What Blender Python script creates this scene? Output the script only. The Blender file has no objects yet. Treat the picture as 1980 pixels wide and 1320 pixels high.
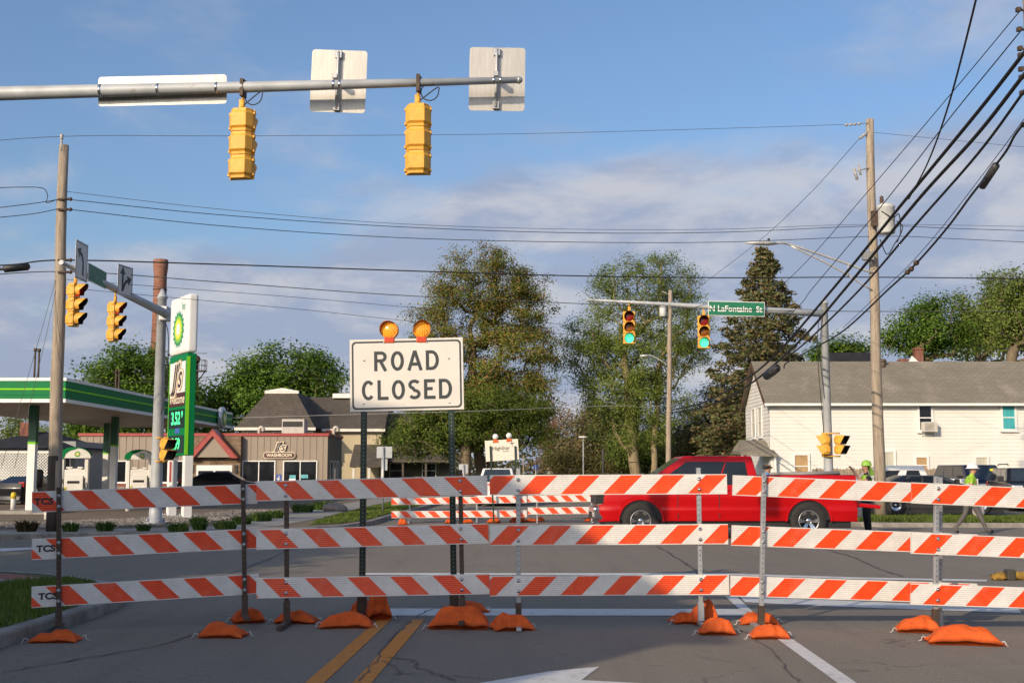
import bpy, bmesh, math, random
import numpy as np
from mathutils import Vector, Matrix, noise
scene = bpy.context.scene
COL = scene.collection
R = math.radians
V = Vector

# ------------------------------------------------------------------ camera, sky, sun, exposure
F = 2350.0                       # focal length in photograph pixels (1980 wide)
TH = math.atan(252 / F)          # camera tilts up a little, horizon near row 912
CH = 1.55                        # eye height
cam = bpy.data.cameras.new('camera')
cam.sensor_fit = 'HORIZONTAL'; cam.sensor_width = 36; cam.lens = F / 1980 * 36
cam.clip_end = 3000; cam.clip_start = 0.1
camo = bpy.data.objects.new('camera', cam); COL.objects.link(camo)
camo.location = (0, 0, CH); camo.rotation_euler = (math.pi / 2 + TH, 0, 0)
scene.camera = camo

SUN_AZ = R(180 + 34); SUN_EL = R(22)
S = V((math.sin(SUN_AZ) * math.cos(SUN_EL), math.cos(SUN_AZ) * math.cos(SUN_EL), math.sin(SUN_EL)))
sl = bpy.data.lights.new('sun', 'SUN'); sl.energy = 4.0; sl.angle = R(0.55); sl.color = (1.0, .81, .58)
so = bpy.data.objects.new('sun', sl); COL.objects.link(so)
so.rotation_euler = S.to_track_quat('Z', 'Y').to_euler(); so.location = S * 60

world = bpy.data.worlds.new('World'); scene.world = world; world.use_nodes = True
def build_sky():
    nt = world.node_tree; N = nt.nodes; L = nt.links; N.clear()
    def n(t, **k):
        x = N.new(t)
        for a, b in k.items(): setattr(x, a, b)
        return x
    out = n('ShaderNodeOutputWorld'); bg = n('ShaderNodeBackground'); bg.inputs[1].default_value = 0.14
    L.new(bg.outputs[0], out.inputs[0])
    sky = n('ShaderNodeTexSky', sky_type='NISHITA', sun_disc=False, sun_elevation=SUN_EL, sun_rotation=SUN_AZ)
    sky.air_density = 1.0; sky.dust_density = 3.0; sky.ozone_density = 4.0
    tc = n('ShaderNodeTexCoord'); sp = n('ShaderNodeSeparateXYZ'); L.new(tc.outputs['Generated'], sp.inputs[0])
    def math_(op, a, b=None, c=None, clamp=False):
        m = n('ShaderNodeMath', operation=op, use_clamp=clamp)
        for i, q in enumerate((a, b, c)):
            if q is None: continue
            if isinstance(q, (int, float)): m.inputs[i].default_value = q
            else: L.new(q, m.inputs[i])
        return m.outputs[0]
    zz = math_('MAXIMUM', sp.outputs[2], 0.0)
    den = math_('ADD', zz, 0.22)
    cx = math_('DIVIDE', sp.outputs[0], den); cy = math_('DIVIDE', sp.outputs[1], den)
    cb = n('ShaderNodeCombineXYZ'); L.new(cx, cb.inputs[0]); L.new(cy, cb.inputs[1])
    def fbm(scale, det, rough, off, dist=0.0):
        mp = n('ShaderNodeMapping'); mp.inputs['Location'].default_value = off
        L.new(cb.outputs[0], mp.inputs[0])
        t = n('ShaderNodeTexNoise'); t.inputs['Scale'].default_value = scale; t.inputs['Detail'].default_value = det
        t.inputs['Roughness'].default_value = rough; t.inputs['Distortion'].default_value = dist
        L.new(mp.outputs[0], t.inputs['Vector']); return t.outputs[0]
    def ramp(x, lo, hi):
        m = n('ShaderNodeMapRange', interpolation_type='SMOOTHSTEP')
        m.inputs[1].default_value = lo; m.inputs[2].default_value = hi
        L.new(x, m.inputs[0]); return m.outputs[0]
    big = fbm(1.25, 10, .56, (2.3, 5.2, 0), .1)
    bank = fbm(0.45, 3, .5, (6.5, 1.4, 3), 0)
    thin = fbm(1.6, 8, .62, (1.2, 4.4, 2), .3)
    # the layer is seen more edge-on towards the horizon, so it closes up there; it is heavier to the east
    low = math_('SUBTRACT', 1.0, ramp(math_('SUBTRACT', zz, math_('MULTIPLY', sp.outputs[0], .12)), 0.07, 0.36))
    cov = math_('ADD', math_('MULTIPLY', math_('ADD', math_('MULTIPLY', big, 1.3), math_('MULTIPLY', bank, .7)), .5), math_('MULTIPLY', low, .335))
    m1 = math_('MULTIPLY', ramp(cov, .575, .70), .90)
    m2 = math_('MULTIPLY', ramp(thin, .50, .70), .55)
    mask = math_('MAXIMUM', m1, m2)
    lit = ramp(math_('ADD', fbm(2.6, 8, .6, (8.3, 1.1, 5), .2), math_('MULTIPLY', m1, -.05)), .38, .60)
    cc = n('ShaderNodeMix', data_type='RGBA'); L.new(lit, cc.inputs[0])
    cc.inputs[6].default_value = (2.5, 2.9, 3.95, 1); cc.inputs[7].default_value = (4.2, 4.2, 4.55, 1)
    mx = n('ShaderNodeMix', data_type='RGBA'); L.new(mask, mx.inputs[0])
    hs = n('ShaderNodeHueSaturation'); hs.inputs['Saturation'].default_value = 1.0; hs.inputs['Value'].default_value = 1.2; L.new(sky.outputs[0], hs.inputs['Color'])
    L.new(hs.outputs[0], mx.inputs[6]); L.new(cc.outputs[2], mx.inputs[7])
    L.new(mx.outputs[2], bg.inputs[0])
build_sky()
vs = scene.view_settings
vs.view_transform = 'Standard'; vs.look = 'None'; vs.gamma = 1; vs.exposure = 0.0; vs.use_curve_mapping = False
scene.render.film_transparent = False
scene.cycles.max_bounces = 5; scene.cycles.diffuse_bounces = 2; scene.cycles.glossy_bounces = 2; scene.cycles.transmission_bounces = 2; scene.cycles.transparent_max_bounces = 6
scene.cycles.use_denoising = True; scene.cycles.adaptive_threshold = .025

# ------------------------------------------------------------------ from photograph pixels to places
def ray(u, v):
    a = (u - 990) / F; b = (660 - v) / F
    return V((a, math.cos(TH) - b * math.sin(TH), math.sin(TH) + b * math.cos(TH)))
def P(u, v, Y):
    d = ray(u, v); return V((0, 0, CH)) + d * (Y / d.y)
def G(u, v, z=0.0):
    d = ray(u, v); return V((0, 0, CH)) + d * ((z - CH) / d.z)
def Z(v, Y): return P(990, v, Y).z
def X(u, Y, v=900): return P(u, v, Y).x
PHI = R(1.7)
def RD(x, y, z=0.0): return V((x * math.cos(PHI) + y * math.sin(PHI), -x * math.sin(PHI) + y * math.cos(PHI), z))

# ------------------------------------------------------------------ materials
MATS = {}
def srgb(r, g, b):
    f = lambda c: (c / 255 / 12.92) if c / 255 <= .04045 else ((c / 255 + .055) / 1.055) ** 2.4
    return (f(r), f(g), f(b))
def mat(name, col, rough=.6, metal=0.0, var=.12, scale=4.0, bump=0.0, bscale=60.0, spec=.5, dirt=None, emit=None, coat=0.0, stretch=None, alpha=None, trans=0.0):
    if name in MATS: return MATS[name]
    m = bpy.data.materials.new(name); m.use_nodes = True
    nt = m.node_tree; N = nt.nodes; L = nt.links
    b = N['Principled BSDF']; MATS[name] = m
    b.inputs['Roughness'].default_value = rough; b.inputs['Metallic'].default_value = metal
    b.inputs['Specular IOR Level'].default_value = spec
    if coat: b.inputs['Coat Weight'].default_value = coat; b.inputs['Coat Roughness'].default_value = .08
    if trans: b.inputs['Transmission Weight'].default_value = trans
    tc = N.new('ShaderNodeTexCoord'); mp = N.new('ShaderNodeMapping'); L.new(tc.outputs['Object'], mp.inputs[0])
    if stretch: mp.inputs['Scale'].default_value = stretch
    t = N.new('ShaderNodeTexNoise'); t.inputs['Scale'].default_value = scale; t.inputs['Detail'].default_value = 6; t.inputs['Roughness'].default_value = .62
    L.new(mp.outputs[0], t.inputs['Vector'])
    r = N.new('ShaderNodeValToRGB'); L.new(t.outputs[0], r.inputs[0])
    r.color_ramp.elements[0].position = .3; r.color_ramp.elements[1].position = .7
    r.color_ramp.elements[0].color = (*[c * (1 - var) for c in col], 1)
    r.color_ramp.elements[1].color = (*[min(1, c * (1 + var)) for c in col], 1)
    cur = r.outputs[0]
    if dirt:
        dc, lo, hi, ds = dirt
        t2 = N.new('ShaderNodeTexNoise'); t2.inputs['Scale'].default_value = ds; t2.inputs['Detail'].default_value = 8; t2.inputs['Roughness'].default_value = .7
        L.new(mp.outputs[0], t2.inputs['Vector'])
        mr = N.new('ShaderNodeMapRange'); mr.inputs[1].default_value = lo; mr.inputs[2].default_value = hi; L.new(t2.outputs[0], mr.inputs[0])
        mx = N.new('ShaderNodeMix'); mx.data_type = 'RGBA'; L.new(mr.outputs[0], mx.inputs[0]); L.new(cur, mx.inputs[6]); mx.inputs[7].default_value = (*dc, 1)
        cur = mx.outputs[2]
    L.new(cur, b.inputs['Base Color'])
    if bump:
        t3 = N.new('ShaderNodeTexNoise'); t3.inputs['Scale'].default_value = bscale; t3.inputs['Detail'].default_value = 4
        L.new(mp.outputs[0], t3.inputs['Vector'])
        bp = N.new('ShaderNodeBump'); bp.inputs['Strength'].default_value = bump; bp.inputs['Distance'].default_value = .02
        L.new(t3.outputs[0], bp.inputs['Height']); L.new(bp.outputs[0], b.inputs['Normal'])
    if emit:
        m.cycles.emission_sampling = 'NONE'; b.inputs['Emission Color'].default_value = (*emit[0], 1); b.inputs['Emission Strength'].default_value = emit[1]
    return m
class NT:                                    # small node helper for the special materials
    def __init__(s, name):
        s.m = bpy.data.materials.new(name); s.m.use_nodes = True; MATS[name] = s.m
        s.N = s.m.node_tree.nodes; s.L = s.m.node_tree.links; s.b = s.N['Principled BSDF']
        s.tc = s.N.new('ShaderNodeTexCoord').outputs['Object']
    def set(s, sock, q):
        if isinstance(q, bpy.types.NodeSocket): s.L.new(q, sock)
        else: sock.default_value = (*q, 1) if (isinstance(q, tuple) and len(q) == 3 and sock.type == 'RGBA') else q
    def math(s, op, a, b=None, c=None):
        m = s.N.new('ShaderNodeMath'); m.operation = op
        for i, q in enumerate((a, b, c)):
            if q is not None: s.set(m.inputs[i], q)
        return m.outputs[0]
    def noise(s, scale, det=5, rough=.6, vec=None, dist=0):
        t = s.N.new('ShaderNodeTexNoise'); t.inputs['Scale'].default_value = scale; t.inputs['Detail'].default_value = det
        t.inputs['Roughness'].default_value = rough; t.inputs['Distortion'].default_value = dist
        s.L.new(vec or s.tc, t.inputs['Vector']); return t.outputs[0]
    def rng(s, x, lo, hi, a=0.0, b=1.0):
        m = s.N.new('ShaderNodeMapRange'); s.L.new(x, m.inputs[0])
        for i, q in enumerate((lo, hi, a, b)): m.inputs[i + 1].default_value = q
        return m.outputs[0]
    def mix(s, f, a, b):
        m = s.N.new('ShaderNodeMix'); m.data_type = 'RGBA'; s.set(m.inputs[0], f); s.set(m.inputs[6], a); s.set(m.inputs[7], b); return m.outputs[2]
    def scl(s, sc, loc=(0, 0, 0), rot=(0, 0, 0), vec=None):
        m = s.N.new('ShaderNodeMapping'); s.L.new(vec or s.tc, m.inputs[0]); m.inputs['Scale'].default_value = sc; m.inputs['Location'].default_value = loc; m.inputs['Rotation'].default_value = rot; return m.outputs[0]
    def bump(s, h, st=.3, d=.02):
        p = s.N.new('ShaderNodeBump'); p.inputs['Strength'].default_value = st; p.inputs['Distance'].default_value = d; s.L.new(h, p.inputs['Height']); s.L.new(p.outputs[0], s.b.inputs['Normal'])
    def done(s, col, rough=.8, spec=.4):
        s.set(s.b.inputs['Base Color'], col); s.set(s.b.inputs['Roughness'], rough); s.b.inputs['Specular IOR Level'].default_value = spec; return s.m

def asphalt(name, base, tint=1.0, cracks=True):
    t = NT(name)
    c = t.mix(t.rng(t.noise(.35, 6, .6), .35, .65), tuple(x * .80 for x in base), tuple(x * 1.16 for x in base))
    c = t.mix(t.math('MULTIPLY', t.rng(t.noise(2.1, 7, .7), .42, .68), .35), c, tuple(x * .72 for x in base))
    c = t.mix(t.rng(t.noise(34, 4, .75), .38, .66), tuple(x * .70 for x in base), c)
    g = t.noise(160, 3, .7); c = t.mix(t.rng(g, .35, .75), tuple(x * .62 for x in base), c)
    sp = t.rng(t.noise(75, 2, .5), .64, .72); c = t.mix(sp, c, tuple(min(1, x * 1.9) for x in base))
    # tyre-polished lanes and oil drips run along the road
    st = t.noise(1.0, 6, .65, t.scl((2.2, .16, 1), rot=(0, 0, PHI))); c = t.mix(t.math('MULTIPLY', t.rng(st, .50, .68), .62), c, tuple(x * .6 for x in base))
    dr = t.noise(1.0, 4, .6, t.scl((5.5, 16, 1))); dm = t.rng(t.noise(.5, 3, .5, t.scl((1, 1, 1), (4, 2, 0))), .48, .62)
    c = t.mix(t.math('MULTIPLY', t.math('MULTIPLY', t.rng(dr, .60, .68), dm), .7), c, tuple(x * .3 for x in base))
    if cracks:
        wv = t.N.new('ShaderNodeVectorMath'); wv.operation = 'ADD'
        nz = t.N.new('ShaderNodeTexNoise'); nz.inputs['Scale'].default_value = 1.3; nz.inputs['Detail'].default_value = 6; t.L.new(t.tc, nz.inputs['Vector'])
        sc = t.N.new('ShaderNodeVectorMath'); sc.operation = 'SCALE'; sc.inputs[3].default_value = 1.4; t.L.new(nz.outputs['Color'], sc.inputs[0])
        t.L.new(t.tc, wv.inputs[0]); t.L.new(sc.outputs[0], wv.inputs[1])
        vo = t.N.new('ShaderNodeTexVoronoi'); vo.feature = 'DISTANCE_TO_EDGE'; vo.inputs['Scale'].default_value = .36; t.L.new(wv.outputs[0], vo.inputs['Vector'])
        k = t.math('SUBTRACT', 1.0, t.rng(vo.outputs['Distance'], .002, .009))
        km = t.rng(t.noise(.45, 4, .6, t.scl((1, 1, 1), (9, 3, 0))), .50, .62)
        k = t.math('MULTIPLY', k, km)
        c = t.mix(t.math('MULTIPLY', k, .6), c, tuple(x * .30 for x in base))
        t.bump(t.math('SUBTRACT', g, t.math('MULTIPLY', k, 1.5)), .35, .012)
    else: t.bump(g, .35, .012)
    return t.done(c, .9, .12)
def paint_worn(name, col, under, wear=.5):
    t = NT(name)
    a = t.noise(3.5, 8, .75); b = t.noise(45, 4, .7)
    m = t.rng(t.math('ADD', a, t.math('MULTIPLY', b, .5)), wear + .16, wear + .36)
    c = t.mix(t.rng(t.noise(12, 5), .3, .7), tuple(x * .8 for x in col), col)
    return t.done(t.mix(t.math('MULTIPLY', m, .8), c, under), .7)
def stripes(name, sgn, dark=1.0):
    t = NT(name)
    s = t.N.new('ShaderNodeSeparateXYZ'); t.L.new(t.tc, s.inputs[0])
    at = t.N.new('ShaderNodeAttribute'); at.attribute_type = 'OBJECT'; at.attribute_name = 'stripe_shift'
    k = t.math('FRACT', t.math('DIVIDE', t.math('ADD', t.math('ADD', s.outputs[0], t.math('MULTIPLY', s.outputs[2], sgn)), at.outputs['Fac']), .431))
    o = t.math('LESS_THAN', k, .5)
    edge = t.math('LESS_THAN', t.math('ABSOLUTE', s.outputs[2]), .093)
    o = t.math('MULTIPLY', o, edge)
    org = t.mix(t.rng(t.noise(9, 6, .7), .35, .7), (.74, .058, .006), (.86, .082, .010))
    wht = t.mix(t.rng(t.noise(6, 6, .7), .35, .7), (.62, .60, .56), (.74, .72, .68))
    c = t.mix(o, wht, org)
    # faint cell seams of the reflective sheeting, scuffs and dust
    sm = t.math('LESS_THAN', t.math('FRACT', t.math('DIVIDE', s.outputs[0], .61)), .004)
    c = t.mix(t.math('MULTIPLY', sm, .3), c, (.35, .3, .28))
    scf = t.rng(t.noise(1.0, 8, .8, t.scl((14, 14, 40))), .66, .74)
    c = t.mix(t.math('MULTIPLY', scf, .45), c, (.75, .68, .6))
    dz = t.rng(t.noise(2.2, 7, .72), .56, .8)
    c = t.mix(t.math('MULTIPLY', dz, .42), c, (.36, .30, .24))
    return t.done(c, .34, .5)
def siding(name, col):
    t = NT(name)
    c = t.mix(t.rng(t.noise(.8, 7, .7), .35, .7), tuple(x * .9 for x in col), col)
    st = t.rng(t.noise(1, 6, .7, t.scl((3, 3, .35))), .60, .8)
    c = t.mix(t.math('MULTIPLY', st, .28), c, (.42, .36, .27)); return t.done(c, .55)
def shingle(name, a, b, sx=.3, sz=.14):
    t = NT(name)
    br = t.N.new('ShaderNodeTexBrick'); t.L.new(t.scl((1, 1, 1)), br.inputs['Vector'])
    br.inputs['Color1'].default_value = (*a, 1); br.inputs['Color2'].default_value = (*b, 1); br.inputs['Mortar'].default_value = (*[x * .5 for x in a], 1)
    br.inputs['Scale'].default_value = 1; br.inputs['Brick Width'].default_value = sx; br.inputs['Row Height'].default_value = sz; br.inputs['Mortar Size'].default_value = .012; br.inputs['Bias'].default_value = -.1
    c = t.mix(t.rng(t.noise(.5, 7, .7), .3, .75), br.outputs[0], tuple(x * .7 for x in a))
    c = t.mix(t.math('MULTIPLY', t.rng(t.noise(1, 5, .6, t.scl((.7, .12, 1))), .55, .75), .35), c, tuple(min(1, x * 1.5) for x in b))
    return t.done(c, .9, .2)
def bricks(name, a, b, mort, w=.22, h=.075, axis='xz'):
    t = NT(name); v = t.scl((1, 1, 1), rot=(R(90), 0, 0)) if axis == 'xz' else t.tc
    br = t.N.new('ShaderNodeTexBrick'); t.L.new(v, br.inputs['Vector'])
    br.inputs['Color1'].default_value = (*a, 1); br.inputs['Color2'].default_value = (*b, 1); br.inputs['Mortar'].default_value = (*mort, 1)
    br.inputs['Scale'].default_value = 1; br.inputs['Brick Width'].default_value = w; br.inputs['Row Height'].default_value = h; br.inputs['Mortar Size'].default_value = .008
    c = t.mix(t.rng(t.noise(1.5, 6, .7), .45, .75), br.outputs[0], tuple(x * .55 for x in a)); return t.done(c, .9, .2)
def leafmat(name, cols, trans=.35):
    trans = .48 if trans == .35 else trans
    t = NT(name)
    g = t.N.new('ShaderNodeNewGeometry'); r = t.N.new('ShaderNodeValToRGB'); t.L.new(g.outputs['Random Per Island'], r.inputs[0])
    r.color_ramp.interpolation = 'LINEAR'
    while len(r.color_ramp.elements) < len(cols): r.color_ramp.elements.new(.5)
    for i, c in enumerate(cols):
        r.color_ramp.elements[i].position = i / max(1, len(cols) - 1); r.color_ramp.elements[i].color = (*c, 1)
    cl = t.rng(t.noise(.55, 3, .6), .3, .7, .62, 1.25)
    mu = t.N.new('ShaderNodeVectorMath'); mu.operation = 'SCALE'; t.L.new(r.outputs[0], mu.inputs[0]); t.L.new(cl, mu.inputs[3])
    t.set(t.b.inputs['Base Color'], mu.outputs[0]); t.b.inputs['Roughness'].default_value = .6; t.b.inputs['Specular IOR Level'].default_value = .25
    tr = t.N.new('ShaderNodeBsdfTranslucent'); t.L.new(mu.outputs[0], tr.inputs[0])
    ms = t.N.new('ShaderNodeMixShader'); ms.inputs[0].default_value = trans
    t.L.new(t.b.outputs[0], ms.inputs[1]); t.L.new(tr.outputs[0], ms.inputs[2])
    t.L.new(ms.outputs[0], t.N['Material Output'].inputs['Surface']); return t.m

# ------------------------------------------------------------------ mesh helpers
class MB:
    def __init__(s): s.v = []; s.f = []; s.sm = []
    def add(s, vs, fs, smooth=False, M=None):
        o = len(s.v)
        s.v += [tuple(M @ V(p)) if M else tuple(p) for p in vs]
        s.f += [tuple(i + o for i in f) for f in fs]; s.sm += [smooth] * len(fs); return s
    def bx(s, x0, x1, y0, y1, z0, z1, M=None):
        return s.add([(x0, y0, z0), (x1, y0, z0), (x1, y1, z0), (x0, y1, z0), (x0, y0, z1), (x1, y0, z1), (x1, y1, z1), (x0, y1, z1)],
                     [(0, 3, 2, 1), (4, 5, 6, 7), (0, 1, 5, 4), (1, 2, 6, 5), (2, 3, 7, 6), (3, 0, 4, 7)], False, M)
    def box(s, c, d, M=None):
        return s.bx(c[0] - d[0] / 2, c[0] + d[0] / 2, c[1] - d[1] / 2, c[1] + d[1] / 2, c[2] - d[2] / 2, c[2] + d[2] / 2, M)
    def tube(s, pts, r, n=8, cap=True, smooth=True):
        pts = [V(p) for p in pts]; m = len(pts); rs = r if isinstance(r, (list, tuple)) else [r] * m
        o = len(s.v); prev = None
        for i, p in enumerate(pts):
            t = (pts[min(i + 1, m - 1)] - pts[max(i - 1, 0)])
            t = t.normalized() if t.length > 1e-9 else V((0, 0, 1))
            if prev is None: a = t.orthogonal().normalized()
            else:
                a = prev - t * prev.dot(t); a = a.normalized() if a.length > 1e-6 else t.orthogonal().normalized()
            prev = a; b = t.cross(a)
            for k in range(n):
                q = 2 * math.pi * k / n; s.v.append(tuple(p + (a * math.cos(q) + b * math.sin(q)) * rs[i]))
        for i in range(m - 1):
            for k in range(n):
                k2 = (k + 1) % n; s.f.append((o + i * n + k, o + i * n + k2, o + (i + 1) * n + k2, o + (i + 1) * n + k)); s.sm.append(smooth)
        if cap:
            s.f.append(tuple(o + k for k in reversed(range(n)))); s.sm.append(False)
            s.f.append(tuple(o + (m - 1) * n + k for k in range(n))); s.sm.append(False)
        return s
    def cyl(s, a, b, r0, r1=None, n=12): return s.tube([a, b], [r0, r0 if r1 is None else r1], n)
    def prism(s, poly, axis, d0, d1, M=None):
        k = len(poly)
        def pt(p, d): return {'x': (d, p[0], p[1]), 'y': (p[0], d, p[1]), 'z': (p[0], p[1], d)}[axis]
        vs = [pt(p, d0) for p in poly] + [pt(p, d1) for p in poly]
        fs = [tuple(range(k - 1, -1, -1)), tuple(range(k, 2 * k))] + [(i, (i + 1) % k, k + (i + 1) % k, k + i) for i in range(k)]
        return s.add(vs, fs, False, M)
    def lathe(s, prof, n=20, M=None, smooth=True, cap=True):
        vs = []; fs = []
        for r, z in prof:
            for k in range(n): q = 2 * math.pi * k / n; vs.append((r * math.cos(q), r * math.sin(q), z))
        for i in range(len(prof) - 1):
            for k in range(n): k2 = (k + 1) % n; fs.append((i * n + k, i * n + k2, (i + 1) * n + k2, (i + 1) * n + k))
        if cap: fs.append(tuple(range(n - 1, -1, -1))); fs.append(tuple((len(prof) - 1) * n + k for k in range(n)))
        return s.add(vs, fs, smooth, M)
    def ball(s, c, r, n=10, m=7, sc=(1, 1, 1), M=None):
        prof = [(max(1e-4, math.sin(math.pi * i / m)) * r, -math.cos(math.pi * i / m) * r) for i in range(m + 1)]
        T = Matrix.Translation(c) @ Matrix.Diagonal((*sc, 1)); return s.lathe(prof, n, (M @ T) if M else T)
    def sheet(s, poly, z): return s.add([(p[0], p[1], z) for p in poly], [tuple(range(len(poly)))])
    def quad(s, a, b, c, d): return s.add([a, b, c, d], [(0, 1, 2, 3)])
    def build(s, name, m, parent=None, bevel=0.0, fix=True, seg=2):
        me = bpy.data.meshes.new(name); me.from_pydata(s.v, [], s.f)
        me.polygons.foreach_set('use_smooth', s.sm)
        if fix:
            b = bmesh.new(); b.from_mesh(me); bmesh.ops.recalc_face_normals(b, faces=b.faces)
            if bevel:
                es = [e for e in b.edges if len(e.link_faces) == 2 and e.calc_face_angle(0) > .5]
                bmesh.ops.bevel(b, geom=es, offset=bevel, segments=seg, profile=.6, affect='EDGES', clamp_overlap=True)
            b.to_mesh(me); b.free()
        me.update()
        return obj(name, me, m, parent)
def obj(name, me, m, parent=None):
    o = bpy.data.objects.new(name, me); COL.objects.link(o)
    if m is not None:
        for q in (m if isinstance(m, (list, tuple)) else [m]): me.materials.append(q)
    if parent: o.parent = parent
    return o
def tag(o, label=None, cat=None, group=None, kind=None):
    if label: o['label'] = label
    if cat: o['category'] = cat
    if group: o['group'] = group
    if kind: o['kind'] = kind
    return o
def thing(name, label, cat, loc=(0, 0, 0), rz=0.0, group=None, M=None):
    o = bpy.data.objects.new(name, None); COL.objects.link(o); o.empty_display_size = .2
    if M is not None: o.matrix_basis = M
    else: o.location = loc; o.rotation_euler = (0, 0, rz)
    return tag(o, label, cat, group)
def struct(o): o['kind'] = 'structure'; return o
def copy_tree(o, parent=None):
    c = o.copy(); COL.objects.link(c); c.parent = parent
    for ch in list(o.children): copy_tree(ch, c)
    return c
def text(s, size, m, parent, M, bold=0.0, ext=.001, name='lettering', sx=1.0, shear=0.0, align='CENTER', spacing=1.0):
    cu = bpy.data.curves.new('t', 'FONT'); cu.body = s; cu.size = size; cu.align_x = align; cu.align_y = 'CENTER'
    cu.extrude = ext; cu.offset = bold; cu.resolution_u = 3; cu.shear = shear; cu.space_character = spacing
    t = bpy.data.objects.new('t', cu); COL.objects.link(t)
    dg = bpy.context.evaluated_depsgraph_get(); me = bpy.data.meshes.new_from_object(t.evaluated_get(dg))
    bpy.data.objects.remove(t); bpy.data.curves.remove(cu); me.materials.clear()
    me.transform(M @ Matrix.Diagonal((sx, 1, 1, 1))); me.name = name
    return obj(name, me, m, parent)
FACE = Matrix.Rotation(R(90), 4, 'X')          # text plane turned upright, facing -y
def T(x, y, z): return Matrix.Translation((x, y, z))
def stroke(mb, pts, w, y, closed=False):        # flat ribbon in the xz plane at depth y
    pts = [V((p[0], 0, p[1])) for p in pts]; n = len(pts); L_ = []; R_ = []
    for i, p in enumerate(pts):
        t = (pts[min(i + 1, n - 1)] - pts[max(i - 1, 0)]).normalized(); q = V((-t.z, 0, t.x)) * w / 2
        L_.append((p + q)); R_.append((p - q))
    for i in range(n - 1):
        a, b, c, d = L_[i], L_[i + 1], R_[i + 1], R_[i]
        mb.add([(a.x, y, a.z), (b.x, y, b.z), (c.x, y, c.z), (d.x, y, d.z)], [(0, 1, 2, 3)])
def crom(pts, k=6):                             # smooth curve through points
    pts = [V(p) for p in pts]; out = []
    q = [pts[0] * 2 - pts[1]] + pts + [pts[-1] * 2 - pts[-2]]
    for i in range(1, len(q) - 2):
        for j in range(k):
            t = j / k; a, b, c, d = q[i - 1:i + 3]
            out.append(.5 * ((2 * b) + (c - a) * t + (2 * a - 5 * b + 4 * c - d) * t * t + (3 * b - a - 3 * c + d) * t ** 3))
    return out + [pts[-1]]
# ------------------------------------------------------------------ shared materials
ASPH = asphalt('asphalt', (.315, .278, .232))
LOT = asphalt('lot_concrete', (.27, .215, .16))
LOT2 = asphalt('lot_asphalt', (.20, .19, .17))
CONC = mat('concrete', (.29, .27, .24), .85, var=.2, scale=1.2, bump=.25, bscale=50, dirt=((.13, .12, .10), .5, .8, 2.5))
KERB = mat('kerb_concrete', (.27, .25, .22), .85, var=.25, scale=2, bump=.3, bscale=40, dirt=((.09, .08, .07), .45, .75, 3))
SOIL = mat('soil_grass', (.075, .085, .028), .95, var=.35, scale=.6, bump=.3, bscale=20)
WPAINT = paint_worn('white_road_paint', (.66, .66, .64), (.30, .28, .26), .62)
YPAINT = paint_worn('yellow_road_paint', (.60, .225, .022), (.24, .16, .09), .64)
GALV = mat('galvanised_steel', (.42, .43, .44), .45, .55, var=.2, scale=6, dirt=((.22, .18, .14), .6, .85, 5))
GALVP = mat('weathered_grey_steel', (.43, .45, .46), .55, .15, var=.16, scale=3, dirt=((.20, .14, .09), .60, .78, 6), stretch=(1, 1, 1))
RUSTY = mat('rusty_brown_steel', (.085, .058, .042), .7, .3, var=.35, scale=9, bump=.2, bscale=80)
DKGREEN = mat('dark_green_steel', (.012, .032, .022), .45, .1, var=.25, scale=8)
ALU = mat('bare_aluminium', (.47, .45, .41), .42, .55, var=.12, scale=2.2, stretch=(8, 1, 1), dirt=((.38, .34, .28), .55, .85, 3))
BLACK = mat('black_plastic', (.012, .012, .013), .5, var=.2)
RUBBER = mat('black_rubber_cable', (.014, .013, .013), .6, var=.2)
TYRE = mat('tyre_rubber', (.02, .019, .018), .8, var=.3, scale=12)
WOOD = mat('weathered_pole_wood', (.33, .27, .205), .9, var=.3, scale=5, stretch=(3, 3, .25), bump=.5, bscale=14, dirt=((.10, .075, .055), .55, .72, 4))
WOODD = mat('stained_shaded_wood', (.05, .036, .028), .9, var=.4, scale=5, stretch=(3, 3, .25), bump=.5, bscale=14)
SIGY = mat('signal_yellow_enamel', (.76, .385, .045), .55, var=.12, scale=4, dirt=((.40, .21, .04), .52, .85, 6))
WHITE = mat('white_paint', (.76, .75, .72), .5, var=.06, scale=2)
WHITEW = siding('white_siding', (.76, .735, .68))
TAUPE = siding('taupe_cladding', (.30, .245, .19))
REDTRIM = mat('red_metal_trim', (.32, .045, .035), .45, var=.12)
DARKGLASS = mat('dark_window_glass', (.012, .013, .015), .06, var=.3, spec=.6)
CHROME = mat('chrome', (.72, .72, .73), .14, 1.0, var=.05)
ORANGEP = mat('orange_lamp_plastic', (.75, .12, .01), .35, var=.1)
GREENP = mat('fuel_green_panel', (.0, .17, .05), .55, var=.06, spec=.2)
DGREENP = mat('fuel_dark_green_panel', (.0, .085, .035), .38, var=.06)
LIME = mat('fuel_lime_stripe', (.20, .60, .02), .5, var=.05, spec=.2)
INK = mat('black_ink', (.018, .02, .024), .5, var=.1)

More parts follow.
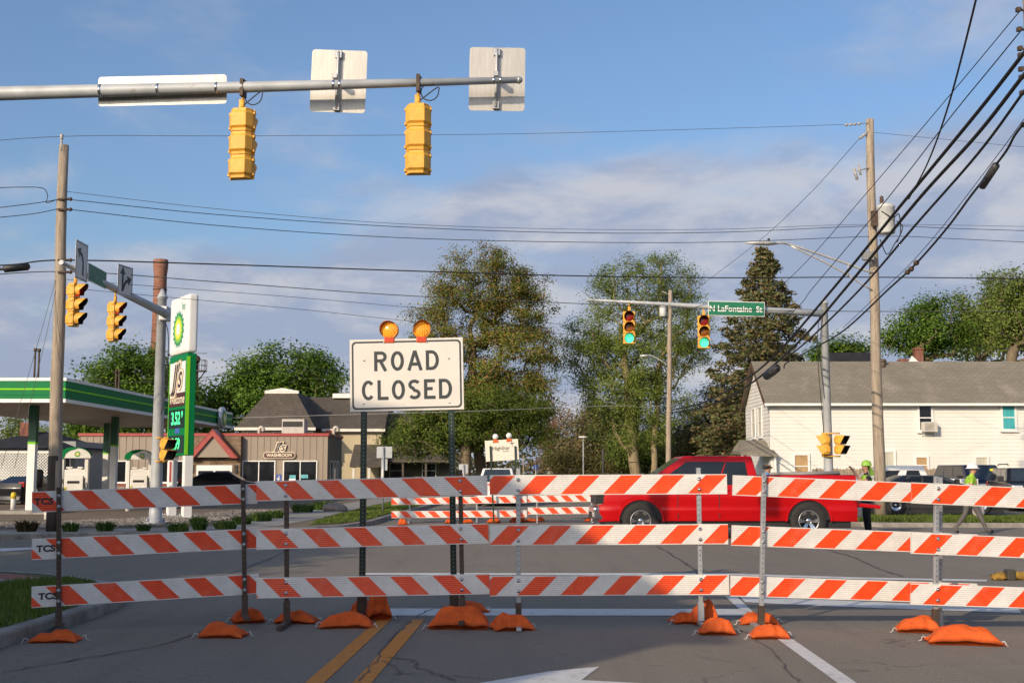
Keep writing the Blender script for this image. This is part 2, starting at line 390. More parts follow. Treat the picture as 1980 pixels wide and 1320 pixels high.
# ------------------------------------------------------------------ ground and roads
mb = MB(); n = 24; ring = [(1500 * math.cos(2 * math.pi * i / n), 1500 * math.sin(2 * math.pi * i / n)) for i in range(n)]
struct(mb.sheet(ring, -.06).build('ground', SOIL))
def arc(c, r, a0, a1, k=8): return [(c[0] + r * math.cos(R(a0 + (a1 - a0) * i / k)), c[1] + r * math.sin(R(a0 + (a1 - a0) * i / k))) for i in range(k + 1)]
def xy(p): return (p.x, p.y)
near_left = [xy(RD(-4.85, -26)), xy(RD(-4.85, 6))] + [xy(RD(*p)) for p in arc((-9.65, 13.2), 4.8, 0, 90)] + [(-24, 17.7), (-80, 16.5)]
near_right = [xy(RD(6.0, -26)), xy(RD(6.0, 10.5)), xy(RD(6.1, 14.2)), xy(RD(6.55, 16.0)), xy(RD(7.8, 17.3)), xy(RD(10, 18.1)), (30, 19), (80, 21)]
far_left = [(-80, 24.5), (-30, 26.6), (-11.5, 28.4), (-7.6, 30), (-5.6, 31.3), (-4.5, 33.2), (-4.1, 36), (-3.95, 42), (-3.4, 60), (-1.2, 130), (1, 230)]
far_right = [(80, 39), (30, 35.8), (14, 34.4), (10.5, 34.7), (8.2, 36.2), (7.1, 39), (7.0, 43), (7.4, 60), (9.4, 130), (13, 230)]
road_poly = near_left[::-1][:]      # one sheet for every carriageway
mb = MB(); mb.sheet([(-85, -28), (85, -28), (85, 232), (-85, 232)], 0); struct(mb.build('road', ASPH))
def offset(pl, d):
    out = []; k = len(pl)
    for i in range(k):
        a = V(pl[max(i - 1, 0)]); b = V(pl[min(i + 1, k - 1)]); t = (b - a).normalized(); q = V((-t.y, t.x)); out.append(tuple(V(pl[i]) + q * d))
    return out
def corner(name, pl, side, far_pts, m, h=.13, kw=.16):
    inn = offset(pl, kw * side)
    mb = MB()
    for i in range(len(pl) - 1):
        a, b, c, d = pl[i], pl[i + 1], inn[i + 1], inn[i]
        vs = [(*a, -.03), (*b, -.03), (*b, h - .02), (*a, h - .02), (*(V(a) * .9 + V(d) * .1), h), (*(V(b) * .9 + V(c) * .1), h), (*c, h), (*d, h)]
        mb.add(vs, [(0, 1, 2, 3), (3, 2, 5, 4), (4, 5, 6, 7)])
    struct(mb.build('kerb', KERB))
    mb = MB(); mb.sheet(inn + far_pts, h - .006); struct(mb.build(name, m)); return inn
inn_nl = corner('left_verge', near_left, 1, [(-80, -26)], SOIL)
inn_nr = corner('right_verge', near_right, -1, [(80, -26)], SOIL)
inn_fl = corner('forecourt', far_left, 1, [(-80, 230)], LOT)
inn_fr = corner('parking_lot', far_right, -1, [(80, 230)], LOT2)
def patch(name, poly, z, m): return struct(MB().sheet(poly, z).build(name, m))
# concrete corner ramp and pavements
patch('pavement', [xy(RD(*p)) for p in [(-9.6, 17.75), (-7.9, 17.3), (-6.5, 16.2), (-7.0, 15.6), (-8.4, 16.4), (-9.6, 16.65)]] + [(-24, 16.1), (-24, 17.5)], .130, CONC)
patch('tactile_paving', [xy(RD(*p)) for p in [(-7.9, 17.25), (-6.9, 16.6), (-7.2, 16.2), (-8.1, 16.8)]], .134, mat('red_tactile', (.26, .075, .05), .8, var=.25))
pv_in = offset(far_left, .17); pv_out = offset(far_left, 1.75)
patch('pavement', pv_in[:5] + pv_out[:5][::-1], .130, CONC)
b0 = G(480, 1022, .13); 
patch('pavement', [(-7.9, 32.0), (-6.2, 32.4), (-5.9, 38), (-6.0, 44), (-5.9, 70), (-7.4, 70), (-7.6, 46), (-8.0, 38)], .134, CONC)
GRAVELM = mat('gravel_bed', (.16, .14, .115), .95, var=.45, scale=22, bump=.6, bscale=30)
bed_poly = [(-26, 29.9), (-12.2, 31.2), (-9.4, 32.3), (-8.6, 35), (-8.6, 46), (-10, 46), (-11.2, 38), (-13.5, 34.4), (-26, 32.6)]
patch('gravel_bed', bed_poly, .132, GRAVELM)
GRASSM = mat('lawn', (.055, .085, .018), .95, var=.35, scale=1.5, bump=.4, bscale=30)
lawn_fl = [(-5.5, 33.2), (-4.75, 34), (-4.35, 36.5), (-4.2, 42), (-3.7, 60), (-5.6, 60), (-5.8, 44), (-5.75, 38)]
patch('lawn', lawn_fl, .136, GRASSM)
lawn_fl2 = [(-5.4, 62), (-3.6, 62), (-1.6, 128), (-30, 128), (-30, 92), (-9, 84)]
patch('lawn', lawn_fl2, .136, GRASSM)
lawn_fr = [(60, 37.6), (30, 36.1), (14, 34.7), (10.7, 35), (8.6, 36.5), (7.6, 39.2), (9, 39.6), (14, 38.0), (30, 39.2), (60, 40.6)]
patch('lawn', lawn_fr, .132, GRASSM)
lawn_fr2 = [(7.6, 50), (30, 52), (60, 52), (60, 200), (11, 200), (9.8, 130)]
patch('lawn', lawn_fr2, .132, GRASSM)

# painted markings
def mark(px, m=WPAINT, name='road_marking', z=.005):
    return struct(MB().sheet([xy(G(*p)) for p in px], z).build(name, m))
def rdstrip(x0, x1, y0, y1, m, z=.005):
    return struct(MB().sheet([xy(RD(x0, y0)), xy(RD(x1, y0)), xy(RD(x1, y1)), xy(RD(x0, y1))], z).build('road_marking', m))
rdstrip(-1.80, -1.66, -10, 13.05, YPAINT); rdstrip(-1.45, -1.31, -10, 13.05, YPAINT)
rdstrip(2.13, 2.27, -10, 13.2, WPAINT)
mark([(690, 1190), (1452, 1190), (1440, 1177.5), (690, 1176)])
mark([(1427, 1176), (1462, 1189), (1424, 1153), (1402, 1153)], z=.009)
mark([(1440, 1164), (1600, 1172), (1975, 1185), (1968, 1175), (1600, 1160), (1432, 1154)])
mark([(700, 1111), (1400, 1111.5), (1660, 1119.5), (1908, 1124), (1908, 1120.5), (1660, 1116), (1400, 1108), (700, 1107.5)])
mark([(0, 1066), (70, 1061), (70, 1058), (0, 1060)])
mark([(846, 1345), (1260, 1345), (1240, 1321), (1124, 1315), (1159, 1289), (1062, 1298), (932, 1320)])
# tarred seams on the near carriageway
TAR = mat('crack_filler_tar', (.065, .06, .055), .6, var=.3)
def seam(pxs, w, z=.008):
    pts = crom([G(u, v) for u, v in pxs], 8); mbb = MB(); rnd = random.Random(len(pxs) + int(pxs[0][0]))
    q = []
    for i, p in enumerate(pts):
        t = (pts[min(i + 1, len(pts) - 1)] - pts[max(i - 1, 0)]).normalized(); s_ = V((-t.y, t.x, 0)); j = s_ * rnd.uniform(-.03, .03); ww = w * rnd.uniform(.3, 1.3)
        q.append((p + j + s_ * ww, p + j - s_ * ww))
    for i in range(len(q) - 1):
        a, b = q[i]; c, d = q[i + 1]; mbb.add([(a.x, a.y, z), (b.x, b.y, z), (d.x, d.y, z), (c.x, c.y, z)], [(0, 1, 2, 3)])
    o = mbb.build('crack_seal', TAR); struct(o)
seam([(752, 1270), (800, 1278), (808, 1290), (860, 1308), (880, 1316)], .012)
seam([(690, 1318), (720, 1285), (755, 1240), (800, 1195), (830, 1180), (890, 1165)], .010)
seam([(730, 1305), (790, 1303), (890, 1308), (960, 1316)], .009)
seam([(745, 1278), (770, 1295), (775, 1305)], .009)
seam([(1600, 1062), (1650, 1078), (1700, 1100), (1750, 1115)], .02)
seam([(1270, 1055), (1310, 1080), (1345, 1105), (1380, 1150)], .018)
seam([(1390, 1200), (1470, 1240), (1530, 1300), (1560, 1330)], .008)
seam([(440, 1110), (520, 1080), (560, 1060)], .02)
seam([(0, 1300), (150, 1275), (320, 1245), (400, 1215)], .012)

# grass blades, gravel stones (nobody could count them)
def inside(p, poly):
    c = False; j = len(poly) - 1
    for i in range(len(poly)):
        a, b = poly[i], poly[j]
        if (a[1] > p[1]) != (b[1] > p[1]) and p[0] < (b[0] - a[0]) * (p[1] - a[1]) / (b[1] - a[1]) + a[0]: c = not c
        j = i
    return c
BLADE = leafmat('grass_blades', [(.06, .10, .014), (.11, .17, .024), (.17, .21, .04), (.08, .13, .018)], .3)
def grass(poly, nb, h, z, label, seed=1, w=.012, box=None):
    rnd = random.Random(seed); xs = [p[0] for p in poly]; ys = [p[1] for p in poly]; vs = []; fs = []
    bx = box or (min(xs), max(xs), min(ys), max(ys)); k = 0
    while k < nb:
        x = rnd.uniform(bx[0], bx[1]); y = rnd.uniform(bx[2], bx[3])
        if not inside((x, y), poly): k += .2; continue
        k += 1; a = rnd.uniform(0, 6.283); hh = h * rnd.uniform(.5, 1.25) * (.7 + .6 * noise.noise((x * .9, y * .9, 3))); l = rnd.uniform(-.5, .5) * hh; o = len(vs)
        vs += [(x - w * math.cos(a), y - w * math.sin(a), z), (x + w * math.cos(a), y + w * math.sin(a), z), (x + l * math.sin(a), y + l * math.cos(a), z + hh)]
        fs.append((o, o + 1, o + 2))
    me = bpy.data.meshes.new('grass'); me.from_pydata(vs, [], fs); return tag(obj('grass', me, BLADE), label, 'grass', kind='stuff')
nl_poly = [xy(RD(-5.02, 6)), xy(RD(-5.02, 13))] + [xy(RD(*p)) for p in arc((-9.65, 13.2), 4.62, 0, 48, 5)] + [xy(RD(-7.0, 15.6)), xy(RD(-8.4, 16.4)), (-9.6, 16.6), (-14, 16.2), (-14, 6)]
grass(nl_poly, 42000, .09, .12, 'mown grass on the near left corner behind the kerb', 1, .009, (-9.5, -4.6, 9, 16.7))
grass(lawn_fl, 14000, .10, .13, 'sunlit lawn strip at the far left corner of the junction', 2, .02)
grass(lawn_fr, 30000, .16, .13, 'grass strip between the far right kerb and parked cars', 3, .022, (7.5, 21, 34, 41))
# stones of the planting bed
rnd = random.Random(5); vs = []; fs = []; k = 0
OCT = [(1, 0, 0), (-1, 0, 0), (0, 1, 0), (0, -1, 0), (0, 0, 1), (0, 0, -.4)]; OF = [(0, 2, 4), (2, 1, 4), (1, 3, 4), (3, 0, 4), (2, 0, 5), (1, 2, 5), (3, 1, 5), (0, 3, 5)]
while k < 5200:
    x = rnd.uniform(-20, -8.4); y = rnd.uniform(29.9, 46)
    if not inside((x, y), bed_poly): continue
    k += 1; r = rnd.uniform(.025, .07); M = Matrix.Rotation(rnd.uniform(0, 6.28), 3, 'Z') @ Matrix.Rotation(rnd.uniform(-.4, .4), 3, 'X'); o = len(vs)
    vs += [tuple(V((x, y, .14)) + M @ V((p[0] * r * rnd.uniform(.7, 1.3), p[1] * r, p[2] * r * .7))) for p in OCT]; fs += [tuple(i + o for i in f) for f in OF]
me = bpy.data.meshes.new('gravel'); me.from_pydata(vs, [], fs)
tag(obj('gravel', me, leafmat('gravel_stones', [(.14, .12, .10), (.26, .235, .20), (.19, .16, .13), (.36, .33, .29)], 0.0)), 'pale river stones covering the planting bed by the forecourt', 'gravel', kind='stuff')
# ------------------------------------------------------------------ buildings
def win(root, x0, x1, z0, z1, y, pane, frame, mull=None, t=.08, proud=.05, name='window', sill=True, M=None):
    m = MB()
    m.bx(x0 - t, x1 + t, y - proud, y, z1, z1 + t, M); m.bx(x0 - t, x1 + t, y - proud, y, z0 - t, z0, M)
    m.bx(x0 - t, x0, y - proud, y, z0, z1, M); m.bx(x1, x1 + t, y - proud, y, z0, z1, M)
    if mull == 'h': m.bx(x0, x1, y - proud * .8, y - .008, (z0 + z1) / 2 - .025, (z0 + z1) / 2 + .025, M)
    if mull == 'v': m.bx((x0 + x1) / 2 - .03, (x0 + x1) / 2 + .03, y - proud * .8, y - .008, z0, z1, M)
    w = m.build(name, frame, root)
    MB().bx(x0 - .004, x1 + .004, y - .02, y - .004, z0 - .004, z1 + .004, M).build('pane', pane, w)
    if sill: MB().bx(x0 - t - .04, x1 + t + .04, y - proud - .05, y - .002, z0 - t - .05, z0 - t - .003, M).build('sill', frame, w)
    return w
PLY = mat('plywood_board', (.42, .27, .13), .8, var=.2, scale=3, stretch=(6, 1, 1))
CURT = mat('pale_curtain', (.48, .46, .38), .8, var=.2, scale=1, stretch=(14, 1, .3))
CYAN = mat('turquoise_curtain', (.05, .36, .38), .8, var=.3, scale=1, stretch=(12, 1, .3))
ROOFG = shingle('grey_shingles', (.235, .21, .165), (.30, .27, .215))
ROOFD = shingle('brown_grey_shingles', (.10, .085, .07), (.15, .128, .105))
ROOFB = shingle('dark_shingles', (.03, .03, .034), (.045, .045, .05))
BRICKM = bricks('red_brick', (.20, .06, .04), (.27, .09, .055), (.22, .19, .16))
STONE = bricks('ledge_stone', (.18, .12, .075), (.30, .22, .15), (.06, .05, .04), .38, .11)
TAN = siding('tan_siding', (.50, .42, .28))
GREYROOFTRIM = mat('off_white_trim', (.66, .63, .57), .55)

# --- two-storey white house on the right
HY = 58.0; hx0 = X(1490, HY); eave = Z(776, HY) - .13
house = thing('white_house', 'long two storey white sided house with grey shingle roof and boarded windows', 'house', (hx0, HY, .13))
W_, D_ = 19.0, 5.8; ridge = 6.95 - .13
m = MB(); m.bx(0, W_, 0, D_, 0, eave); m.add([(0, 0, eave), (0, D_, eave), (0, D_ / 2, ridge - .1), (W_, 0, eave), (W_, D_, eave), (W_, D_ / 2, ridge - .1)], [(0, 2, 1), (3, 4, 5)])
m.build('wall', WHITEW, house)
bd = MB(); bd.add([(-.01, -.012, 0), (W_, -.012, 0), (W_, -.001, .18), (-.01, -.001, .18), (-.01, -.024, 0), (W_, -.024, 0), (W_, -.008, .18), (-.01, -.008, .18)], [(4, 5, 6, 7), (0, 4, 7, 3), (0, 1, 5, 4), (1, 2, 6, 5)])
b0_ = bd.build('siding_board', WHITEW, house); rows = int(eave / .175)
for i in range(1, rows):
    c = b0_.copy(); COL.objects.link(c); c.parent = house; c.location = (0, 0, i * .175)
nb = 0
for i in range(int(ridge / .175)):
    z = i * .175
    y0, y1 = (0, D_) if z < eave else ((z - eave + .16) / (ridge - eave) * D_ / 2, D_ - (z - eave + .16) / (ridge - eave) * D_ / 2)
    if y1 - y0 < .3: break
    q = MB(); q.add([(-.034, y0, z), (-.034, y1, z), (-.010, y1, z + .18), (-.010, y0, z + .18), (-.001, y0, z), (-.001, y1, z)], [(0, 1, 2, 3), (0, 1, 5, 4)]); q.build('siding_board', WHITEW, house)
def roof2(root, x0, x1, y0, y1, ze, zr, m, over=.35, th=.12, name='roof', side=.25):
    q = MB(); ym = (y0 + y1) / 2; k = (zr - ze) / (ym - y0)
    for sgn, ya in ((-1, y0 - over), (1, y1 + over)):
        za = ze - over * k; vs = [(x0 - side, ya, za), (x1 + side, ya, za), (x1 + side, ym, zr), (x0 - side, ym, zr)]
        q.add(vs + [(a, b, c + th) for a, b, c in vs], [(0, 1, 2, 3), (4, 5, 6, 7), (0, 1, 5, 4), (1, 2, 6, 5), (2, 3, 7, 6), (3, 0, 4, 7)])
    return q.build(name, m, root)
rf = roof2(house, 0, W_, 0, D_, eave + .02, ridge, ROOFG)
MB().bx(-.3, W_ + .2, -.42, -.30, eave - .22, eave - .10).build('gutter', WHITE, house)
MB().bx(-.27, W_ + .2, -.30, -.003, eave - .16, eave - .12).build('soffit', GREYROOFTRIM, house)
m = MB(); k = (ridge - eave) / (D_ / 2)
for ya, yb, za, zb in ((-.36, D_ / 2, eave - .36 * k, ridge), (D_ + .36, D_ / 2, eave - .36 * k, ridge)):
    m.add([(-.27, ya, za - .16), (-.27, yb, zb - .16), (-.27, yb, zb + .14), (-.27, ya, za + .14), (-.255, ya, za - .16), (-.255, yb, zb - .16)], [(0, 1, 2, 3), (0, 1, 5, 4)])
m.build('rake_board', mat('brown_rake', (.10, .055, .03), .8, var=.3), house)
def hpx(u, v): p = P(u, v, HY); return p.x - hx0, p.z - .13
for (u0, v0, u1, v1, pm, mu) in ((1778, 784, 1799, 831, DARKGLASS, 'h'), (1939, 785, 1960, 829, CYAN, 'h'), (1537, 880, 1561, 922, PLY, 'h'), (1711, 874, 1727, 906, CURT, None), (1772, 884, 1791, 914, PLY, 'h'), (1887, 884, 1907, 902, CURT, None)):
    xa, za = hpx(u0, v1); xb, zb = hpx(u1, v0); win(house, xa, xb, za, zb, -.034, pm, WHITE, mu, .10, .06)
for ya in (1.6, 3.2):
    M = Matrix.Rotation(R(-90), 4, 'Z'); win(house, -ya - .75, -ya, 3.2, 4.55, -.034, CURT, WHITE, 'h', .09, .05, M=M)
xa, za = hpx(1780, 835); xb, zb = hpx(1806, 816)
ac = MB().bx(xa, xb, -.50, -.04, za, zb).build('air_conditioner', mat('ac_case', (.55, .52, .46), .5, dirt=((.3, .25, .18), .5, .8, 6)), house, bevel=.015)
q = MB()
for i in range(7): q.bx(xa + .04, xb - .18, -.508, -.50, za + .05 + i * .055, za + .075 + i * .055)
q.build('grille_slat', mat('grey_grille', (.2, .19, .17), .6), ac)
q = MB(); q.tube([(xa + .05, -.46, za), (xa + .05, -.04, za - .2), (xb - .05, -.04, za - .2), (xb - .05, -.46, za)], .012, 5); q.build('bracket', WHITE, ac)
m = MB(); m.cyl(hpx(1738, 705)[:1] + (2.5, ridge - .25), hpx(1738, 705)[:1] + (2.5, ridge + .1), .12, .12, 10); m.ball((hpx(1738, 705)[0], 2.5, ridge + .12), .2, 10, 6, (1, 1, .5)); m.build('roof_vent', mat('rust_vent', (.10, .07, .05), .7), rf)
# small porch on its left
pr = MB(); pr.add([(-1.5, -.4, 2.35), (.25, -.4, 2.25), (.25, 1.8, 2.35), (-1.5, 1.8, 2.45), (-1.3, .8, 2.95), (-.1, .8, 2.95), (-1.5, -.4, 2.22), (.25, -.4, 2.12), (.25, 1.8, 2.2), (-1.5, 1.8, 2.3)],
   [(0, 1, 5, 4), (1, 2, 5), (2, 3, 4, 5), (3, 0, 4), (0, 1, 7, 6), (1, 2, 8, 7), (3, 0, 6, 9), (6, 7, 8, 9)]); po = pr.build('porch_roof', ROOFG, house)
for xx, yy in ((.15, -.3), (-1.4, -.3), (-1.4, 1.7)): MB().box((xx, yy, 1.1), (.1, .1, 2.2)).build('porch_post', WHITE, po)

# --- dark hipped roof house and brick chimney house far behind it
def hip(q, x0, x1, y0, y1, z0, z1, rx, flat=0.0):
    ym = (y0 + y1) / 2
    q.add([(x0, y0, z0), (x1, y0, z0), (x1, y1, z0), (x0, y1, z0), (x0 + rx, ym - flat, z1), (x1 - rx, ym - flat, z1), (x1 - rx, ym + flat, z1), (x0 + rx, ym + flat, z1)],
          [(0, 1, 5, 4), (1, 2, 6, 5), (2, 3, 7, 6), (3, 0, 4, 7), (4, 5, 6, 7), (0, 3, 2, 1)])
YB = 82.0
bx_ = X(1670, YB, 700); hb = thing('dark_roof_house', 'house with near black hipped roof behind the white house ridge', 'house', (bx_, YB, .1))
wz = Z(706, YB) - .9
MB().bx(-2.3, 2.3, .4, 6, 0, wz).build('wall', TAN, hb)
q = MB(); hip(q, -3.3, 3.3, 0, 6.4, wz, Z(676, YB), 1.9, .3); q.build('roof', ROOFB, hb)
YC = 78.0; cx_ = X(1788, YC, 690); hc = thing('brick_chimney_house', 'low house with tall red brick chimney and white gable behind the long roof', 'house', (cx_, YC, .1))
MB().bx(-3.2, 3, 0, 5, 0, Z(716, YC)).build('wall', BRICKM, hc)
roof2(hc, -3.2, 3, 0, 5, Z(720, YC), Z(706, YC) + .1, ROOFG)
q = MB(); q.bx(-.26, .26, 1.0, 1.5, 3, Z(675, YC)); q.bx(-.31, .31, .95, 1.55, Z(676, YC), Z(672, YC)); q.build('chimney', BRICKM, hc)
q = MB(); q.add([(-.9, .2, Z(712, YC)), (-1.0, .2, Z(704, YC)), (-.75, .2, Z(690, YC)), (-.25, .2, Z(704, YC)), (-.25, .2, Z(712, YC)), (-.9, .32, Z(712, YC)), (-1.0, .32, Z(704, YC)), (-.75, .32, Z(690, YC)), (-.25, .32, Z(704, YC)), (-.25, .32, Z(712, YC))], [(0, 1, 2, 3, 4), (5, 6, 7, 8, 9), (1, 2, 7, 6), (2, 3, 8, 7)]); q.build('gable', WHITE, hc)
q = MB(); q.bx(-1.4, -.85, .6, 1.3, 3, Z(695, YC)); q.build('chimney', BRICKM, hc)

# --- board fence between the parking lot and the white house, and on the far left
def fence(label, a, b, h, w=.14, seed=1):
    t = thing('board_fence', label, 'fence', (0, 0, .13)); a = V(a); b = V(b); L_ = (b - a).length; d = (b - a) / L_; rnd = random.Random(seed)
    q = MB(); n_ = int(L_ / (w + .01))
    for i in range(n_):
        p = a + d * (i * (w + .01)); e = p + d * w; hh = h + rnd.uniform(-.03, .03); nn = V((d.y, -d.x)) * .02
        q.add([(p.x, p.y, 0), (e.x, e.y, 0), (e.x, e.y, hh - .04), ((p.x + e.x) / 2, (p.y + e.y) / 2, hh), (p.x, p.y, hh - .04)] + [(z_[0] + nn.x, z_[1] + nn.y, z_[2]) for z_ in ((p.x, p.y, 0), (e.x, e.y, 0), (e.x, e.y, hh - .04), ((p.x + e.x) / 2, (p.y + e.y) / 2, hh), (p.x, p.y, hh - .04))], [(0, 1, 2, 3, 4), (5, 6, 7, 8, 9), (4, 3, 8, 9), (3, 2, 7, 8), (0, 4, 9, 5), (1, 2, 7, 6)])
    o = q.build('picket', mat('fence_wood', (.30, .235, .165), .85, var=.3, scale=2, stretch=(5, 5, .4)), t); o['kind'] = 'stuff'
    q = MB()
    for zz in (.3, h - .35):
        nn = V((d.y, -d.x)) * -.05; q.tube([(a.x + nn.x, a.y + nn.y, zz), (b.x + nn.x, b.y + nn.y, zz)], .035, 4)
    q.build('rail', MATS['fence_wood'], t); return t
fence('pale board fence behind the parked cars along the white house', (X(1570, 55), 55), (X(2080, 55), 55), Z(905, 55) - .13)
fence('grey wooden fence behind the dark car on the far left', (X(-60, 58), 57), (X(118, 60), 60), Z(926, 58) - .13, seed=4)

# --- petrol station shop
JY = 78.0; jx0 = X(152, JY); jx1 = X(633, JY); jt = Z(842, JY) - .12
shop = thing('station_shop', 'low taupe petrol station shop with red trim and stone gabled entrance', 'shop', (jx0, JY, .12))
JW = jx1 - jx0
def jpx(u, v): p = P(u, v, JY); return p.x - jx0, p.z - .12
MB().bx(0, JW, 0, 6.5, 0, jt).build('wall', TAUPE, shop)
bt = MB().bx(0, .05, -.03, -.001, 0, jt - .02).build('batten', TAUPE, shop)
xs_ = [i * .42 for i in range(1, int(JW / .42) + 1)]
gx0, gx1 = jpx(366, 900)[0], jpx(468, 900)[0]
def clear(x): return not (gx0 - .1 < x < gx1 + .1)
for x in xs_:
    if clear(x): c = bt.copy(); COL.objects.link(c); c.parent = shop; c.location = (x, 0, 0)
M90 = Matrix.Rotation(R(90), 4, 'Z')
for i in range(1, 15):
    c = bt.copy(); COL.objects.link(c); c.parent = shop; c.location = (JW, i * .42, 0); c.rotation_euler = (0, 0, R(90))
MB().bx(-.08, JW + .08, -.09, 6.6, jt - .02, jt + .16).build('roof_trim', REDTRIM, shop)
MB().bx(-.02, gx0, -.05, -.032, .55, .68).build('red_band', REDTRIM, shop)
MB().bx(gx0, gx1, -.5, -.002, 0, jt - .05).build('stone_front', STONE, shop)
# gable over the door
ga, gb = jpx(370, 885)[0], jpx(466, 885)[0]; gz = jpx(400, 884)[1]; gp = jpx(414, 832)[1]; gm = (ga + gb) / 2
g_ = MB().prism([(ga + .3, gz), (gb - .3, gz), (gm, gp - .25)], 'y', -.95, -.55).build('gable', TAUPE, shop)
q = MB()
for a_, b_ in (((ga, gz - .05), (gm, gp)), ((gb, gz - .05), (gm, gp))):
    dx = .32 if a_[0] < gm else -.32
    q.prism([a_, (a_[0] + dx * 1.3, a_[1]), (b_[0], b_[1] - .38), b_], 'y', -1.12, -.5)
q.build('gable_trim', REDTRIM, shop)
q = MB(); q.prism([(ga - .02, gz - .05), (gm, gp + .03), (gb + .02, gz - .05), (gb + .02, gz), (gm, gp + .08), (ga - .02, gz)], 'y', -1.14, .1); q.build('gable_roof', REDTRIM, shop)
for (ua, ub) in ((372, 379), (457, 463)):
    xa, za = jpx(ua, 915); xb, zb = jpx(ub, 899); MB().bx(xa, xb, -.56, -.502, za, zb).build('shutter', BLACK, shop)
xa, za = jpx(383, 945); xb, zb = jpx(453, 899); q = MB()
q.bx(xa, xb, -.56, -.502, zb - .35, zb); q.bx(xa, xa + .12, -.56, -.502, 0, zb - .35); q.bx(xb - .12, xb, -.56, -.502, 0, zb - .35); q.bx((xa + xb) / 2 - .06, (xa + xb) / 2 + .06, -.56, -.502, 0, zb - .35)
dr = q.build('door', WHITE, shop); MB().bx(xa + .11, xb - .11, -.53, -.506, 0, zb - .34).build('pane', DARKGLASS, dr)
POST1 = mat('poster_cyan', (.12, .42, .48), .6, var=.3, scale=3); POST2 = mat('poster_orange', (.6, .2, .05), .6, var=.3)
for (ua, va, ub, vb, mm) in ((388, 917, 404, 925, POST1), (424, 917, 432, 925, POST2), (560, 918, 572, 925, POST1), (582, 917, 596, 924, POST1), (388, 928, 402, 933, WHITE), (556, 925, 572, 930, WHITE)):
    xa, za = jpx(ua, vb); xb, zb = jpx(ub, va); MB().bx(xa, xb, -.575 if ub < 460 else -.075, -.565 if ub < 460 else -.068, za, zb).build('window_poster', mm, shop)
for (ua, ub) in ((468, 533), (547, 614), (300, 366), (224, 246)):
    xa, za = jpx(ua + 2, 931); xb, zb = jpx(ub - 2, 892); win(shop, xa, xb, za, zb, -.032, DARKGLASS, WHITE, 'v' if ub - ua > 40 else None, .07, .05)
# side windows, security camera, roof plant
for i in range(3): win(shop, 1.0 + i * 1.5, 1.9 + i * 1.5, .6, 2.1, -JW - .032, DARKGLASS, WHITE, None, .06, .05, sill=False, M=M90)
q = MB(); q.bx(*[jpx(538, 826)[0], jpx(582, 826)[0]], 1.2, 2.6, jt + .16, Z(812, JY)); rt = q.build('rooftop_unit', mat('rooftop_unit', (.45, .44, .4), .5, var=.15), shop, bevel=.02)
MB().bx(jpx(540, 820)[0], jpx(578, 820)[0], 1.15, 1.198, Z(823, JY) - .12, Z(813, JY) - .12).build('louvre', BLACK, rt)
for u_ in (489, 637):
    x_ = jpx(u_, 830)[0]; q = MB(); q.tube(crom([(x_, 2, jt), (x_, 2, jt + .45), (x_ + .12, 2, jt + .62), (x_ + .26, 2, jt + .5), (x_ + .27, 2, jt + .35)], 4), .12, 8); q.build('vent_pipe', mat('vent_metal', (.4, .37, .32), .5, .3), shop)
# sign with script letters over WASHROOM
sgn = thing('shop_sign', 'brown WASHROOM sign with script letters above it on the shop wall', 'sign', (jx0 + jpx(541, 868)[0], JY - .06, .12 + jpx(541, 868)[1]))
BROWN = mat('sign_brown', (.09, .03, .022), .5); CREAM = mat('sign_cream', (.75, .66, .5), .5); DKP = mat('sign_dark_plum', (.05, .03, .045), .5)
def pill(q, w, h, y0, y1, cz=0):
    pts = [(w / 2 - h / 2 + h / 2 * math.cos(R(a)), cz + h / 2 * math.sin(R(a))) for a in range(-90, 91, 18)] + [(-w / 2 + h / 2 + h / 2 * math.cos(R(a)), cz + h / 2 * math.sin(R(a))) for a in range(90, 271, 18)]
    q.prism(pts, 'y', y0, y1)
zp = jpx(541, 880)[1] - jpx(541, 868)[1]
q = MB(); pill(q, 2.05, .42, -.10, 0, zp); q.build('backboard', CREAM, sgn); q = MB(); pill(q, 1.97, .34, -.112, -.101, zp); q.build('board', BROWN, sgn)
text('WASHROOM', .27, CREAM, sgn, T(0, -.115, zp) @ FACE, .008)
def jjs(root, sc, y, ox=0, oz=0):
    TANS = mat('script_tan', (.42, .22, .09), .5)
    for k, (mm, off) in enumerate(((TANS, .085), (CREAM, .065), (DKP, .006))):
        text("JJ's", sc * .86, mm, root, T(ox, y - .008 * k, oz) @ FACE, off * sc, ext=.002, name='script_letters', shear=.32, sx=.92, spacing=.92)
jjs(sgn, .88, -.06, 0, .12)
# blue wheelchair-parking plate in front of the shop
ps = thing('parking_sign', 'small blue accessible parking sign in front of the shop windows', 'sign', (X(540, 74), 74, .12))
MB().cyl((0, 0, 0), (0, 0, Z(918, 74)), .03, .03, 6).build('post', GALV, ps)
zb = Z(924, 74) - .12; MB().bx(-.16, .16, -.05, -.03, zb - .22, zb + .22).build('plate', mat('sign_blue', (.02, .07, .35), .5), ps)
q = MB(); q.lathe([(.10, 0), (.10, .004)], 14, T(0, -.052, zb - .05) @ Matrix.Rotation(R(90), 4, 'X')); q.bx(-.02, .02, -.056, -.051, zb - .05, zb + .17); q.build('symbol', WHITE, ps)

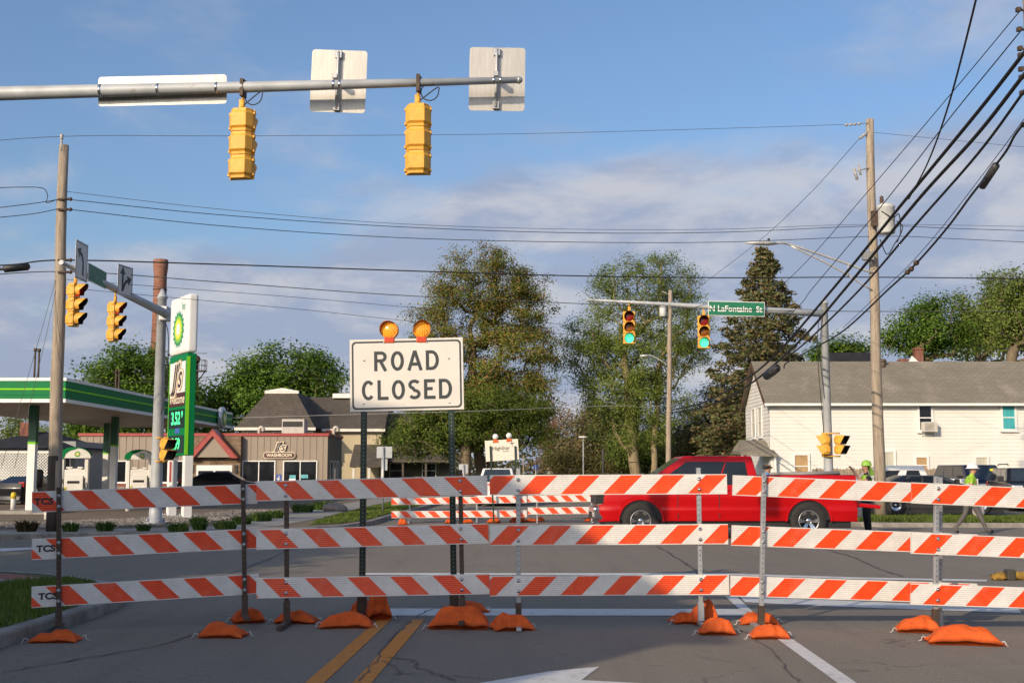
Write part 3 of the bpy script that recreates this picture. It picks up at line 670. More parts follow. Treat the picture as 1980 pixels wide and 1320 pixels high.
# --- big shingled building behind the shop
KY = 93.0; kx0 = X(453, KY); ke = Z(829, KY); kt = Z(763, KY + 4)
kb = thing('hip_roof_building', 'tan building with tall brown hipped shingle roof behind the shop', 'building', (kx0, KY, .1))
wx = X(608, KY) - kx0; mx_ = X(735, KY) - kx0
MB().bx(.4, wx - .4, .4, 12, 0, ke).build('wall', TAN, kb); MB().bx(wx - .4, mx_ - .3, 3.4, 13, 0, ke).build('wall', TAN, kb)
q = MB(); hip(q, 0, wx, 0, 12, ke, kt, 1.9, 3.6); q.build('roof', ROOFD, kb)
q = MB(); q.add([(wx - 2.6, 3, ke), (mx_, 3, ke), (mx_, 8, kt - .05), (wx - 2.6, 8, kt - .05), (mx_, 13, ke), (wx - 2.6, 13, ke)], [(0, 1, 2, 3), (3, 2, 4, 5), (1, 4, 2)]); q.build('roof', ROOFD, kb)
q = MB(); q.bx(-.05, wx + .05, -.12, .02, ke - .2, ke + .02); q.bx(wx + .05, mx_ + .05, 2.88, 3.02, ke - .2, ke + .02); q.build('gutter', GREYROOFTRIM, kb)
q = MB(); q.bx(1.75, wx - 1.7, 2.2, 2.6, kt - .12, kt + .10); q.add([(1.75, 2.2, kt + .10), (wx - 1.7, 2.2, kt + .10), ((wx) / 2, 2.4, kt + .34)], [(0, 1, 2)]); q.build('ridge_cap', GREYROOFTRIM, kb)
q = MB(); q.bx(wx + .2, mx_ - 2.6, 7.4, 8.4, kt - .15, kt + .22); q.build('ridge_tarpaulin', mat('white_tarpaulin', (.72, .70, .66), .6, bump=.6, bscale=6), kb)
q = MB(); q.bx(mx_ - 2.6, mx_ - 1.9, 7, 8, kt - .5, kt + 1.0); q.build('chimney', mat('concrete_block', (.3, .28, .24), .9), kb)
for i in range(3): win(kb, .9 + i * 1.9, 2.0 + i * 1.9, ke - 1.0, ke - .35, .398, DARKGLASS, WHITE, None, .07, .05)
q = MB(); q.prism([(0, 0), (.9, 0), (.75, 2.4), (.1, 2.4)], 'y', 2.6, 3.3); fl = q.build('red_flue', REDTRIM, kb); fl.location = (wx + .3, 0, Z(893, KY))
q = MB(); q.add([(mx_ - 2.4, .6, 2.0), (mx_ + .2, .6, 2.0), (mx_ + .2, 3.3, 3.6), (mx_ - 2.4, 3.3, 3.6), (mx_ - 2.4, .6, 1.8), (mx_ + .2, .6, 1.8)], [(0, 1, 2, 3), (0, 1, 5, 4)]); pq = q.build('porch_roof', ROOFD, kb)
for xx in (mx_ - 2.2, mx_ - 1.0, mx_): MB().bx(xx, xx + .18, .7, .9, 0, 1.85).build('porch_post', GREYROOFTRIM, pq)
# shaded porch house under the maple
SY = 96.0; ph = thing('porch_house', 'dark shaded house with a deep porch under the big maple', 'house', (X(800, SY), SY, .1))
DARKW = siding('shaded_brown_siding', (.085, .068, .05))  # tree shade over this house is put into the dark wall colour
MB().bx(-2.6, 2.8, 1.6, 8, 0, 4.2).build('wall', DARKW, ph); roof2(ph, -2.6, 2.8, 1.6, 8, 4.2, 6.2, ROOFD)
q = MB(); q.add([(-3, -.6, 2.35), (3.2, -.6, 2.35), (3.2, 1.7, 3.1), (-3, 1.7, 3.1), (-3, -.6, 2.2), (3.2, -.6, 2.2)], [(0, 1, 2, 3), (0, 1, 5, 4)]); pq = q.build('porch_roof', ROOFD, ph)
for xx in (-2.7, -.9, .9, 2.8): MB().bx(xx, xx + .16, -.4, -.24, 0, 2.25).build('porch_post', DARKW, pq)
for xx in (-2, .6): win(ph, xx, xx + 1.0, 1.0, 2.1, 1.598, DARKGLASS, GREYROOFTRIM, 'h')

# --- lattice-sided house on the far left
LY = 64.0; lh = thing('lattice_house', 'small house with white lattice porch and dark roof at the far left', 'house', (X(-60, LY), LY, .1))
lx = X(100, LY) - X(-60, LY)
MB().bx(0, lx + .5, 2.0, 8, 0, 3.1).build('wall', siding('blue_grey_siding', (.28, .30, .30)), lh)
q = MB(); hip(q, -.4, lx + .75, -.4, 8.4, Z(870, LY), Z(838, LY + 3), 2.4, .4); lr = q.build('roof', ROOFB, lh)
q = MB(); xx = X(10, LY) - X(-60, LY); q.bx(xx - .35, xx + .35, 2.6, 3.3, 3.0, Z(816, LY)); q.build('chimney', BRICKM, lr)
q = MB(); h_ = Z(872, LY) - .1; pw = lx - .1
for i in range(int((pw + h_) / .16)):
    a = i * .16
    for s_ in (0, 1):
        x0_, z0_ = (a, 0) if a < pw else (pw, a - pw); x1_, z1_ = (a - h_, h_) if a > h_ else (0, a)
        if s_: x0_, x1_ = pw - x0_, pw - x1_
        q.tube([(x0_, -.02 - .02 * s_, z0_), (x1_, -.02 - .02 * s_, z1_)], .024, 4, smooth=False)
lo = q.build('lattice_strip', WHITE, lh); lo['kind'] = 'stuff'
q = MB(); q.bx(-.05, pw + .1, -.09, -.06, h_ - .1, h_ + .05); q.bx(pw, pw + .12, -.09, .03, 0, h_ - .1); q.build('lattice_frame', WHITE, lh)
win(lh, lx - .4, lx + .2, .9, 2.2, 1.998, DARKGLASS, WHITE, 'h')

# --- brick smokestack and a rusty tower frame
CY = 125.0; st = thing('brick_smokestack', 'tall round red brick smokestack rising behind the petrol station', 'chimney', (X(305, CY, 700), CY, 0))
zt = Z(502, CY); r1 = 12.5 / F * CY
q = MB(); q.lathe([(r1 * 1.35, 0), (r1 * .98, zt - 1.9), (r1 * .98, zt - 1.6), (r1 * 1.12, zt - .9), (r1 * 1.16, zt - .15), (r1 * 1.05, zt), (r1 * .7, zt), (r1 * .7, zt - .5)], 22)
def stackmat():
    t = NT('stack_brick'); br = t.N.new('ShaderNodeTexBrick'); s = t.N.new('ShaderNodeSeparateXYZ'); t.L.new(t.tc, s.inputs[0])
    a = t.math('ARCTAN2', s.outputs[1], s.outputs[0]); c = t.N.new('ShaderNodeCombineXYZ'); t.L.new(t.math('MULTIPLY', a, 1.3), c.inputs[0]); t.L.new(s.outputs[2], c.inputs[1]); t.L.new(c.outputs[0], br.inputs['Vector'])
    br.inputs['Scale'].default_value = 1; br.inputs['Brick Width'].default_value = .42; br.inputs['Row Height'].default_value = .16; br.inputs['Mortar Size'].default_value = .015
    br.inputs['Color1'].default_value = (.20, .065, .038, 1); br.inputs['Color2'].default_value = (.30, .11, .065, 1); br.inputs['Mortar'].default_value = (.26, .2, .16, 1)
    k = t.rng(t.noise(1.6, 8, .75), .52, .72); c2 = t.mix(t.math('MULTIPLY', k, .6), br.outputs[0], (.36, .27, .21)); return t.done(t.mix(t.math('MULTIPLY', t.rng(t.noise(.5, 5), .5, .7), .6), c2, (.10, .045, .03)), .9)
q.build('shaft', stackmat(), st); q = MB()
for zz in (zt - 3.2, zt - 5.2, zt - 7.6, zt - 9.5): q.lathe([(r1 * 1.06, zz), (r1 * 1.08, zz), (r1 * 1.08, zz + .1), (r1 * 1.06, zz + .1)], 22)
q.build('iron_band', RUSTY, st)
TY = 118.0; tw = thing('rusty_tower', 'rusty steel tower with a railed platform beside the fuel sign', 'tower', (X(378, TY, 700), TY, 0))
z1 = Z(716, TY); q = MB(); q.cyl((0, 0, 0), (0, 0, Z(693, TY)), .34, .30, 10); q.ball((.05, 0, Z(695, TY)), .45, 8, 6); q.build('column', RUSTY, tw)
q = MB(); q.bx(-.3, 1.0, -.5, .5, z1 - .12, z1); q.tube([(.2, 0, z1 - 1.2), (.95, 0, z1 - .1)], .06, 5); q.build('platform', RUSTY, tw)
q = MB()
for xx, yy in ((0.0, -.5), (.5, -.5), (1, -.5), (1, 0), (1, .5), (.5, .5)): q.cyl((xx, yy, z1), (xx, yy, z1 + 1.0), .03, .03, 5)
for zz in (.5, 1.0): q.tube([(0, -.5, z1 + zz), (1, -.5, z1 + zz), (1, .5, z1 + zz), (.5, .5, z1 + zz)], .025, 5)
q.build('railing', RUSTY, tw); q = MB(); q.tube([(.1, 0, Z(693, TY)), (.1, 0, Z(683, TY)), (1.1, 0, Z(690, TY) + .35)], .03, 5); q.build('davit', RUSTY, tw)

# --- house behind the photographer: its roof shades the near left of the junction
bh = thing('corner_house', 'two storey hipped roof house standing back from the near left kerb', 'house', (0, 0, .12))
HX0, HX1, HY0, HY1, HE, HR = -21.0, -8.2, -4.0, 2.4, 7.3, 8.9
MB().bx(HX0 + .4, HX1 - .4, HY0 + .4, HY1 - .4, 0, HE).build('wall', TAN, bh)
q = MB(); hip(q, HX0, HX1, HY0, HY1, HE, HR, 2.9, .2); q.build('roof', ROOFD, bh)
for i in range(4):
    for zz in (.9, 3.9): win(bh, HX0 + 1.4 + i * 3, HX0 + 2.6 + i * 3, zz, zz + 1.5, HY0 + .398, DARKGLASS, WHITE, 'h')
    if i < 1:
        for zz in (.9, 3.9): win(bh, HY0 + 1.6 + i * 3, HY0 + 2.8 + i * 3, zz, zz + 1.5, -(HX1 - .4) - .002, DARKGLASS, WHITE, 'h', M=M90)
MB().bx(HY1 - 4.2, HY1 - 3.2, -(HX1 - .36), -(HX1 - .4) , 0, 2.1, M90).build('door', REDTRIM, bh)
# ------------------------------------------------------------------ trees
BARK = mat('tree_bark', (.17, .13, .085), .95, var=.35, scale=4, stretch=(2, 2, .4), bump=.6, bscale=18)
BARKL = mat('pale_bark', (.27, .215, .13), .95, var=.35, scale=4, stretch=(2, 2, .4), bump=.6, bscale=18)
def leaves(pts, size, rnd, ctr=None, long=1.0):
    n_ = len(pts); c = np.array(pts, dtype=np.float64); rs = np.random.RandomState(rnd.randint(0, 10 ** 6))
    a = rs.normal(size=(n_, 3)); a[:, 2] *= .6; a /= np.linalg.norm(a, axis=1)[:, None]
    b = rs.normal(size=(n_, 3)); b -= a * np.sum(a * b, 1)[:, None]; b /= np.linalg.norm(b, axis=1)[:, None]
    if ctr is not None:                    # leaves face outwards and up, with scatter
        nn = (c - ctr); nn /= np.linalg.norm(nn, axis=1)[:, None] + 1e-6; nn = nn * .55 + np.array([0, 0, .45]) + rs.normal(size=(n_, 3)) * .42; nn /= np.linalg.norm(nn, axis=1)[:, None]
        a = a - nn * np.sum(a * nn, 1)[:, None]; a /= np.linalg.norm(a, axis=1)[:, None] + 1e-6; b = np.cross(nn, a)
    s = (size * rs.uniform(.55, 1.25, n_))[:, None]; nrm = np.cross(a, b)
    q = np.stack([c - a * s * long * .5, c + b * s * .36 + nrm * s * .08, c + a * s * long * .5, c - b * s * .36 + nrm * s * .08], 1).reshape(-1, 3)
    return q
def leaf_mesh(name, q):
    me = bpy.data.meshes.new(name); n_ = len(q) // 4
    me.vertices.add(len(q)); me.vertices.foreach_set('co', q.astype(np.float32).ravel())
    me.loops.add(n_ * 4); me.loops.foreach_set('vertex_index', np.arange(n_ * 4, dtype=np.int32))
    me.polygons.add(n_); me.polygons.foreach_set('loop_start', np.arange(0, n_ * 4, 4, dtype=np.int32)); me.polygons.foreach_set('loop_total', np.full(n_, 4, dtype=np.int32))
    me.update(calc_edges=True); return me
def tree(name, label, base, trunk_top, lobes, ncl, per, lsize, lm, seed, group=None, bark=BARK, rt=.03, spread=.55, trunks=1, shell=.55, bare=0.0, tw=.35, cat='tree'):
    """lobes: (dx, dy, z, rx, ry, rz) about the base; ncl leaf clusters hang on branch ends."""
    rnd = random.Random(seed); root = thing(name, label, cat, base, 0, group)
    nodes = []; par = []
    def addn(p, q): nodes.append(V(p)); par.append(q); return len(nodes) - 1
    for tk in range(trunks):
        k = addn((rnd.uniform(-.1, .1) * tk * 3 + tk * tw * 1.2, rnd.uniform(-.2, .2) * tk, -.1), -1); st = 9; ox = nodes[k].x; lean = (tk - (trunks - 1) / 2) * .16
        for i in range(1, st + 1):
            z = trunk_top * i / st; w = .05 * trunk_top / 10
            k = addn((ox + lean * z + rnd.uniform(-w, w) * 2, rnd.uniform(-w, w) * 2, z), k)
    vol = [l[3] * l[4] * l[5] for l in lobes]; tg = []
    while len(tg) < ncl:
        l = rnd.choices(lobes, vol)[0]; d = V((rnd.gauss(0, 1), rnd.gauss(0, 1), rnd.gauss(0, 1))).normalized() * (rnd.random() ** (1 - shell))
        tg.append(V((l[0] + d.x * l[3], l[1] + d.y * l[4], l[2] + d.z * l[5])))
    tg.sort(key=lambda p: (p - V((0, 0, min(max(p.z - 1.5, 1.5), trunk_top)))).length)
    tips = []
    for t in tg:
        best = None; bc = 1e9
        for i, p in enumerate(nodes):
            if p.z < 1.2: continue
            d = (t - p).length; c = d + 1.1 * max(0, p.z - t.z + .25 * math.hypot(t.x - p.x, t.y - p.y))
            if c < bc: bc = c; best = i
        p = nodes[best]; d = (t - p).length; s = max(2, min(5, int(d / .7))); k = best
        for i in range(1, s + 1):
            f = i / s; q = p.lerp(t, f); q.z += math.sin(math.pi * f) * .08 * d - .0; j = .06 * d
            if i < s: q += V((rnd.uniform(-j, j), rnd.uniform(-j, j), rnd.uniform(-j, j)))
            k = addn(q, k)
        tips.append(k)
    cnt = [0] * len(nodes)
    for k in tips:
        while k >= 0: cnt[k] += 1; k = par[k]
    q = MB()
    for i, p in enumerate(nodes):
        if par[i] < 0 or cnt[i] == 0: continue
        a = nodes[par[i]]; r0 = rt * cnt[par[i]] ** .52; r1 = rt * cnt[i] ** .52
        if par[par[i]] < 0: r0 *= 1.45
        q.tube([a, p], [r0 if r0 < r1 * 1.6 else r1 * 1.15, r1], 7 if r1 > .08 else (5 if r1 > .04 else 3), cap=False)
    q.build('trunk', bark, root, fix=False)
    pts = []
    for t in tips:
        if rnd.random() < bare: continue
        c = nodes[t]; pc = nodes[par[t]]; sp = spread * rnd.uniform(.65, 1.3); k = int(per * rnd.uniform(.5, 1.4))
        for i in range(k):
            f = rnd.random() ** 1.5; b = c.lerp(pc, f * .9)
            d = V((rnd.gauss(0, 1), rnd.gauss(0, 1), rnd.gauss(0, .75))); pts.append(tuple(b + d * sp * .55))
    cz = sum(l[2] for l in lobes) / len(lobes); cx0 = sum(l[0] for l in lobes) / len(lobes)
    crown = obj('crown', leaf_mesh('crown', leaves(pts, lsize, rnd, np.array([cx0, 0, cz - 1.5]))), lm, root)
    return root
def pxl(base, Y, L_):                    # crown lobes from their place in the photograph
    out = []
    for (u, v, ru, rv) in L_:
        p = P(u, v, Y); s = F / Y; out.append((p.x - base[0], random.Random(int(u + v)).uniform(-.4, .4), p.z - base[2], ru / s, (ru + rv) / 2 / s, rv / s))
    return out
MAPLE = leafmat('maple_leaves', [(.14, .22, .035), (.18, .27, .045), (.22, .30, .055), (.28, .27, .07), (.42, .27, .09), (.46, .25, .10)], .35)
MAPLEG = leafmat('maple_green_leaves', [(.08, .14, .02), (.13, .20, .03), (.18, .245, .042), (.26, .26, .07)], .35)
OLIVE = leafmat('olive_young_leaves', [(.19, .26, .05), (.24, .31, .065), (.29, .35, .085), (.21, .27, .055)], .35)
DENSE = leafmat('dense_green_leaves', [(.07, .14, .018), (.11, .21, .026), (.165, .275, .036), (.23, .33, .055)], .35)
SPRUCEM = leafmat('spruce_needles', [(.075, .10, .035), (.11, .13, .048), (.15, .13, .055), (.21, .135, .062)], .1)
BROWNL = leafmat('brown_budding_twigs', [(.14, .115, .05), (.20, .16, .07), (.17, .19, .06), (.25, .16, .09)], .3)
REDBUD = leafmat('reddish_buds', [(.24, .12, .08), (.30, .15, .09), (.20, .15, .08)], .3)

b = V((X(932, 76), 76, .1))
tree('maple_tree', 'tall broad maple with orange tinged leaves left of the far road', b, 10.5, pxl(b, 76, [(930, 545, 100, 70), (890, 620, 80, 70), (990, 590, 75, 85), (850, 590, 40, 40), (1000, 690, 85, 75), (880, 720, 95, 80), (1040, 540, 26, 34), (945, 500, 40, 28), (1045, 660, 45, 45), (930, 800, 120, 70), (1020, 770, 70, 60), (830, 620, 40, 40), (1055, 590, 24, 40)]), 640, 185, .135, MAPLE, 11, rt=.0145, spread=.58, trunks=2, tw=.5, bark=BARK, shell=.74)
b = V((X(900, 73), 73, .1))
tree('maple_tree', 'lower dark green maple crown spreading behind the ROAD CLOSED sign posts', b, 5.5, pxl(b, 73, [(830, 830, 85, 60), (930, 810, 110, 60), (1010, 800, 80, 50), (800, 740, 40, 60), (775, 860, 45, 30), (1030, 845, 55, 28), (810, 650, 24, 40)]), 420, 150, .14, MAPLEG, 12, rt=.016, spread=.6)
b = V((X(1232, 80), 80, .1))
tree('ash_tree', 'airy olive leaved tree with forked trunk right of the far road', b, 9.5, pxl(b, 80, [(1240, 550, 85, 60), (1285, 520, 60, 35), (1180, 620, 75, 55), (1300, 620, 70, 70), (1150, 690, 55, 45), (1240, 690, 110, 60), (1130, 640, 35, 40), (1330, 690, 45, 50), (1200, 760, 90, 50), (1310, 580, 45, 45), (1110, 720, 40, 40), (1270, 780, 90, 50), (1120, 665, 45, 50), (1345, 640, 35, 55), (1180, 560, 45, 45), (1335, 540, 25, 35), (1220, 830, 90, 45)]), 760, 125, .13, OLIVE, 13, rt=.0140, spread=.60, trunks=2, bark=BARKL, tw=.6, bare=.02, shell=.72)
b = V((X(1390, 86), 86, .1))
tree('crab_apple', 'round brown olive tree between the far pole and the white house', b, 3.6, pxl(b, 86, [(1385, 830, 85, 70), (1330, 850, 55, 60), (1430, 850, 50, 60), (1400, 770, 60, 40)]), 240, 120, .17, BROWNL, 14, rt=.022, spread=.75)
b = V((X(1150, 110), 110, .1))
tree('budding_tree', 'brown budding tree above the far road between the big trees', b, 4.6, pxl(b, 110, [(1130, 850, 50, 60), (1170, 820, 50, 50), (1140, 780, 28, 30), (1215, 840, 45, 55), (1250, 870, 40, 40), (1190, 890, 70, 25), (1100, 885, 40, 30)]), 330, 110, .22, BROWNL, 15, rt=.024, spread=.9, bark=BARKL)
b = V((X(1065, 120), 120, .1))
tree('redbud_tree', 'reddish budding tree with pale branches just left of the far lamp post', b, 5, pxl(b, 120, [(1062, 850, 32, 40), (1085, 820, 26, 40), (1050, 890, 25, 20), (1100, 880, 30, 30)]), 110, 70, .22, REDBUD, 16, rt=.03, spread=.9, bark=mat('white_bark', (.42, .38, .31), .9, var=.3))
b = V((X(1260, 100), 100, .1))
tree('shade_tree', 'dark green tree in shade behind the forked trunk', b, 3.6, pxl(b, 100, [(1215, 870, 40, 36), (1270, 860, 55, 40), (1320, 870, 45, 40)]), 150, 120, .2, MAPLEG, 17, rt=.022, spread=.85)
b = V((X(1270, 104), 104, .1))
tree('understory_thicket', 'brownish green thicket closing the view under the far trees', b, 2.2, pxl(b, 104, [(1085, 893, 45, 26), (1150, 900, 55, 22), (1215, 880, 50, 34), (1300, 885, 60, 36), (1370, 880, 60, 40), (1440, 885, 45, 40)]), 330, 110, .19, leafmat('thicket_leaves', [(.12, .13, .04), (.17, .17, .055), (.20, .15, .07), (.13, .16, .04)], .35), 18, rt=.014, spread=.8, cat='shrub')
# left, behind the station
b = V((X(238, 108), 108, .1))
tree('green_tree', 'dense green round tree above the station canopy beside the smokestack', b, 8, pxl(b, 108, [(235, 720, 80, 55), (190, 750, 50, 50), (275, 720, 50, 60), (240, 800, 105, 60), (320, 740, 40, 50), (150, 840, 60, 40), (360, 770, 40, 60)]), 260, 130, .30, DENSE, 21, rt=.022, spread=1.1)
b = V((X(530, 112), 112, .1))
tree('green_tree', 'broad bright green tree behind the hipped shingle roof', b, 7.5, pxl(b, 112, [(540, 720, 90, 50), (470, 740, 60, 45), (600, 720, 60, 45), (430, 770, 45, 40), (530, 780, 150, 50), (645, 740, 35, 40), (420, 820, 45, 40), (500, 695, 40, 26), (590, 690, 40, 24)]), 280, 130, .30, DENSE, 22, rt=.022, spread=1.1)
b = V((X(120, 135), 135, .1))
tree('bare_tree', 'thin pale green tree far behind the lattice house', b, 5, pxl(b, 135, [(120, 850, 55, 38), (60, 850, 40, 36), (20, 830, 40, 36), (165, 830, 30, 30)]), 150, 55, .26, OLIVE, 23, rt=.03, spread=1.1)
# right, behind the white house
for i, (u, Yt, tt, L_, lm, lab, nc, pr_) in enumerate((
    (1770, 105, 9, [(1780, 640, 75, 55), (1730, 655, 40, 35), (1810, 600, 45, 40), (1850, 650, 50, 50)], DENSE, 'green tree right behind the white house roof near its middle', 190, 100),
    (1900, 112, 11, [(1905, 640, 60, 70), (1880, 600, 40, 40), (1925, 570, 35, 45)], OLIVE, 'pale olive tree rising behind the roof beyond the green tree', 170, 90),
    (1965, 100, 11, [(1960, 610, 60, 80), (1950, 560, 35, 40), (1990, 570, 45, 55), (2020, 640, 60, 60)], OLIVE, 'tall thin leaved tree at the right edge behind the roof', 210, 85),
    (1625, 110, 6, [(1620, 680, 22, 26), (1590, 690, 24, 24), (1655, 685, 22, 22), (1640, 665, 10, 16)], DENSE, 'small green tree tops beside the grey signal post', 110, 80))):
    b = V((X(u, Yt), Yt, .1)); tree('background_tree', lab, b, tt, pxl(b, Yt, L_), nc, pr_, .24, lm, 30 + i, rt=.03, spread=.95, group='trees behind the white house')

# spruce with drooping boughs
def spruce(label, base, H, rad, seed):
    rnd = random.Random(seed); root = thing('spruce_tree', label, 'tree', base); q = MB(); pts = []
    q.tube([(0, 0, -.1), (.05, 0, H * .5), (0, 0, H)], [.30, .18, .02], 8)
    z = 1.2
    while z < H - .25:
        f = 1 - z / H; r = rad * (f ** .8) * 1.05 + .12; k = int(7 + 6 * f); a0 = rnd.uniform(0, 6.28)
        for i in range(k):
            a = a0 + 6.283 * i / k + rnd.uniform(-.25, .25); rr = r * rnd.uniform(.55, 1.22)
            if rnd.random() < .12: continue
            path = [V((math.cos(a) * rr * t, math.sin(a) * rr * t, z + rr * (.10 * t - .42 * t * t + .22 * t ** 4))) for t in (0, .3, .6, .85, 1)]
            q.tube(path, [.05 * f + .012, .035 * f + .01, .025 * f + .008, .015, .006], 4, cap=False)
            m_ = int(26 + 95 * rr / 2)
            for j in range(m_):
                t = rnd.random() ** .6; c = path[min(4, int(t * 4.99))].lerp(path[min(4, int(t * 4.99) + 1)], (t * 4.99) % 1); w = .24 * (1.15 - t) * rr ** .5 + .05
                pts.append((c.x + rnd.gauss(0, w), c.y + rnd.gauss(0, w), c.z - abs(rnd.gauss(0, .13)) + rnd.gauss(0, .05)))
        z += rnd.uniform(.26, .40) * (.75 + .5 * f)
    q.build('trunk', BARK, root, fix=False); obj('crown', leaf_mesh('crown', leaves(pts, .17, rnd, long=1.5)), SPRUCEM, root); return root
YS = 72.0; spruce('tall pointed spruce with brown cones left of the signal post', (X(1486, YS), YS, .1), Z(471, YS) - .1, 4.9, 41)

# trees out of frame on the left that shade the far left pavement
b = V((-20.5, 15.0, .1)); tree('shade_tree', 'broad green tree beyond the left edge of the view', b, 4.5, [(0, 0, 6, 3.4, 3.4, 2.3), (2, -1, 5.4, 2.4, 2.4, 1.8), (-2, 1, 5.6, 2.4, 2.4, 1.8)], 170, 110, .34, DENSE, 51, rt=.022, spread=1.1)
b = V((-16.5, 8.0, .1)); tree('shade_tree', 'green tree beside the corner house left of the view', b, 4.5, [(0, 0, 6, 2.8, 2.8, 2.3), (1.5, 0, 5.2, 2.2, 2.2, 1.8)], 140, 110, .34, DENSE, 52, rt=.022, spread=1.1)

# far-off wood closing the view
rnd = random.Random(77); pts = []
for i in range(330):
    u = rnd.uniform(-100, 2100); Yw = rnd.uniform(185, 228); c = P(u, 912, Yw); h = rnd.uniform(3.5, 8) * (1 if u < 760 or u > 1330 else .8)
    for j in range(95):
        d = V((rnd.gauss(0, 1), rnd.gauss(0, 1), rnd.gauss(0, 1))); pts.append((c.x + d.x * 2.2, c.y + d.y * 2.0, abs(h * .55 + d.z * h * .3)))
tag(obj('distant_wood', leaf_mesh('distant_wood', leaves(pts, .8, rnd)), leafmat('distant_leaves', [(.06, .075, .025), (.10, .10, .04), (.13, .095, .05), (.05, .07, .02)], .2)), 'hazy belt of distant trees closing the end of the road', 'wood', kind='stuff')

# clumps of daylilies and shrubs in the stone bed
TUFT = leafmat('tuft_leaves', [(.035, .075, .015), (.06, .12, .022), (.095, .165, .03), (.14, .18, .05)], .25)
REDT = leafmat('red_grass_leaves', [(.09, .05, .03), (.05, .06, .02), (.13, .07, .04)], .25)
def tuft(u, v, w, h, label, mt=TUFT, seed=1, cat='shrub'):
    rnd = random.Random(seed); p = G(u, v, .13); s = F / p.y; W = w / s; H_ = h / s; vs = []; fs = []
    for i in range(int(260 + 180 * W)):
        a = rnd.uniform(0, 6.283); r = rnd.random() ** .6 * W * .40; x, y = math.cos(a) * r, math.sin(a) * r; o = len(vs); hh = H_ * rnd.uniform(.45, 1.05) * (1 - .35 * (r / (W * .4)) ** 2); l = rnd.uniform(.15, .95) * hh; b_ = rnd.uniform(0, 6.28); ww = .014
        mx, my = x + math.cos(a) * l * .4, y + math.sin(a) * l * .4; ex, ey = x + math.cos(a) * l, y + math.sin(a) * l
        vs += [(x - ww * math.cos(b_), y - ww * math.sin(b_), 0), (x + ww * math.cos(b_), y + ww * math.sin(b_), 0), (mx + ww * math.cos(b_), my + ww * math.sin(b_), hh * .7), (mx - ww * math.cos(b_), my - ww * math.sin(b_), hh * .7), (ex, ey, hh)]
        fs += [(o, o + 1, o + 2, o + 3), (o + 3, o + 2, o + 4)]
    me = bpy.data.meshes.new('shrub'); me.from_pydata(vs, [], fs); o = obj('shrub', me, mt); o.location = (p.x, p.y, .13); return tag(o, label, cat, 'clumps in the stone planting bed')
for i, (u, v, w, h, l, mt) in enumerate((
    (52, 1027, 42, 26, 'reddish tipped grass clump left of the near wooden pole', REDT), (136, 1027, 32, 20, 'low green clump just right of the near wooden pole', TUFT), (203, 1026, 36, 21, 'round dark green clump midway between wooden pole and signal post', TUFT),
    (277, 1026, 28, 15, 'low green clump just left of the grey signal post', TUFT), (345, 1028, 42, 20, 'wide clump in front of the fuel sign posts', TUFT), (386, 1024, 28, 18, 'small clump right of the fuel sign front posts', TUFT), (384, 1012, 36, 16, 'clump beside the fuel sign base plate', TUFT),
    (436, 1022, 46, 19, 'clump behind the barricade post right of the fuel sign', TUFT), (468, 1013, 40, 19, 'clump third from the far end of the bed', TUFT), (505, 1007, 46, 20, 'bushy clump second from the far end of the bed', TUFT), (530, 1001, 40, 18, 'clump tucked behind the others at mid bed', TUFT), (585, 990, 46, 20, 'bright green clump near the bed far end', TUFT), (625, 985, 54, 20, 'wide bright clump at the very end of the bed by a rock', TUFT))):
    tuft(u, v, w, h, l, mt, 60 + i)
rk = MB(); rk.ball((0, 0, .1), .38, 9, 6, (1.3, 1, .55)); o = rk.build('boulder', mat('boulder', (.22, .18, .15), .9, var=.3, bump=.8, bscale=6)); p = G(650, 988, .13); o.location = p
for vtx in o.data.vertices: vtx.co *= 1 + .25 * noise.noise(vtx.co * 3)
tag(o, 'brown boulder at the far end of the planting bed', 'boulder')
# ------------------------------------------------------------------ petrol station canopy, pumps, price sign
CYN = 40.0; cxr = X(126, CYN, 750); cz0 = Z(778, CYN); cz1 = Z(730, CYN); CL = 23.8; CWd = 6.6
can = thing('fuel_canopy', 'flat green and white petrol station canopy with white and green pillars', 'canopy', (cxr, CYN, 0))
SOFF = mat('canopy_soffit', (.30, .25, .20), .55, var=.15, scale=.6)
MB().bx(-CWd, -.02, .02, CL, cz0 + .04, cz1 - .04).build('deck', SOFF, can)
hgt = cz1 - cz0; bands = ((.0, .15, WHITE, .05), (.15, .30, GREENP, .03), (.30, .50, GREENP, .02), (.50, .58, LIME, .045), (.58, .87, GREENP, .03), (.87, 1.0, WHITE, .05))
for a, b_, mm, pr in bands:
    q = MB(); q.bx(-CWd, pr, -pr, .0, cz0 + a * hgt, cz0 + b_ * hgt - .003); q.bx(.0, pr, .0, CL, cz0 + a * hgt, cz0 + b_ * hgt - .003)
    q.build('fascia_strip', mm, can, bevel=.012 if mm is not WHITE else 0)
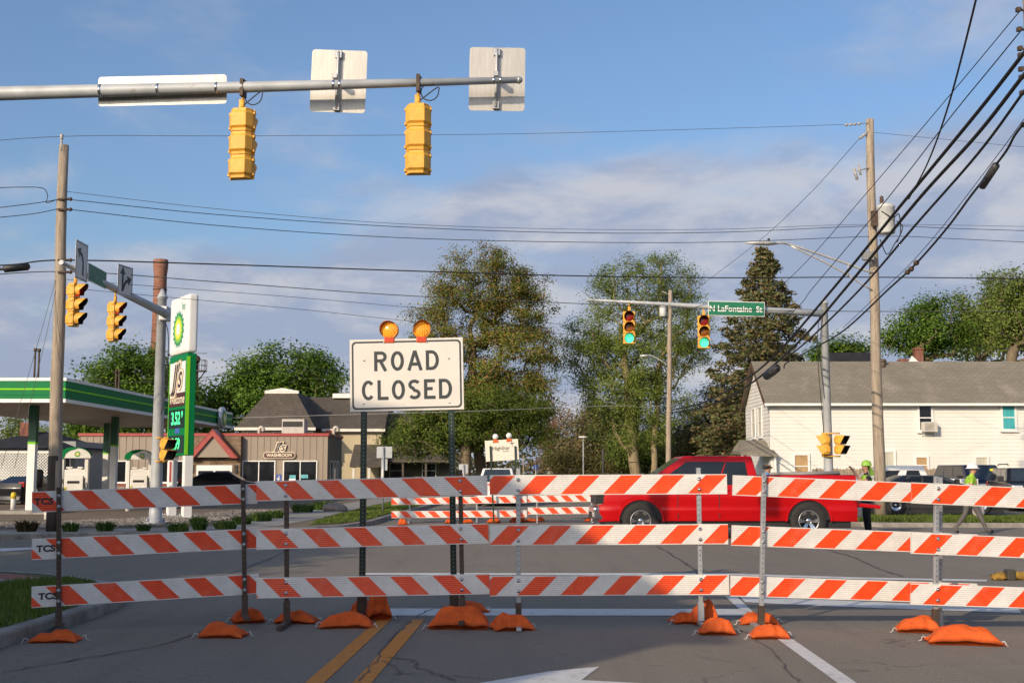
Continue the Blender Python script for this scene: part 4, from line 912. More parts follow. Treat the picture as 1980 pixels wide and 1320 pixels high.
for (u, Yp, tp) in ((62, 42.5, 855), (220, 51.5, 860), (205, 58.5, 875), (333, 60.5, 880)):
    xx = X(u, Yp) - cxr; zz = Z(tp, Yp)
    cc = MB().bx(xx - .13, xx + .13, Yp - CYN - .13, Yp - CYN + .13, .14, zz).build('pillar', WHITE, can, bevel=.01)
    MB().bx(xx - .132, xx + .132, Yp - CYN - .132, Yp - CYN + .132, zz, cz0 + .05).build('pillar_sleeve', DGREENP, cc)
    MB().bx(xx - .136, xx + .136, Yp - CYN - .136, Yp - CYN + .136, zz - .06, zz + .01).build('pillar_band', LIME, cc)
    q = MB(); q.bx(xx - .2, xx + .2, Yp - CYN - .2, Yp - CYN + .2, .125, .15)
    for s1 in (-1, 1):
        for s2 in (-1, 1): q.cyl((xx + .16 * s1, Yp - CYN + .16 * s2, .14), (xx + .16 * s1, Yp - CYN + .16 * s2, .22), .018, .018, 6)
    q.build('base_plate', GALV, cc)
for (u, v0, Yp) in ((67.5, 673, 46), (75, 674, 46), (225.5, 715, 60), (231.5, 715, 60)):
    xx = X(u, Yp, 700) - cxr; q = MB(); q.cyl((xx, Yp - CYN, cz1 - .1), (xx, Yp - CYN, Z(v0, Yp)), .04, .04, 8); q.cyl((xx, Yp - CYN, Z(v0, Yp) - .12), (xx, Yp - CYN, Z(v0, Yp)), .07, .07, 8); q.build('vent_pipe', RUSTY, can)
def star(q, r_out, r_in, n_, y, cx=0, cz=0, sc=1.0):
    pts = []
    for i in range(n_ * 2):
        a = math.pi * i / n_; r = r_out if i % 2 == 0 else r_in; pts.append((cx + math.sin(a) * r * sc, y, cz + math.cos(a) * r))
    q.add(pts + [(cx, y, cz)], [(i, (i + 1) % (2 * n_), 2 * n_) for i in range(2 * n_)])
HG = mat('emblem_green', (.0, .22, .10), .5, var=.05); HL = mat('emblem_light_green', (.20, .52, .05), .5, var=.05); HYL = mat('emblem_yellow', (.85, .72, .05), .5, var=.05)
def sunburst(root, r, y, cx, cz):
    for i, (ro, ri, mm) in enumerate(((1, .80, HG), (.80, .62, HL), (.60, .44, HYL), (.36, .26, WHITE))):
        q = MB(); star(q, r * ro, r * ri, 18, y - .004 * i, cx, cz); q.build('emblem', mm, root, fix=False)
# round emblem on the far end of the right fascia
em = thing('canopy_emblem', 'thick silver rimmed round emblem on the canopy right fascia', 'emblem', (cxr + .06, 61.0, (cz0 + cz1) / 2), R(90))
q = MB(); q.lathe([(.50, 0), (.56, .05), (.56, .20), (.50, .25)], 26, Matrix.Rotation(R(90), 4, 'X')); q.build('rim', mat('silver_rim', (.5, .53, .55), .3, .6), em); sunburst(em, .44, -.258, 0, 0)
# island slabs
for (x0, x1, y0, y1) in ((-17.6, -15.8, 41.6, 44.2), (-21.5, -18.2, 55.3, 58.9), (-21.3, -18.0, 61, 64.6)):
    struct(MB().bx(x0, x1, y0, y1, .1, .24).build('pump_island', CONC, bevel=.02))
def pump(u, Yp, label, rz=R(12)):
    t = thing('fuel_pump', label, 'fuel pump', (X(u, Yp), Yp, .24), rz, 'fuel pumps under the canopy')
    MB().bx(-.42, .42, -.28, .28, 0, 1.12).build('cabinet', WHITE, t, bevel=.03)
    MB().bx(-.46, .46, -.20, .20, 1.12, 1.42).build('head', WHITE, t, bevel=.03)
    for s in (-1, 1): MB().bx(-.62 if s < 0 else .46, -.46 if s < 0 else .62, -.24, .24, 0, 2.0).build('upright', WHITE, t, bevel=.02)
    pts = [(-.72, 1.95), (.72, 1.95)] + [(.72 * math.cos(R(a)), 2.0 + .42 * math.sin(R(a))) for a in range(10, 171, 16)]
    hd = MB().prism(pts, 'y', -.34, .34).build('arch_header', WHITE, t)
    pts2 = [(-.72, 1.95)] + [(.74 * math.cos(R(a)), 2.0 + .45 * math.sin(R(a))) for a in (170, 154, 138, 122, 106, 90, 74)] + [(.05, 2.36), (-.2, 2.28), (-.38, 2.15), (-.45, 1.95)]
    MB().prism(pts2, 'y', -.352, -.341).build('green_sweep', GREENP, hd)
    q = MB(); q.prism([(.755 * math.cos(R(a)), 2.0 + .46 * math.sin(R(a))) for a in range(12, 169, 12)] + [(.725 * math.cos(R(a)), 2.0 + .425 * math.sin(R(a))) for a in range(168, 11, -12)], 'y', -.345, .345); q.build('arch_cap', GREENP, hd)
    sunburst(hd, .14, -.346, .14, 2.13)
    MB().bx(-.28, .26, -.29, -.281, .78, .90).build('display', BLACK, t); MB().bx(-.2, -.02, -.29, -.281, .2, .42).build('keypad', BLACK, t)
    MB().bx(-.40, -.31, -.295, -.281, .35, .62).build('sticker', mat('sticker_yellow', (.6, .55, .08), .5), t)
    MB().bx(.08, .3, -.29, -.281, .25, .38).build('card_reader', mat('reader_blue', (.08, .12, .3), .5), t)
    q = MB(); q.tube(crom([(.44, -.1, 1.0), (.60, -.28, .7), (.56, -.30, .3), (.46, -.28, .8), (.45, -.28, 1.05)], 5), .022, 6); q.build('hose', RUBBER, t)
    q = MB(); q.bx(-.3, .3, -.16, .16, 1.42, 1.47); q.bx(-.36, -.1, -.2, .1, 1.47, 1.55); q.bx(.14, .36, -.2, .1, 1.47, 1.55); q.build('topper', WHITE, t)
    return t
pump(145, 57, 'white fuel pump with green arch just right of the near wooden pole'); pump(270, 63, 'white fuel pump with green arch left of the grey signal post')
def bollard(u, v, hpx, label, cap):
    p = G(u, v, .12); h = hpx / (F / p.y); t = thing('bollard', label, 'bollard', (p.x, p.y, .12), 0, 'station bollards'); q = MB(); q.lathe([(.09, 0), (.09, h - .05), (.06, h)], 14); q.build('post', WHITE, t)
    if cap: q = MB(); q.lathe([(.094, h * .68), (.094, h - .05), (.06, h + .004)], 14); q.build('cap', mat('bollard_yellow', (.72, .50, .04), .5), t)
bollard(25, 989, 37, 'yellow topped white bollard left of the front canopy pillar', True); bollard(91, 1004, 32, 'white bollard between the canopy pillar and the wooden pole', False); bollard(247, 988, 30, 'white bollard below the barricade left of the grey signal post', False)
q = MB(); q.lathe([(.24, 0), (.27, .3), (.27, .75), (.20, .85)], 14); o = q.build('litter_bin', BLACK); o.location = (X(73, 52), 52, .9); o.data.transform(Matrix.Scale(.9, 4)); tag(o, 'dark rounded bin beside the front canopy pillar', 'bin')
q = MB(); q.cyl((0, 0, -.9), (0, 0, 0), .05); q.build('post', GALV, o)

# --- tall price sign
sY = 38.6; py = thing('price_sign', 'tall green fuel price sign with sunburst emblem on two white posts', 'sign', (X(348, sY), sY, .13), R(-58))
zA, zB, zC = Z(881, sY) - .13, Z(687, sY) - .13, Z(574, sY) - .13; HW = .95
MB().bx(-HW, HW, -.17, .17, zB + .02, zC).build('top_box', WHITE, py, bevel=.12, seg=4)
q = MB(); q.bx(-HW + .1, HW - .1, -.178, -.168, zB + .14, zC - .12); fp = q.build('face_panel', mat('sign_face_white', (.74, .74, .73), .4, var=.04), py)
zc_ = (zB + zC) / 2 - .12; sunburst(py, .62, -.182, .02, zc_)
text('bp', .34, HG, py, T(.52, -.181, zC - .36) @ FACE, .002)
MB().bx(-HW + .02, HW - .02, -.15, .15, zA, zB).build('frame', GREENP, py, bevel=.03)
for s in (-1, 1): MB().bx(s * (HW - .02) - .012, s * (HW - .02) + .012, -.155, -.05, zA + .03, zB - .1).build('lime_edge', LIME, py)
z1, z2, z3 = Z(760, sY) - .13, Z(701, sY) - .13, Z(786, sY) - .13
MB().bx(-HW + .14, HW - .14, -.165, -.15, z1, z2).build('script_panel', mat('sign_face_white', (0, 0, 0)), py)
jjs(py, 1.25, -.172, 0, (z1 + z2) / 2)
MB().bx(-HW + .14, HW - .14, -.165, -.15, z3, z1 - .005).build('welcome_panel', mat('sign_maroon', (.075, .022, .02), .5), py); text('Welcome', .40, CREAM, py, T(0, -.168, (z1 + z3) / 2) @ FACE, .006, shear=.25)
LED = mat('green_led', (.02, .35, .12), .5, emit=((.10, 1.0, .35), 1.6)); zp0, zp1 = Z(828, sY) - .13, Z(792, sY) - .13
MB().bx(-HW + .14, HW - .14, -.162, -.15, zp0, zp1).build('price_panel', mat('led_black', (.004, .02, .012), .4), py); text('3.52', .56, LED, py, T(-.06, -.166, (zp0 + zp1) / 2) @ FACE, .012); text('9', .28, LED, py, T(.60, -.166, (zp0 + zp1) / 2 + .12) @ FACE, .006)
zp2, zp3 = Z(876, sY) - .13, Z(842, sY) - .13; MB().bx(-HW + .14, HW - .14, -.162, -.15, zp2, zp3).build('price_panel', MATS['led_black'], py); text('3.99', .5, LED, py, T(0, -.166, (zp2 + zp3) / 2) @ FACE, .01)
zq = Z(833, sY) - .13; MB().bx(-.1, .35, -.162, -.15, zq - .08, zq + .08).build('card_badge', mat('badge_blue', (.05, .12, .42), .5), py)
for s in (-1, 1):
    for yy in (0,):
        pp = MB().bx(s * .80 - .13, s * .80 + .13, -.13, .13, 0, zA).build('post', WHITE, py, bevel=.01); q = MB(); q.bx(s * .80 - .26, s * .80 + .26, -.26, .26, 0, .03)
        for a in (-1, 0, 1):
            for c in (-1, 1): q.cyl((s * .8 + .21 * a, .21 * c, .03), (s * .8 + .21 * a, .21 * c, .1), .022, .022, 6)
        q.build('base_plate', GALV, pp)
q = MB(); q.bx(-.60, -.30, -.16, -.13, 1.0, 1.9); q.build('notice', WHITE, py); q = MB(); q.bx(-.56, -.34, -.168, -.161, 1.1, 1.75); q.build('notice_print', REDTRIM, py)
# ------------------------------------------------------------------ traffic signals, signs on arms
LRED = mat('red_lens', (.22, .012, .008), .25, var=.3, scale=20); LAMB = mat('amber_lens', (.28, .09, .01), .25, var=.3, scale=20); LGRN = mat('green_lens_off', (.01, .06, .04), .25)
LGON = mat('green_lens_on', (.05, .6, .4), .3, emit=((.10, .92, .50), .95), var=.25, scale=30); LRON = mat('red_lens_on', (.4, .01, .01), .3, emit=((1.0, .03, .02), .5))
def signal(label, hang, rz, lit=None, group='traffic signals', h=.35, w=.36, sec=3, wall=False, face='disc'):
    t = thing('traffic_signal', label, 'traffic signal', hang, rz, group); z0 = -.22 if not wall else 0.0
    if not wall:
        q = MB(); q.tube([(0, 0, .02), (0, 0, -.10)], .022, 8); q.cyl((0, 0, -.22), (0, 0, -.08), .042, .03, 8); q.box((.035, 0, -.14), (.03, .05, .14)); q.build('hanger', SIGY, t)
    for i in range(sec):
        zt = z0 - i * h; a = w / 2; rings = []
        base = [(-a, -.02), (a, -.02), (a, .05), (a * .62, .16), (-a * .62, .16), (-a, .05)]
        for dz, sc in ((-.004, .78), (-.045, .80), (-.075, 1), (-h + .075, 1), (-h + .045, .80), (-h + .004, .78)):
            rings.append([(x * (.88 if sc < .9 else 1), (y if y < 0 else y * sc), zt + dz) for x, y in base])
        q = MB(); vs = [p for r_ in rings for p in r_]; n_ = 6; fs = [tuple(range(5, -1, -1)), tuple(range(30, 36))]
        for j in range(5):
            for k in range(n_): k2 = (k + 1) % n_; fs.append((j * n_ + k, j * n_ + k2, (j + 1) * n_ + k2, (j + 1) * n_ + k))
        q.add(vs, fs); q.bx(-a - .006, a + .006, -.05, -.018, zt - h + .006, zt - .006)
        for s1 in (-1, 1):
            for zz in (zt - .07, zt - h + .07): q.bx(s1 * a - .02, s1 * a + .02, -.03, .03, zz - .02, zz + .02)
        sc_ = q.build('signal_section', SIGY, t, bevel=.004, seg=1)
        zc = zt - h / 2; rl = h * .43; lm = [LRED, LAMB, LGRN][i] if sec == 3 else BLACK
        if lit == i: lm = LGON if i == 2 else LRON
        if face == 'disc':
            q = MB(); M = T(0, -.052, zc) @ Matrix.Rotation(R(90), 4, 'X'); q.lathe([(rl, 0), (rl * .95, .008), (rl * .6, .022), (.001, .028)], 22, M); q.build('lens', lm, sc_)
            # cut-away visor: a tunnel open along its underside
            q = MB(); n_ = 22; a0, a1 = R(-42), R(222); D = .24
            def ringpt(k, y, r_): an = a0 + (a1 - a0) * k / n_; return (r_ * math.cos(an), y, zc + r_ * math.sin(an))
            for k in range(n_):
                f0 = .45 + .55 * max(0, math.sin(a0 + (a1 - a0) * k / n_)) ** .6; f1 = .45 + .55 * max(0, math.sin(a0 + (a1 - a0) * (k + 1) / n_)) ** .6
                q.add([ringpt(k, -.05, rl + .012), ringpt(k + 1, -.05, rl + .012), ringpt(k + 1, -.05 - D * f1, rl + .012), ringpt(k, -.05 - D * f0, rl + .012)], [(0, 1, 2, 3)], True)
            q.build('visor', SIGY, sc_, fix=False)
            q = MB()
            for k in range(n_):
                f0 = .45 + .55 * max(0, math.sin(a0 + (a1 - a0) * k / n_)) ** .6; f1 = .45 + .55 * max(0, math.sin(a0 + (a1 - a0) * (k + 1) / n_)) ** .6
                q.add([ringpt(k, -.05, rl + .006), ringpt(k + 1, -.05, rl + .006), ringpt(k + 1, -.05 - D * f1 * .99, rl + .006), ringpt(k, -.05 - D * f0 * .99, rl + .006)], [(0, 1, 2, 3)], True)
            q.build('visor_lining', BLACK, sc_, fix=False)
        else:
            q = MB(); q.bx(-a + .02, a - .02, -.06, -.05, zc - h / 2 + .03, zc + h / 2 - .03); q.build('lens', BLACK, sc_)
            q = MB(); q.add([(-a, -.05, zc + h * .46), (a, -.05, zc + h * .46), (a, -.26, zc + h * .40), (-a, -.26, zc + h * .40), (-a, -.05, zc - h * .46), (a, -.05, zc - h * .46), (a, -.10, zc - h * .46), (-a, -.10, zc - h * .46)], [(0, 1, 2, 3), (0, 3, 7, 4), (1, 2, 6, 5)]); q.build('visor', SIGY, sc_, fix=False)
            q = MB(); e = .006; q.add([(-a + e, -.05, zc + h * .46 - e), (a - e, -.05, zc + h * .46 - e), (a - e, -.255, zc + h * .40 - e), (-a + e, -.255, zc + h * .40 - e), (-a + e, -.05, zc - h * .46), (a - e, -.05, zc - h * .46), (a - e, -.10, zc - h * .46), (-a + e, -.10, zc - h * .46)], [(0, 1, 2, 3), (0, 3, 7, 4), (1, 2, 6, 5)]); q.build('visor_lining', BLACK, sc_, fix=False)
    return t
# --- near mast arm, seen from behind
NY = 17.4; tip = P(1003, 155, NY); a0 = P(0, 181, NY); d_ = (a0 - tip); root_end = tip + d_ * 1.42
ma = thing('signal_mast_arm', 'grey steel mast arm crossing the upper left of the view on a tall post', 'mast arm', (root_end.x, root_end.y, .13))
loc0 = V((root_end.x, root_end.y, .13))
q = MB(); q.tube([tuple(root_end + V((.1, 0, 0)) - loc0), tuple(a0 - loc0), tuple(tip.lerp(a0, .45) - loc0), tuple(tip - loc0)], [.125, .105, .078, .047], 18); q.build('arm', GALVP, ma)
q = MB(); q.lathe([(.16, 0), (.15, 1), (.13, root_end.z + .5), (.05, root_end.z + .55)], 18); q.lathe([(.3, 0), (.3, .04)], 12); q.build('post', GALVP, ma)
q = MB(); M = T(*(tip - loc0)) @ Matrix.Rotation(R(90), 4, 'Y'); q.lathe([(.055, -.02), (.058, .01), (.03, .05), (.001, .06)], 12, M); q.build('end_cap', GALV, ma)
def on_arm(u): f = (u - 1003) / (0 - 1003); return tip + d_ * f
for u in (195, 306, 419, 645, 657, 955, 968):
    q = MB(); p = on_arm(u) - loc0; rr = .047 + (.105 - .047) * (1003 - u) / 1003; M = T(*p) @ Matrix.Rotation(R(90), 4, 'Y'); q.lathe([(rr + .004, -.018), (rr + .007, -.018), (rr + .007, .018), (rr + .004, .018)], 16, M); q.build('band_clamp', CHROME, ma)
for u, lab, tw in ((470, 'yellow three section signal seen from behind, left of the two hanging from the near arm', 167), (809, 'yellow three section signal seen from behind, nearest the tip of the near arm', 177)):
    p = on_arm(u) - V((0, 0, .12)); t = signal(lab, p, R(tw + 4 * (u < 600)), group='signals hanging from the near mast arm')
    q = MB(); q.box((0, 0, .10), (.05, .16, .26)); q.box((0, -.08, .2), (.07, .05, .06)); q.build('clamp', RUSTY, t)
    q = MB(); q.tube(crom([(0, .03, .06)] + [(-.17 + .13 * math.cos(R(a)), .02, -.03 + .13 * math.sin(R(a))) for a in range(120, -240, -30)] + [(-.02, .02, -.16)], 4), .009, 6); q.build('loop_cable', RUBBER, t)
def back_sign(name, label, px, Yb, tilt, bracket=True, th=.006):
    (u0, v0), (u1, v1) = px; p0 = P(u0, v1, Yb); p1 = P(u1, v0, Yb); w, h = p1.x - p0.x, p1.z - p0.z; c = (p0 + p1) / 2
    t = thing(name, label, 'sign', c, 0); t.rotation_euler = (R(2), tilt, 0); r = .05
    pts = []
    for cx_, cz_, s0 in ((w / 2 - r, -h / 2 + r, -90), (w / 2 - r, h / 2 - r, 0), (-w / 2 + r, h / 2 - r, 90), (-w / 2 + r, -h / 2 + r, 180)):
        pts += [(cx_ + r * math.cos(R(s0 + k * 18)), cz_ + r * math.sin(R(s0 + k * 18))) for k in range(6)]
    MB().prism(pts, 'y', 0, th).build('plate', ALU, t)
    if bracket:
        q = MB(); q.tube([(-.01, -.06, -h * .46), (-.01, -.06, h * .46)], .026, 8); 
        for zz in (-h * .42, h * .42): q.box((-.01, -.04, zz), (.10, .05, .12))
        q.box((-.01, -.20, -.01), (.07, .26, .07)); q.build('bracket', GALV, t, bevel=.006, seg=1)
    return t
back_sign('street_name_sign', 'long bare metal back of a street name sign on the near arm', ((189, 147), (439, 203)), NY + .112, R(-1.3), False)
back_sign('lane_sign', 'bare metal back of a square sign between the two near signals', ((600, 98), (709, 217)), NY + .36, R(2))
back_sign('lane_sign', 'bare metal back of a square sign at the tip of the near arm', ((907, 93), (1015, 214)), NY + .36, R(1))

# --- far mast arm with the green street sign
FY = 38.2; fp_ = V((X(1598, FY, 760), FY, .13))
fa = thing('signal_mast_arm', 'grey signal post right of centre with long arm carrying the green street sign', 'mast arm', fp_)
zt = Z(588, FY) - .13; q = MB(); q.lathe([(.16, 0), (.15, .4), (.112, zt), (.14, zt + .01), (.14, zt + .05), (.03, zt + .2)], 18); q.build('post', GALVP, fa)
tipf = P(1135, 579, FY) - fp_; ra = P(1590, 606, FY) - fp_; q = MB(); q.tube([ra, ra.lerp(tipf, .33), ra.lerp(tipf, .7), tipf], [.115, .095, .06, .03], 14); q.build('arm', GALVP, fa)
q = MB(); q.tube(crom([ra + V((-.1, 0, -.1)), ra + V((-.2, -.05, -1.2)), V((-.13, -.05, 2.6))], 6), .012, 5); q.tube(crom([ra + V((0, -.1, .1)), V((-.2, -.12, zt - 1.5)), V((-.1, -.12, zt - 3))], 6), .01, 5); q.build('loose_cable', RUBBER, fa)
def on_far(u): f = (u - 1590) / (1135 - 1590); return fp_ + ra.lerp(tipf, f)
signal('signal facing the camera with its green lamp lit, left one on the far arm', on_far(1216) - V((0, 0, .08)), R(-3), 2, 'signals showing green on the far mast arm', h=.345, w=.36)
signal('signal facing the camera with its green lamp lit, beside the green street sign', on_far(1360) - V((0, 0, .08)), R(-4), 2, 'signals showing green on the far mast arm', h=.345, w=.36)
SGREEN = mat('street_sign_green', (.005, .15, .075), .45, var=.08)
def name_sign(label, c, w, h, rz, roll, s, size, fm=WHITE):
    t = thing('street_name_sign', label, 'sign', c, rz); t.rotation_euler = (0, roll, rz)
    MB().bx(-w / 2, w / 2, 0, .02, -h / 2, h / 2).build('plate', WHITE, t, bevel=.008, seg=1); MB().bx(-w / 2 + .02, w / 2 - .02, -.004, -.001, -h / 2 + .02, h / 2 - .02).build('green_face', SGREEN, t)
    wd = s.split(' '); tot = len(s); pos_ = 0
    for k_, w_ in enumerate(wd):
        cx_ = (pos_ + len(w_) / 2) / tot - .5; text(w_, size, fm, t, T(cx_ * w * .92, -.006, -.01) @ FACE, .004, ext=.0008, sx=.92); pos_ += len(w_) + 1
    return t
sc_ = F / (FY - .25)
name_sign('green street name sign reading N LaFontaine St on the far arm', P(1424, 597, FY - .25), 110 / sc_, 29 / sc_, R(-2), R(1.6), 'N LaFontaine St', .268)

def ped(label, p, rz, group='pedestrian signals'): return signal(label, p, rz, None, group, h=.30, w=.34, sec=2, wall=True, face='box')
pz = Z(841, FY); ped('yellow pedestrian signal turned left on the far right signal post', (X(1596, FY - .25), FY - .25, pz), R(-104)); ped('yellow pedestrian signal turned right beside the far right signal post', (X(1626, FY - .2), FY - .2, pz), R(42))
q = MB(); q.cyl((X(1598, FY), FY, pz - .68), (X(1598, FY), FY, pz + .07), .135, .13, 14)
for zz in (pz + .05, pz - .66): q.tube([(X(1598, FY), FY, zz), (X(1598, FY - .25), FY - .25, zz), (X(1626, FY - .2), FY - .2, zz)], .022, 6)
tag(q.build('signal_bracket', SIGY), 'yellow bracket holding the two pedestrian signals on the right post', 'bracket')

# --- left mast arm along the side street
LYp = 33.7; lp = V((X(300, LYp, 1015), LYp, .13))
la = thing('signal_mast_arm', 'grey signal post by the fuel sign with arm reaching left towards the viewer', 'mast arm', lp)
zt = Z(578, LYp) - .13; q = MB(); q.lathe([(.30, 0), (.30, .05), (.19, .06), (.165, .5), (.125, zt), (.15, zt + .01), (.15, zt + .07), (.10, zt + .12), (.04, zt + .28)], 18); q.build('post', GALVP, la)
q = MB()
for k in range(4): q.cyl((.24 * math.cos(k * 1.57 + .7), .24 * math.sin(k * 1.57 + .7), .05), (.24 * math.cos(k * 1.57 + .7), .24 * math.sin(k * 1.57 + .7), .16), .03, .03, 6)
q.build('anchor_bolt', GALV, la)
ra2 = P(322, 607, LYp) - lp; tp2 = P(118, 507, 26.6) - lp; q = MB(); q.tube([ra2, ra2.lerp(tp2, .4), tp2], [.125, .10, .055], 14); q.build('arm', GALVP, la)
q = MB(); q.bx(-.02, .20, -.2, .2, ra2.z - .2, ra2.z + .2); q.build('arm_bracket', GALV, la, bevel=.02)
q = MB(); q.tube(crom([ra2 + V((-.05, 0, -.15)), ra2 + V((.1, -.1, -.7)), ra2 + V((.08, -.1, -2.2)), ra2 + V((-.15, -.1, -3.2))], 6), .014, 5); q.build('loose_cable', RUBBER, la)
def on_left(u):
    best = min((i / 200 for i in range(201)), key=lambda f: abs((lambda w: 990 + F * w.x / (w.y * math.cos(TH) + (w.z - CH) * math.sin(TH)) - u)(lp + ra2.lerp(tp2, f)))); return lp + ra2.lerp(tp2, best)
signal('yellow signal with red lamp side on, left of the pair by the wooden pole', on_left(147) - V((0, 0, .1)), R(86), 0, 'side street signals on the left arm', h=.33, w=.33)
signal('yellow signal with red lamp side on, right of the pair on the left arm', on_left(224) - V((0, 0, .1)), R(86), 0, 'side street signals on the left arm', h=.33, w=.33)
def lane_sign(label, u, v0, v1, w, arrows, rz):
    p = on_left(u); Yp = p.y - .15; zc = (Z(v0, Yp) + Z(v1, Yp)) / 2; h = Z(v0, Yp) - Z(v1, Yp); t = thing('lane_sign', label, 'sign', (p.x + .14, p.y, zc), rz)
    MB().bx(-w / 2, w / 2, 0, .008, -h / 2, h / 2).build('plate', mat('sign_white', (.60, .60, .58), .5), t); q = MB()
    stroke(q, [(-w / 2 + .03, -h / 2 + .03), (w / 2 - .03, -h / 2 + .03)], .015, -.003); stroke(q, [(-w / 2 + .03, h / 2 - .03), (w / 2 - .03, h / 2 - .03)], .015, -.003); stroke(q, [(-w / 2 + .03, -h / 2 + .03), (-w / 2 + .03, h / 2 - .03)], .015, -.003); stroke(q, [(w / 2 - .03, -h / 2 + .03), (w / 2 - .03, h / 2 - .03)], .015, -.003)
    for pts in arrows:
        pp = [(a.x, a.y) for a in crom([(x * w, z * h, 0) for x, z in pts], 5)]; stroke(q, pp, .085, -.004); e = V(pp[-1]); d = (e - V(pp[-3])).normalized(); n_ = V((-d.y, d.x)); a, b, c = e + n_ * .13, e - n_ * .13, e + d * .2
        q.add([(a.x, -.004, a.y), (b.x, -.004, b.y), (c.x, -.004, c.y)], [(0, 1, 2)])
    q.build('arrow', INK, t, fix=False); return t
lane_sign('white lane sign with curved arrow seen nearly edge on by the wooden pole', 146, 466, 540, .78, [[(.12, -.36), (.12, -.05), (.02, .14), (-.12, .2)]], R(90))
lane_sign('white lane sign with straight and right arrows on the left arm', 231, 512, 571, .72, [[(-.18, -.36), (-.18, 0), (-.18, .2)], [(-.15, -.3), (0, -.06), (.16, .02)]], R(78))
pn = on_left(181); name_sign('green street name sign reading N Park Dr on the left arm', (pn.x + .1, pn.y, Z(534, pn.y)), 1.4, .42, R(92), R(0), 'N Park Dr', .31, mat('shaded_lettering', (.16, .24, .2), .5))  # white letters darkened: the shade on this sign is in their colour
pz = Z(848, LYp); ped('yellow pedestrian signal with black visors on the left signal post', (lp.x + .30, LYp - .2, pz), R(55))
q = MB()
for zz in (pz + .02, pz - .62): q.tube([(lp.x, LYp, zz), (lp.x + .32, LYp - .1, zz)], .022, 6); q.lathe([(.155, zz - .02), (.16, zz - .02), (.16, zz + .02), (.155, zz + .02)], 14, T(lp.x + .03, LYp, 0))
tag(q.build('signal_bracket', SIGY), 'yellow bracket of the pedestrian signal on the left post', 'bracket')

# ------------------------------------------------------------------ wooden poles
def pole(name, label, base, top, r0, r1, dark=0.0):
    base = V(base); top = V(top); t = thing(name, label, 'utility pole', base); d = top - base; q = MB()
    n_ = 9; pts = [d * (i / (n_ - 1)) + V((.015 * math.sin(i * 1.7), 0, 0)) for i in range(n_)]
    q.tube(pts, [r0 + (r1 - r0) * i / (n_ - 1) for i in range(n_)], 16); q.build('shaft', WOOD, t)
    if dark:
        q = MB(); m_ = 5; q.tube([d * (dark * i / (m_ - 1)) for i in range(m_)], [r0 + (r1 - r0) * dark * i / (m_ - 1) + .004 for i in range(m_)], 16); q.build('stained_shaded_butt', WOODD, t)  # dark sleeve: stained foot, with the shadow across it put into the colour
    return t
PL_ = pole('utility_pole', 'weathered wooden pole at the left standing before the station', V((X(103, 29.6, 1030), 29.6, .13)), P(123, 281, 29.6), .17, .115, .19)
q = MB(); b_ = V(PL_.location); q.cyl(P(119, 292, 29.5) - b_, P(119, 270, 29.5) - b_, .03, .03, 6); q.lathe([(.02, 0), (.05, .04), (.03, .08), (.05, .12), (.02, .16)], 10, T(*(P(119, 271, 29.5) - b_))); q.build('top_insulator', mat('grey_porcelain', (.35, .34, .33), .3), PL_)
for v in (385, 405, 503, 526): q = MB(); p = P(123, v, 29.45) - b_; q.cyl(p + V((-.14, 0, 0)), p + V((.16, 0, 0)), .03, .03, 6); q.ball(tuple(p + V((.17, 0, 0))), .05, 6, 5); q.build('wire_bracket', RUSTY, PL_)
PR_ = pole('utility_pole', 'tall sunlit wooden pole at the right carrying a transformer and street lamp', V((X(1703, 39, 1005), 39, .13)), P(1681, 231, 39), .19, .125)
b_ = V(PR_.location); GREYC = mat('transformer_grey', (.52, .53, .52), .45, var=.1)
c0 = P(1714, 452, 38.7) - b_; q = MB(); q.lathe([(.26, 0), (.28, .04), (.28, .82), (.30, .84), (.30, .90), (.2, .98), (.01, 1.0)], 18, T(*c0)); tr = q.build('transformer', GREYC, PR_)
q = MB(); q.lathe([(.06, 0), (.08, .05), (.05, .1), (.08, .15), (.05, .2), (.07, .25), (.02, .3)], 10, T(c0.x - .12, c0.y, c0.z + .95)); q.box((c0.x - .36, c0.y, c0.z + .5), (.22, .12, .5)); q.build('bushing', RUSTY, tr)
q = MB(); q.tube(crom([c0 + V((-.2, -.2, .7)), c0 + V((.1, -.4, .45)), c0 + V((.36, -.2, .6)), c0 + V((.42, -.1, .0)), c0 + V((.2, -.2, -.35)), c0 + V((-.05, -.15, -.7)), c0 + V((-.25, -.1, -.2))], 6), .018, 5); q.tube(crom([c0 + V((.3, -.1, .4)), c0 + V((.5, -.1, .2)), c0 + V((.3, -.1, -.3))], 5), .016, 5); q.build('drop_lead', RUBBER, tr)
q = MB(); p = P(1657, 330, 38.8) - b_; q.tube([p, P(1680, 325, 38.9) - b_], .025, 6); q.cyl(p + V((-.1, 0, .08)), p + V((.0, 0, -.3)), .05, .05, 8); q.cyl(p + V((.05, 0, .2)), p + V((.12, 0, -.15)), .035, .035, 8); q.build('fuse_cutout', mat('grey_porcelain', (.4, .4, .4)), PR_)
q = MB()
for (ua, va, ub, vb) in ((1632, 242, 1680, 238), (1662, 268, 1680, 254)):
    a, c = P(ua, va, 38.9) - b_, P(ub, vb, 38.9) - b_; q.tube([a, c], .015, 5)
    for k in range(4): e = a.lerp(c, .1 + k * .17); q.ball(tuple(e), .055, 7, 5)
q.build('strain_insulator', mat('grey_porcelain', (.4, .4, .4)), PR_)
q = MB(); p = P(1678, 495, 38.6) - b_; q.box(tuple(p), (.34, .2, .26)); q.tube([p + V((-.1, 0, -.13)), p + V((-.1, 0, -.26)), p + V((.1, 0, -.26)), p + V((.1, 0, -.13))], .012, 5); q.build('light_control', mat('grey_box', (.22, .23, .22), .5), PR_)
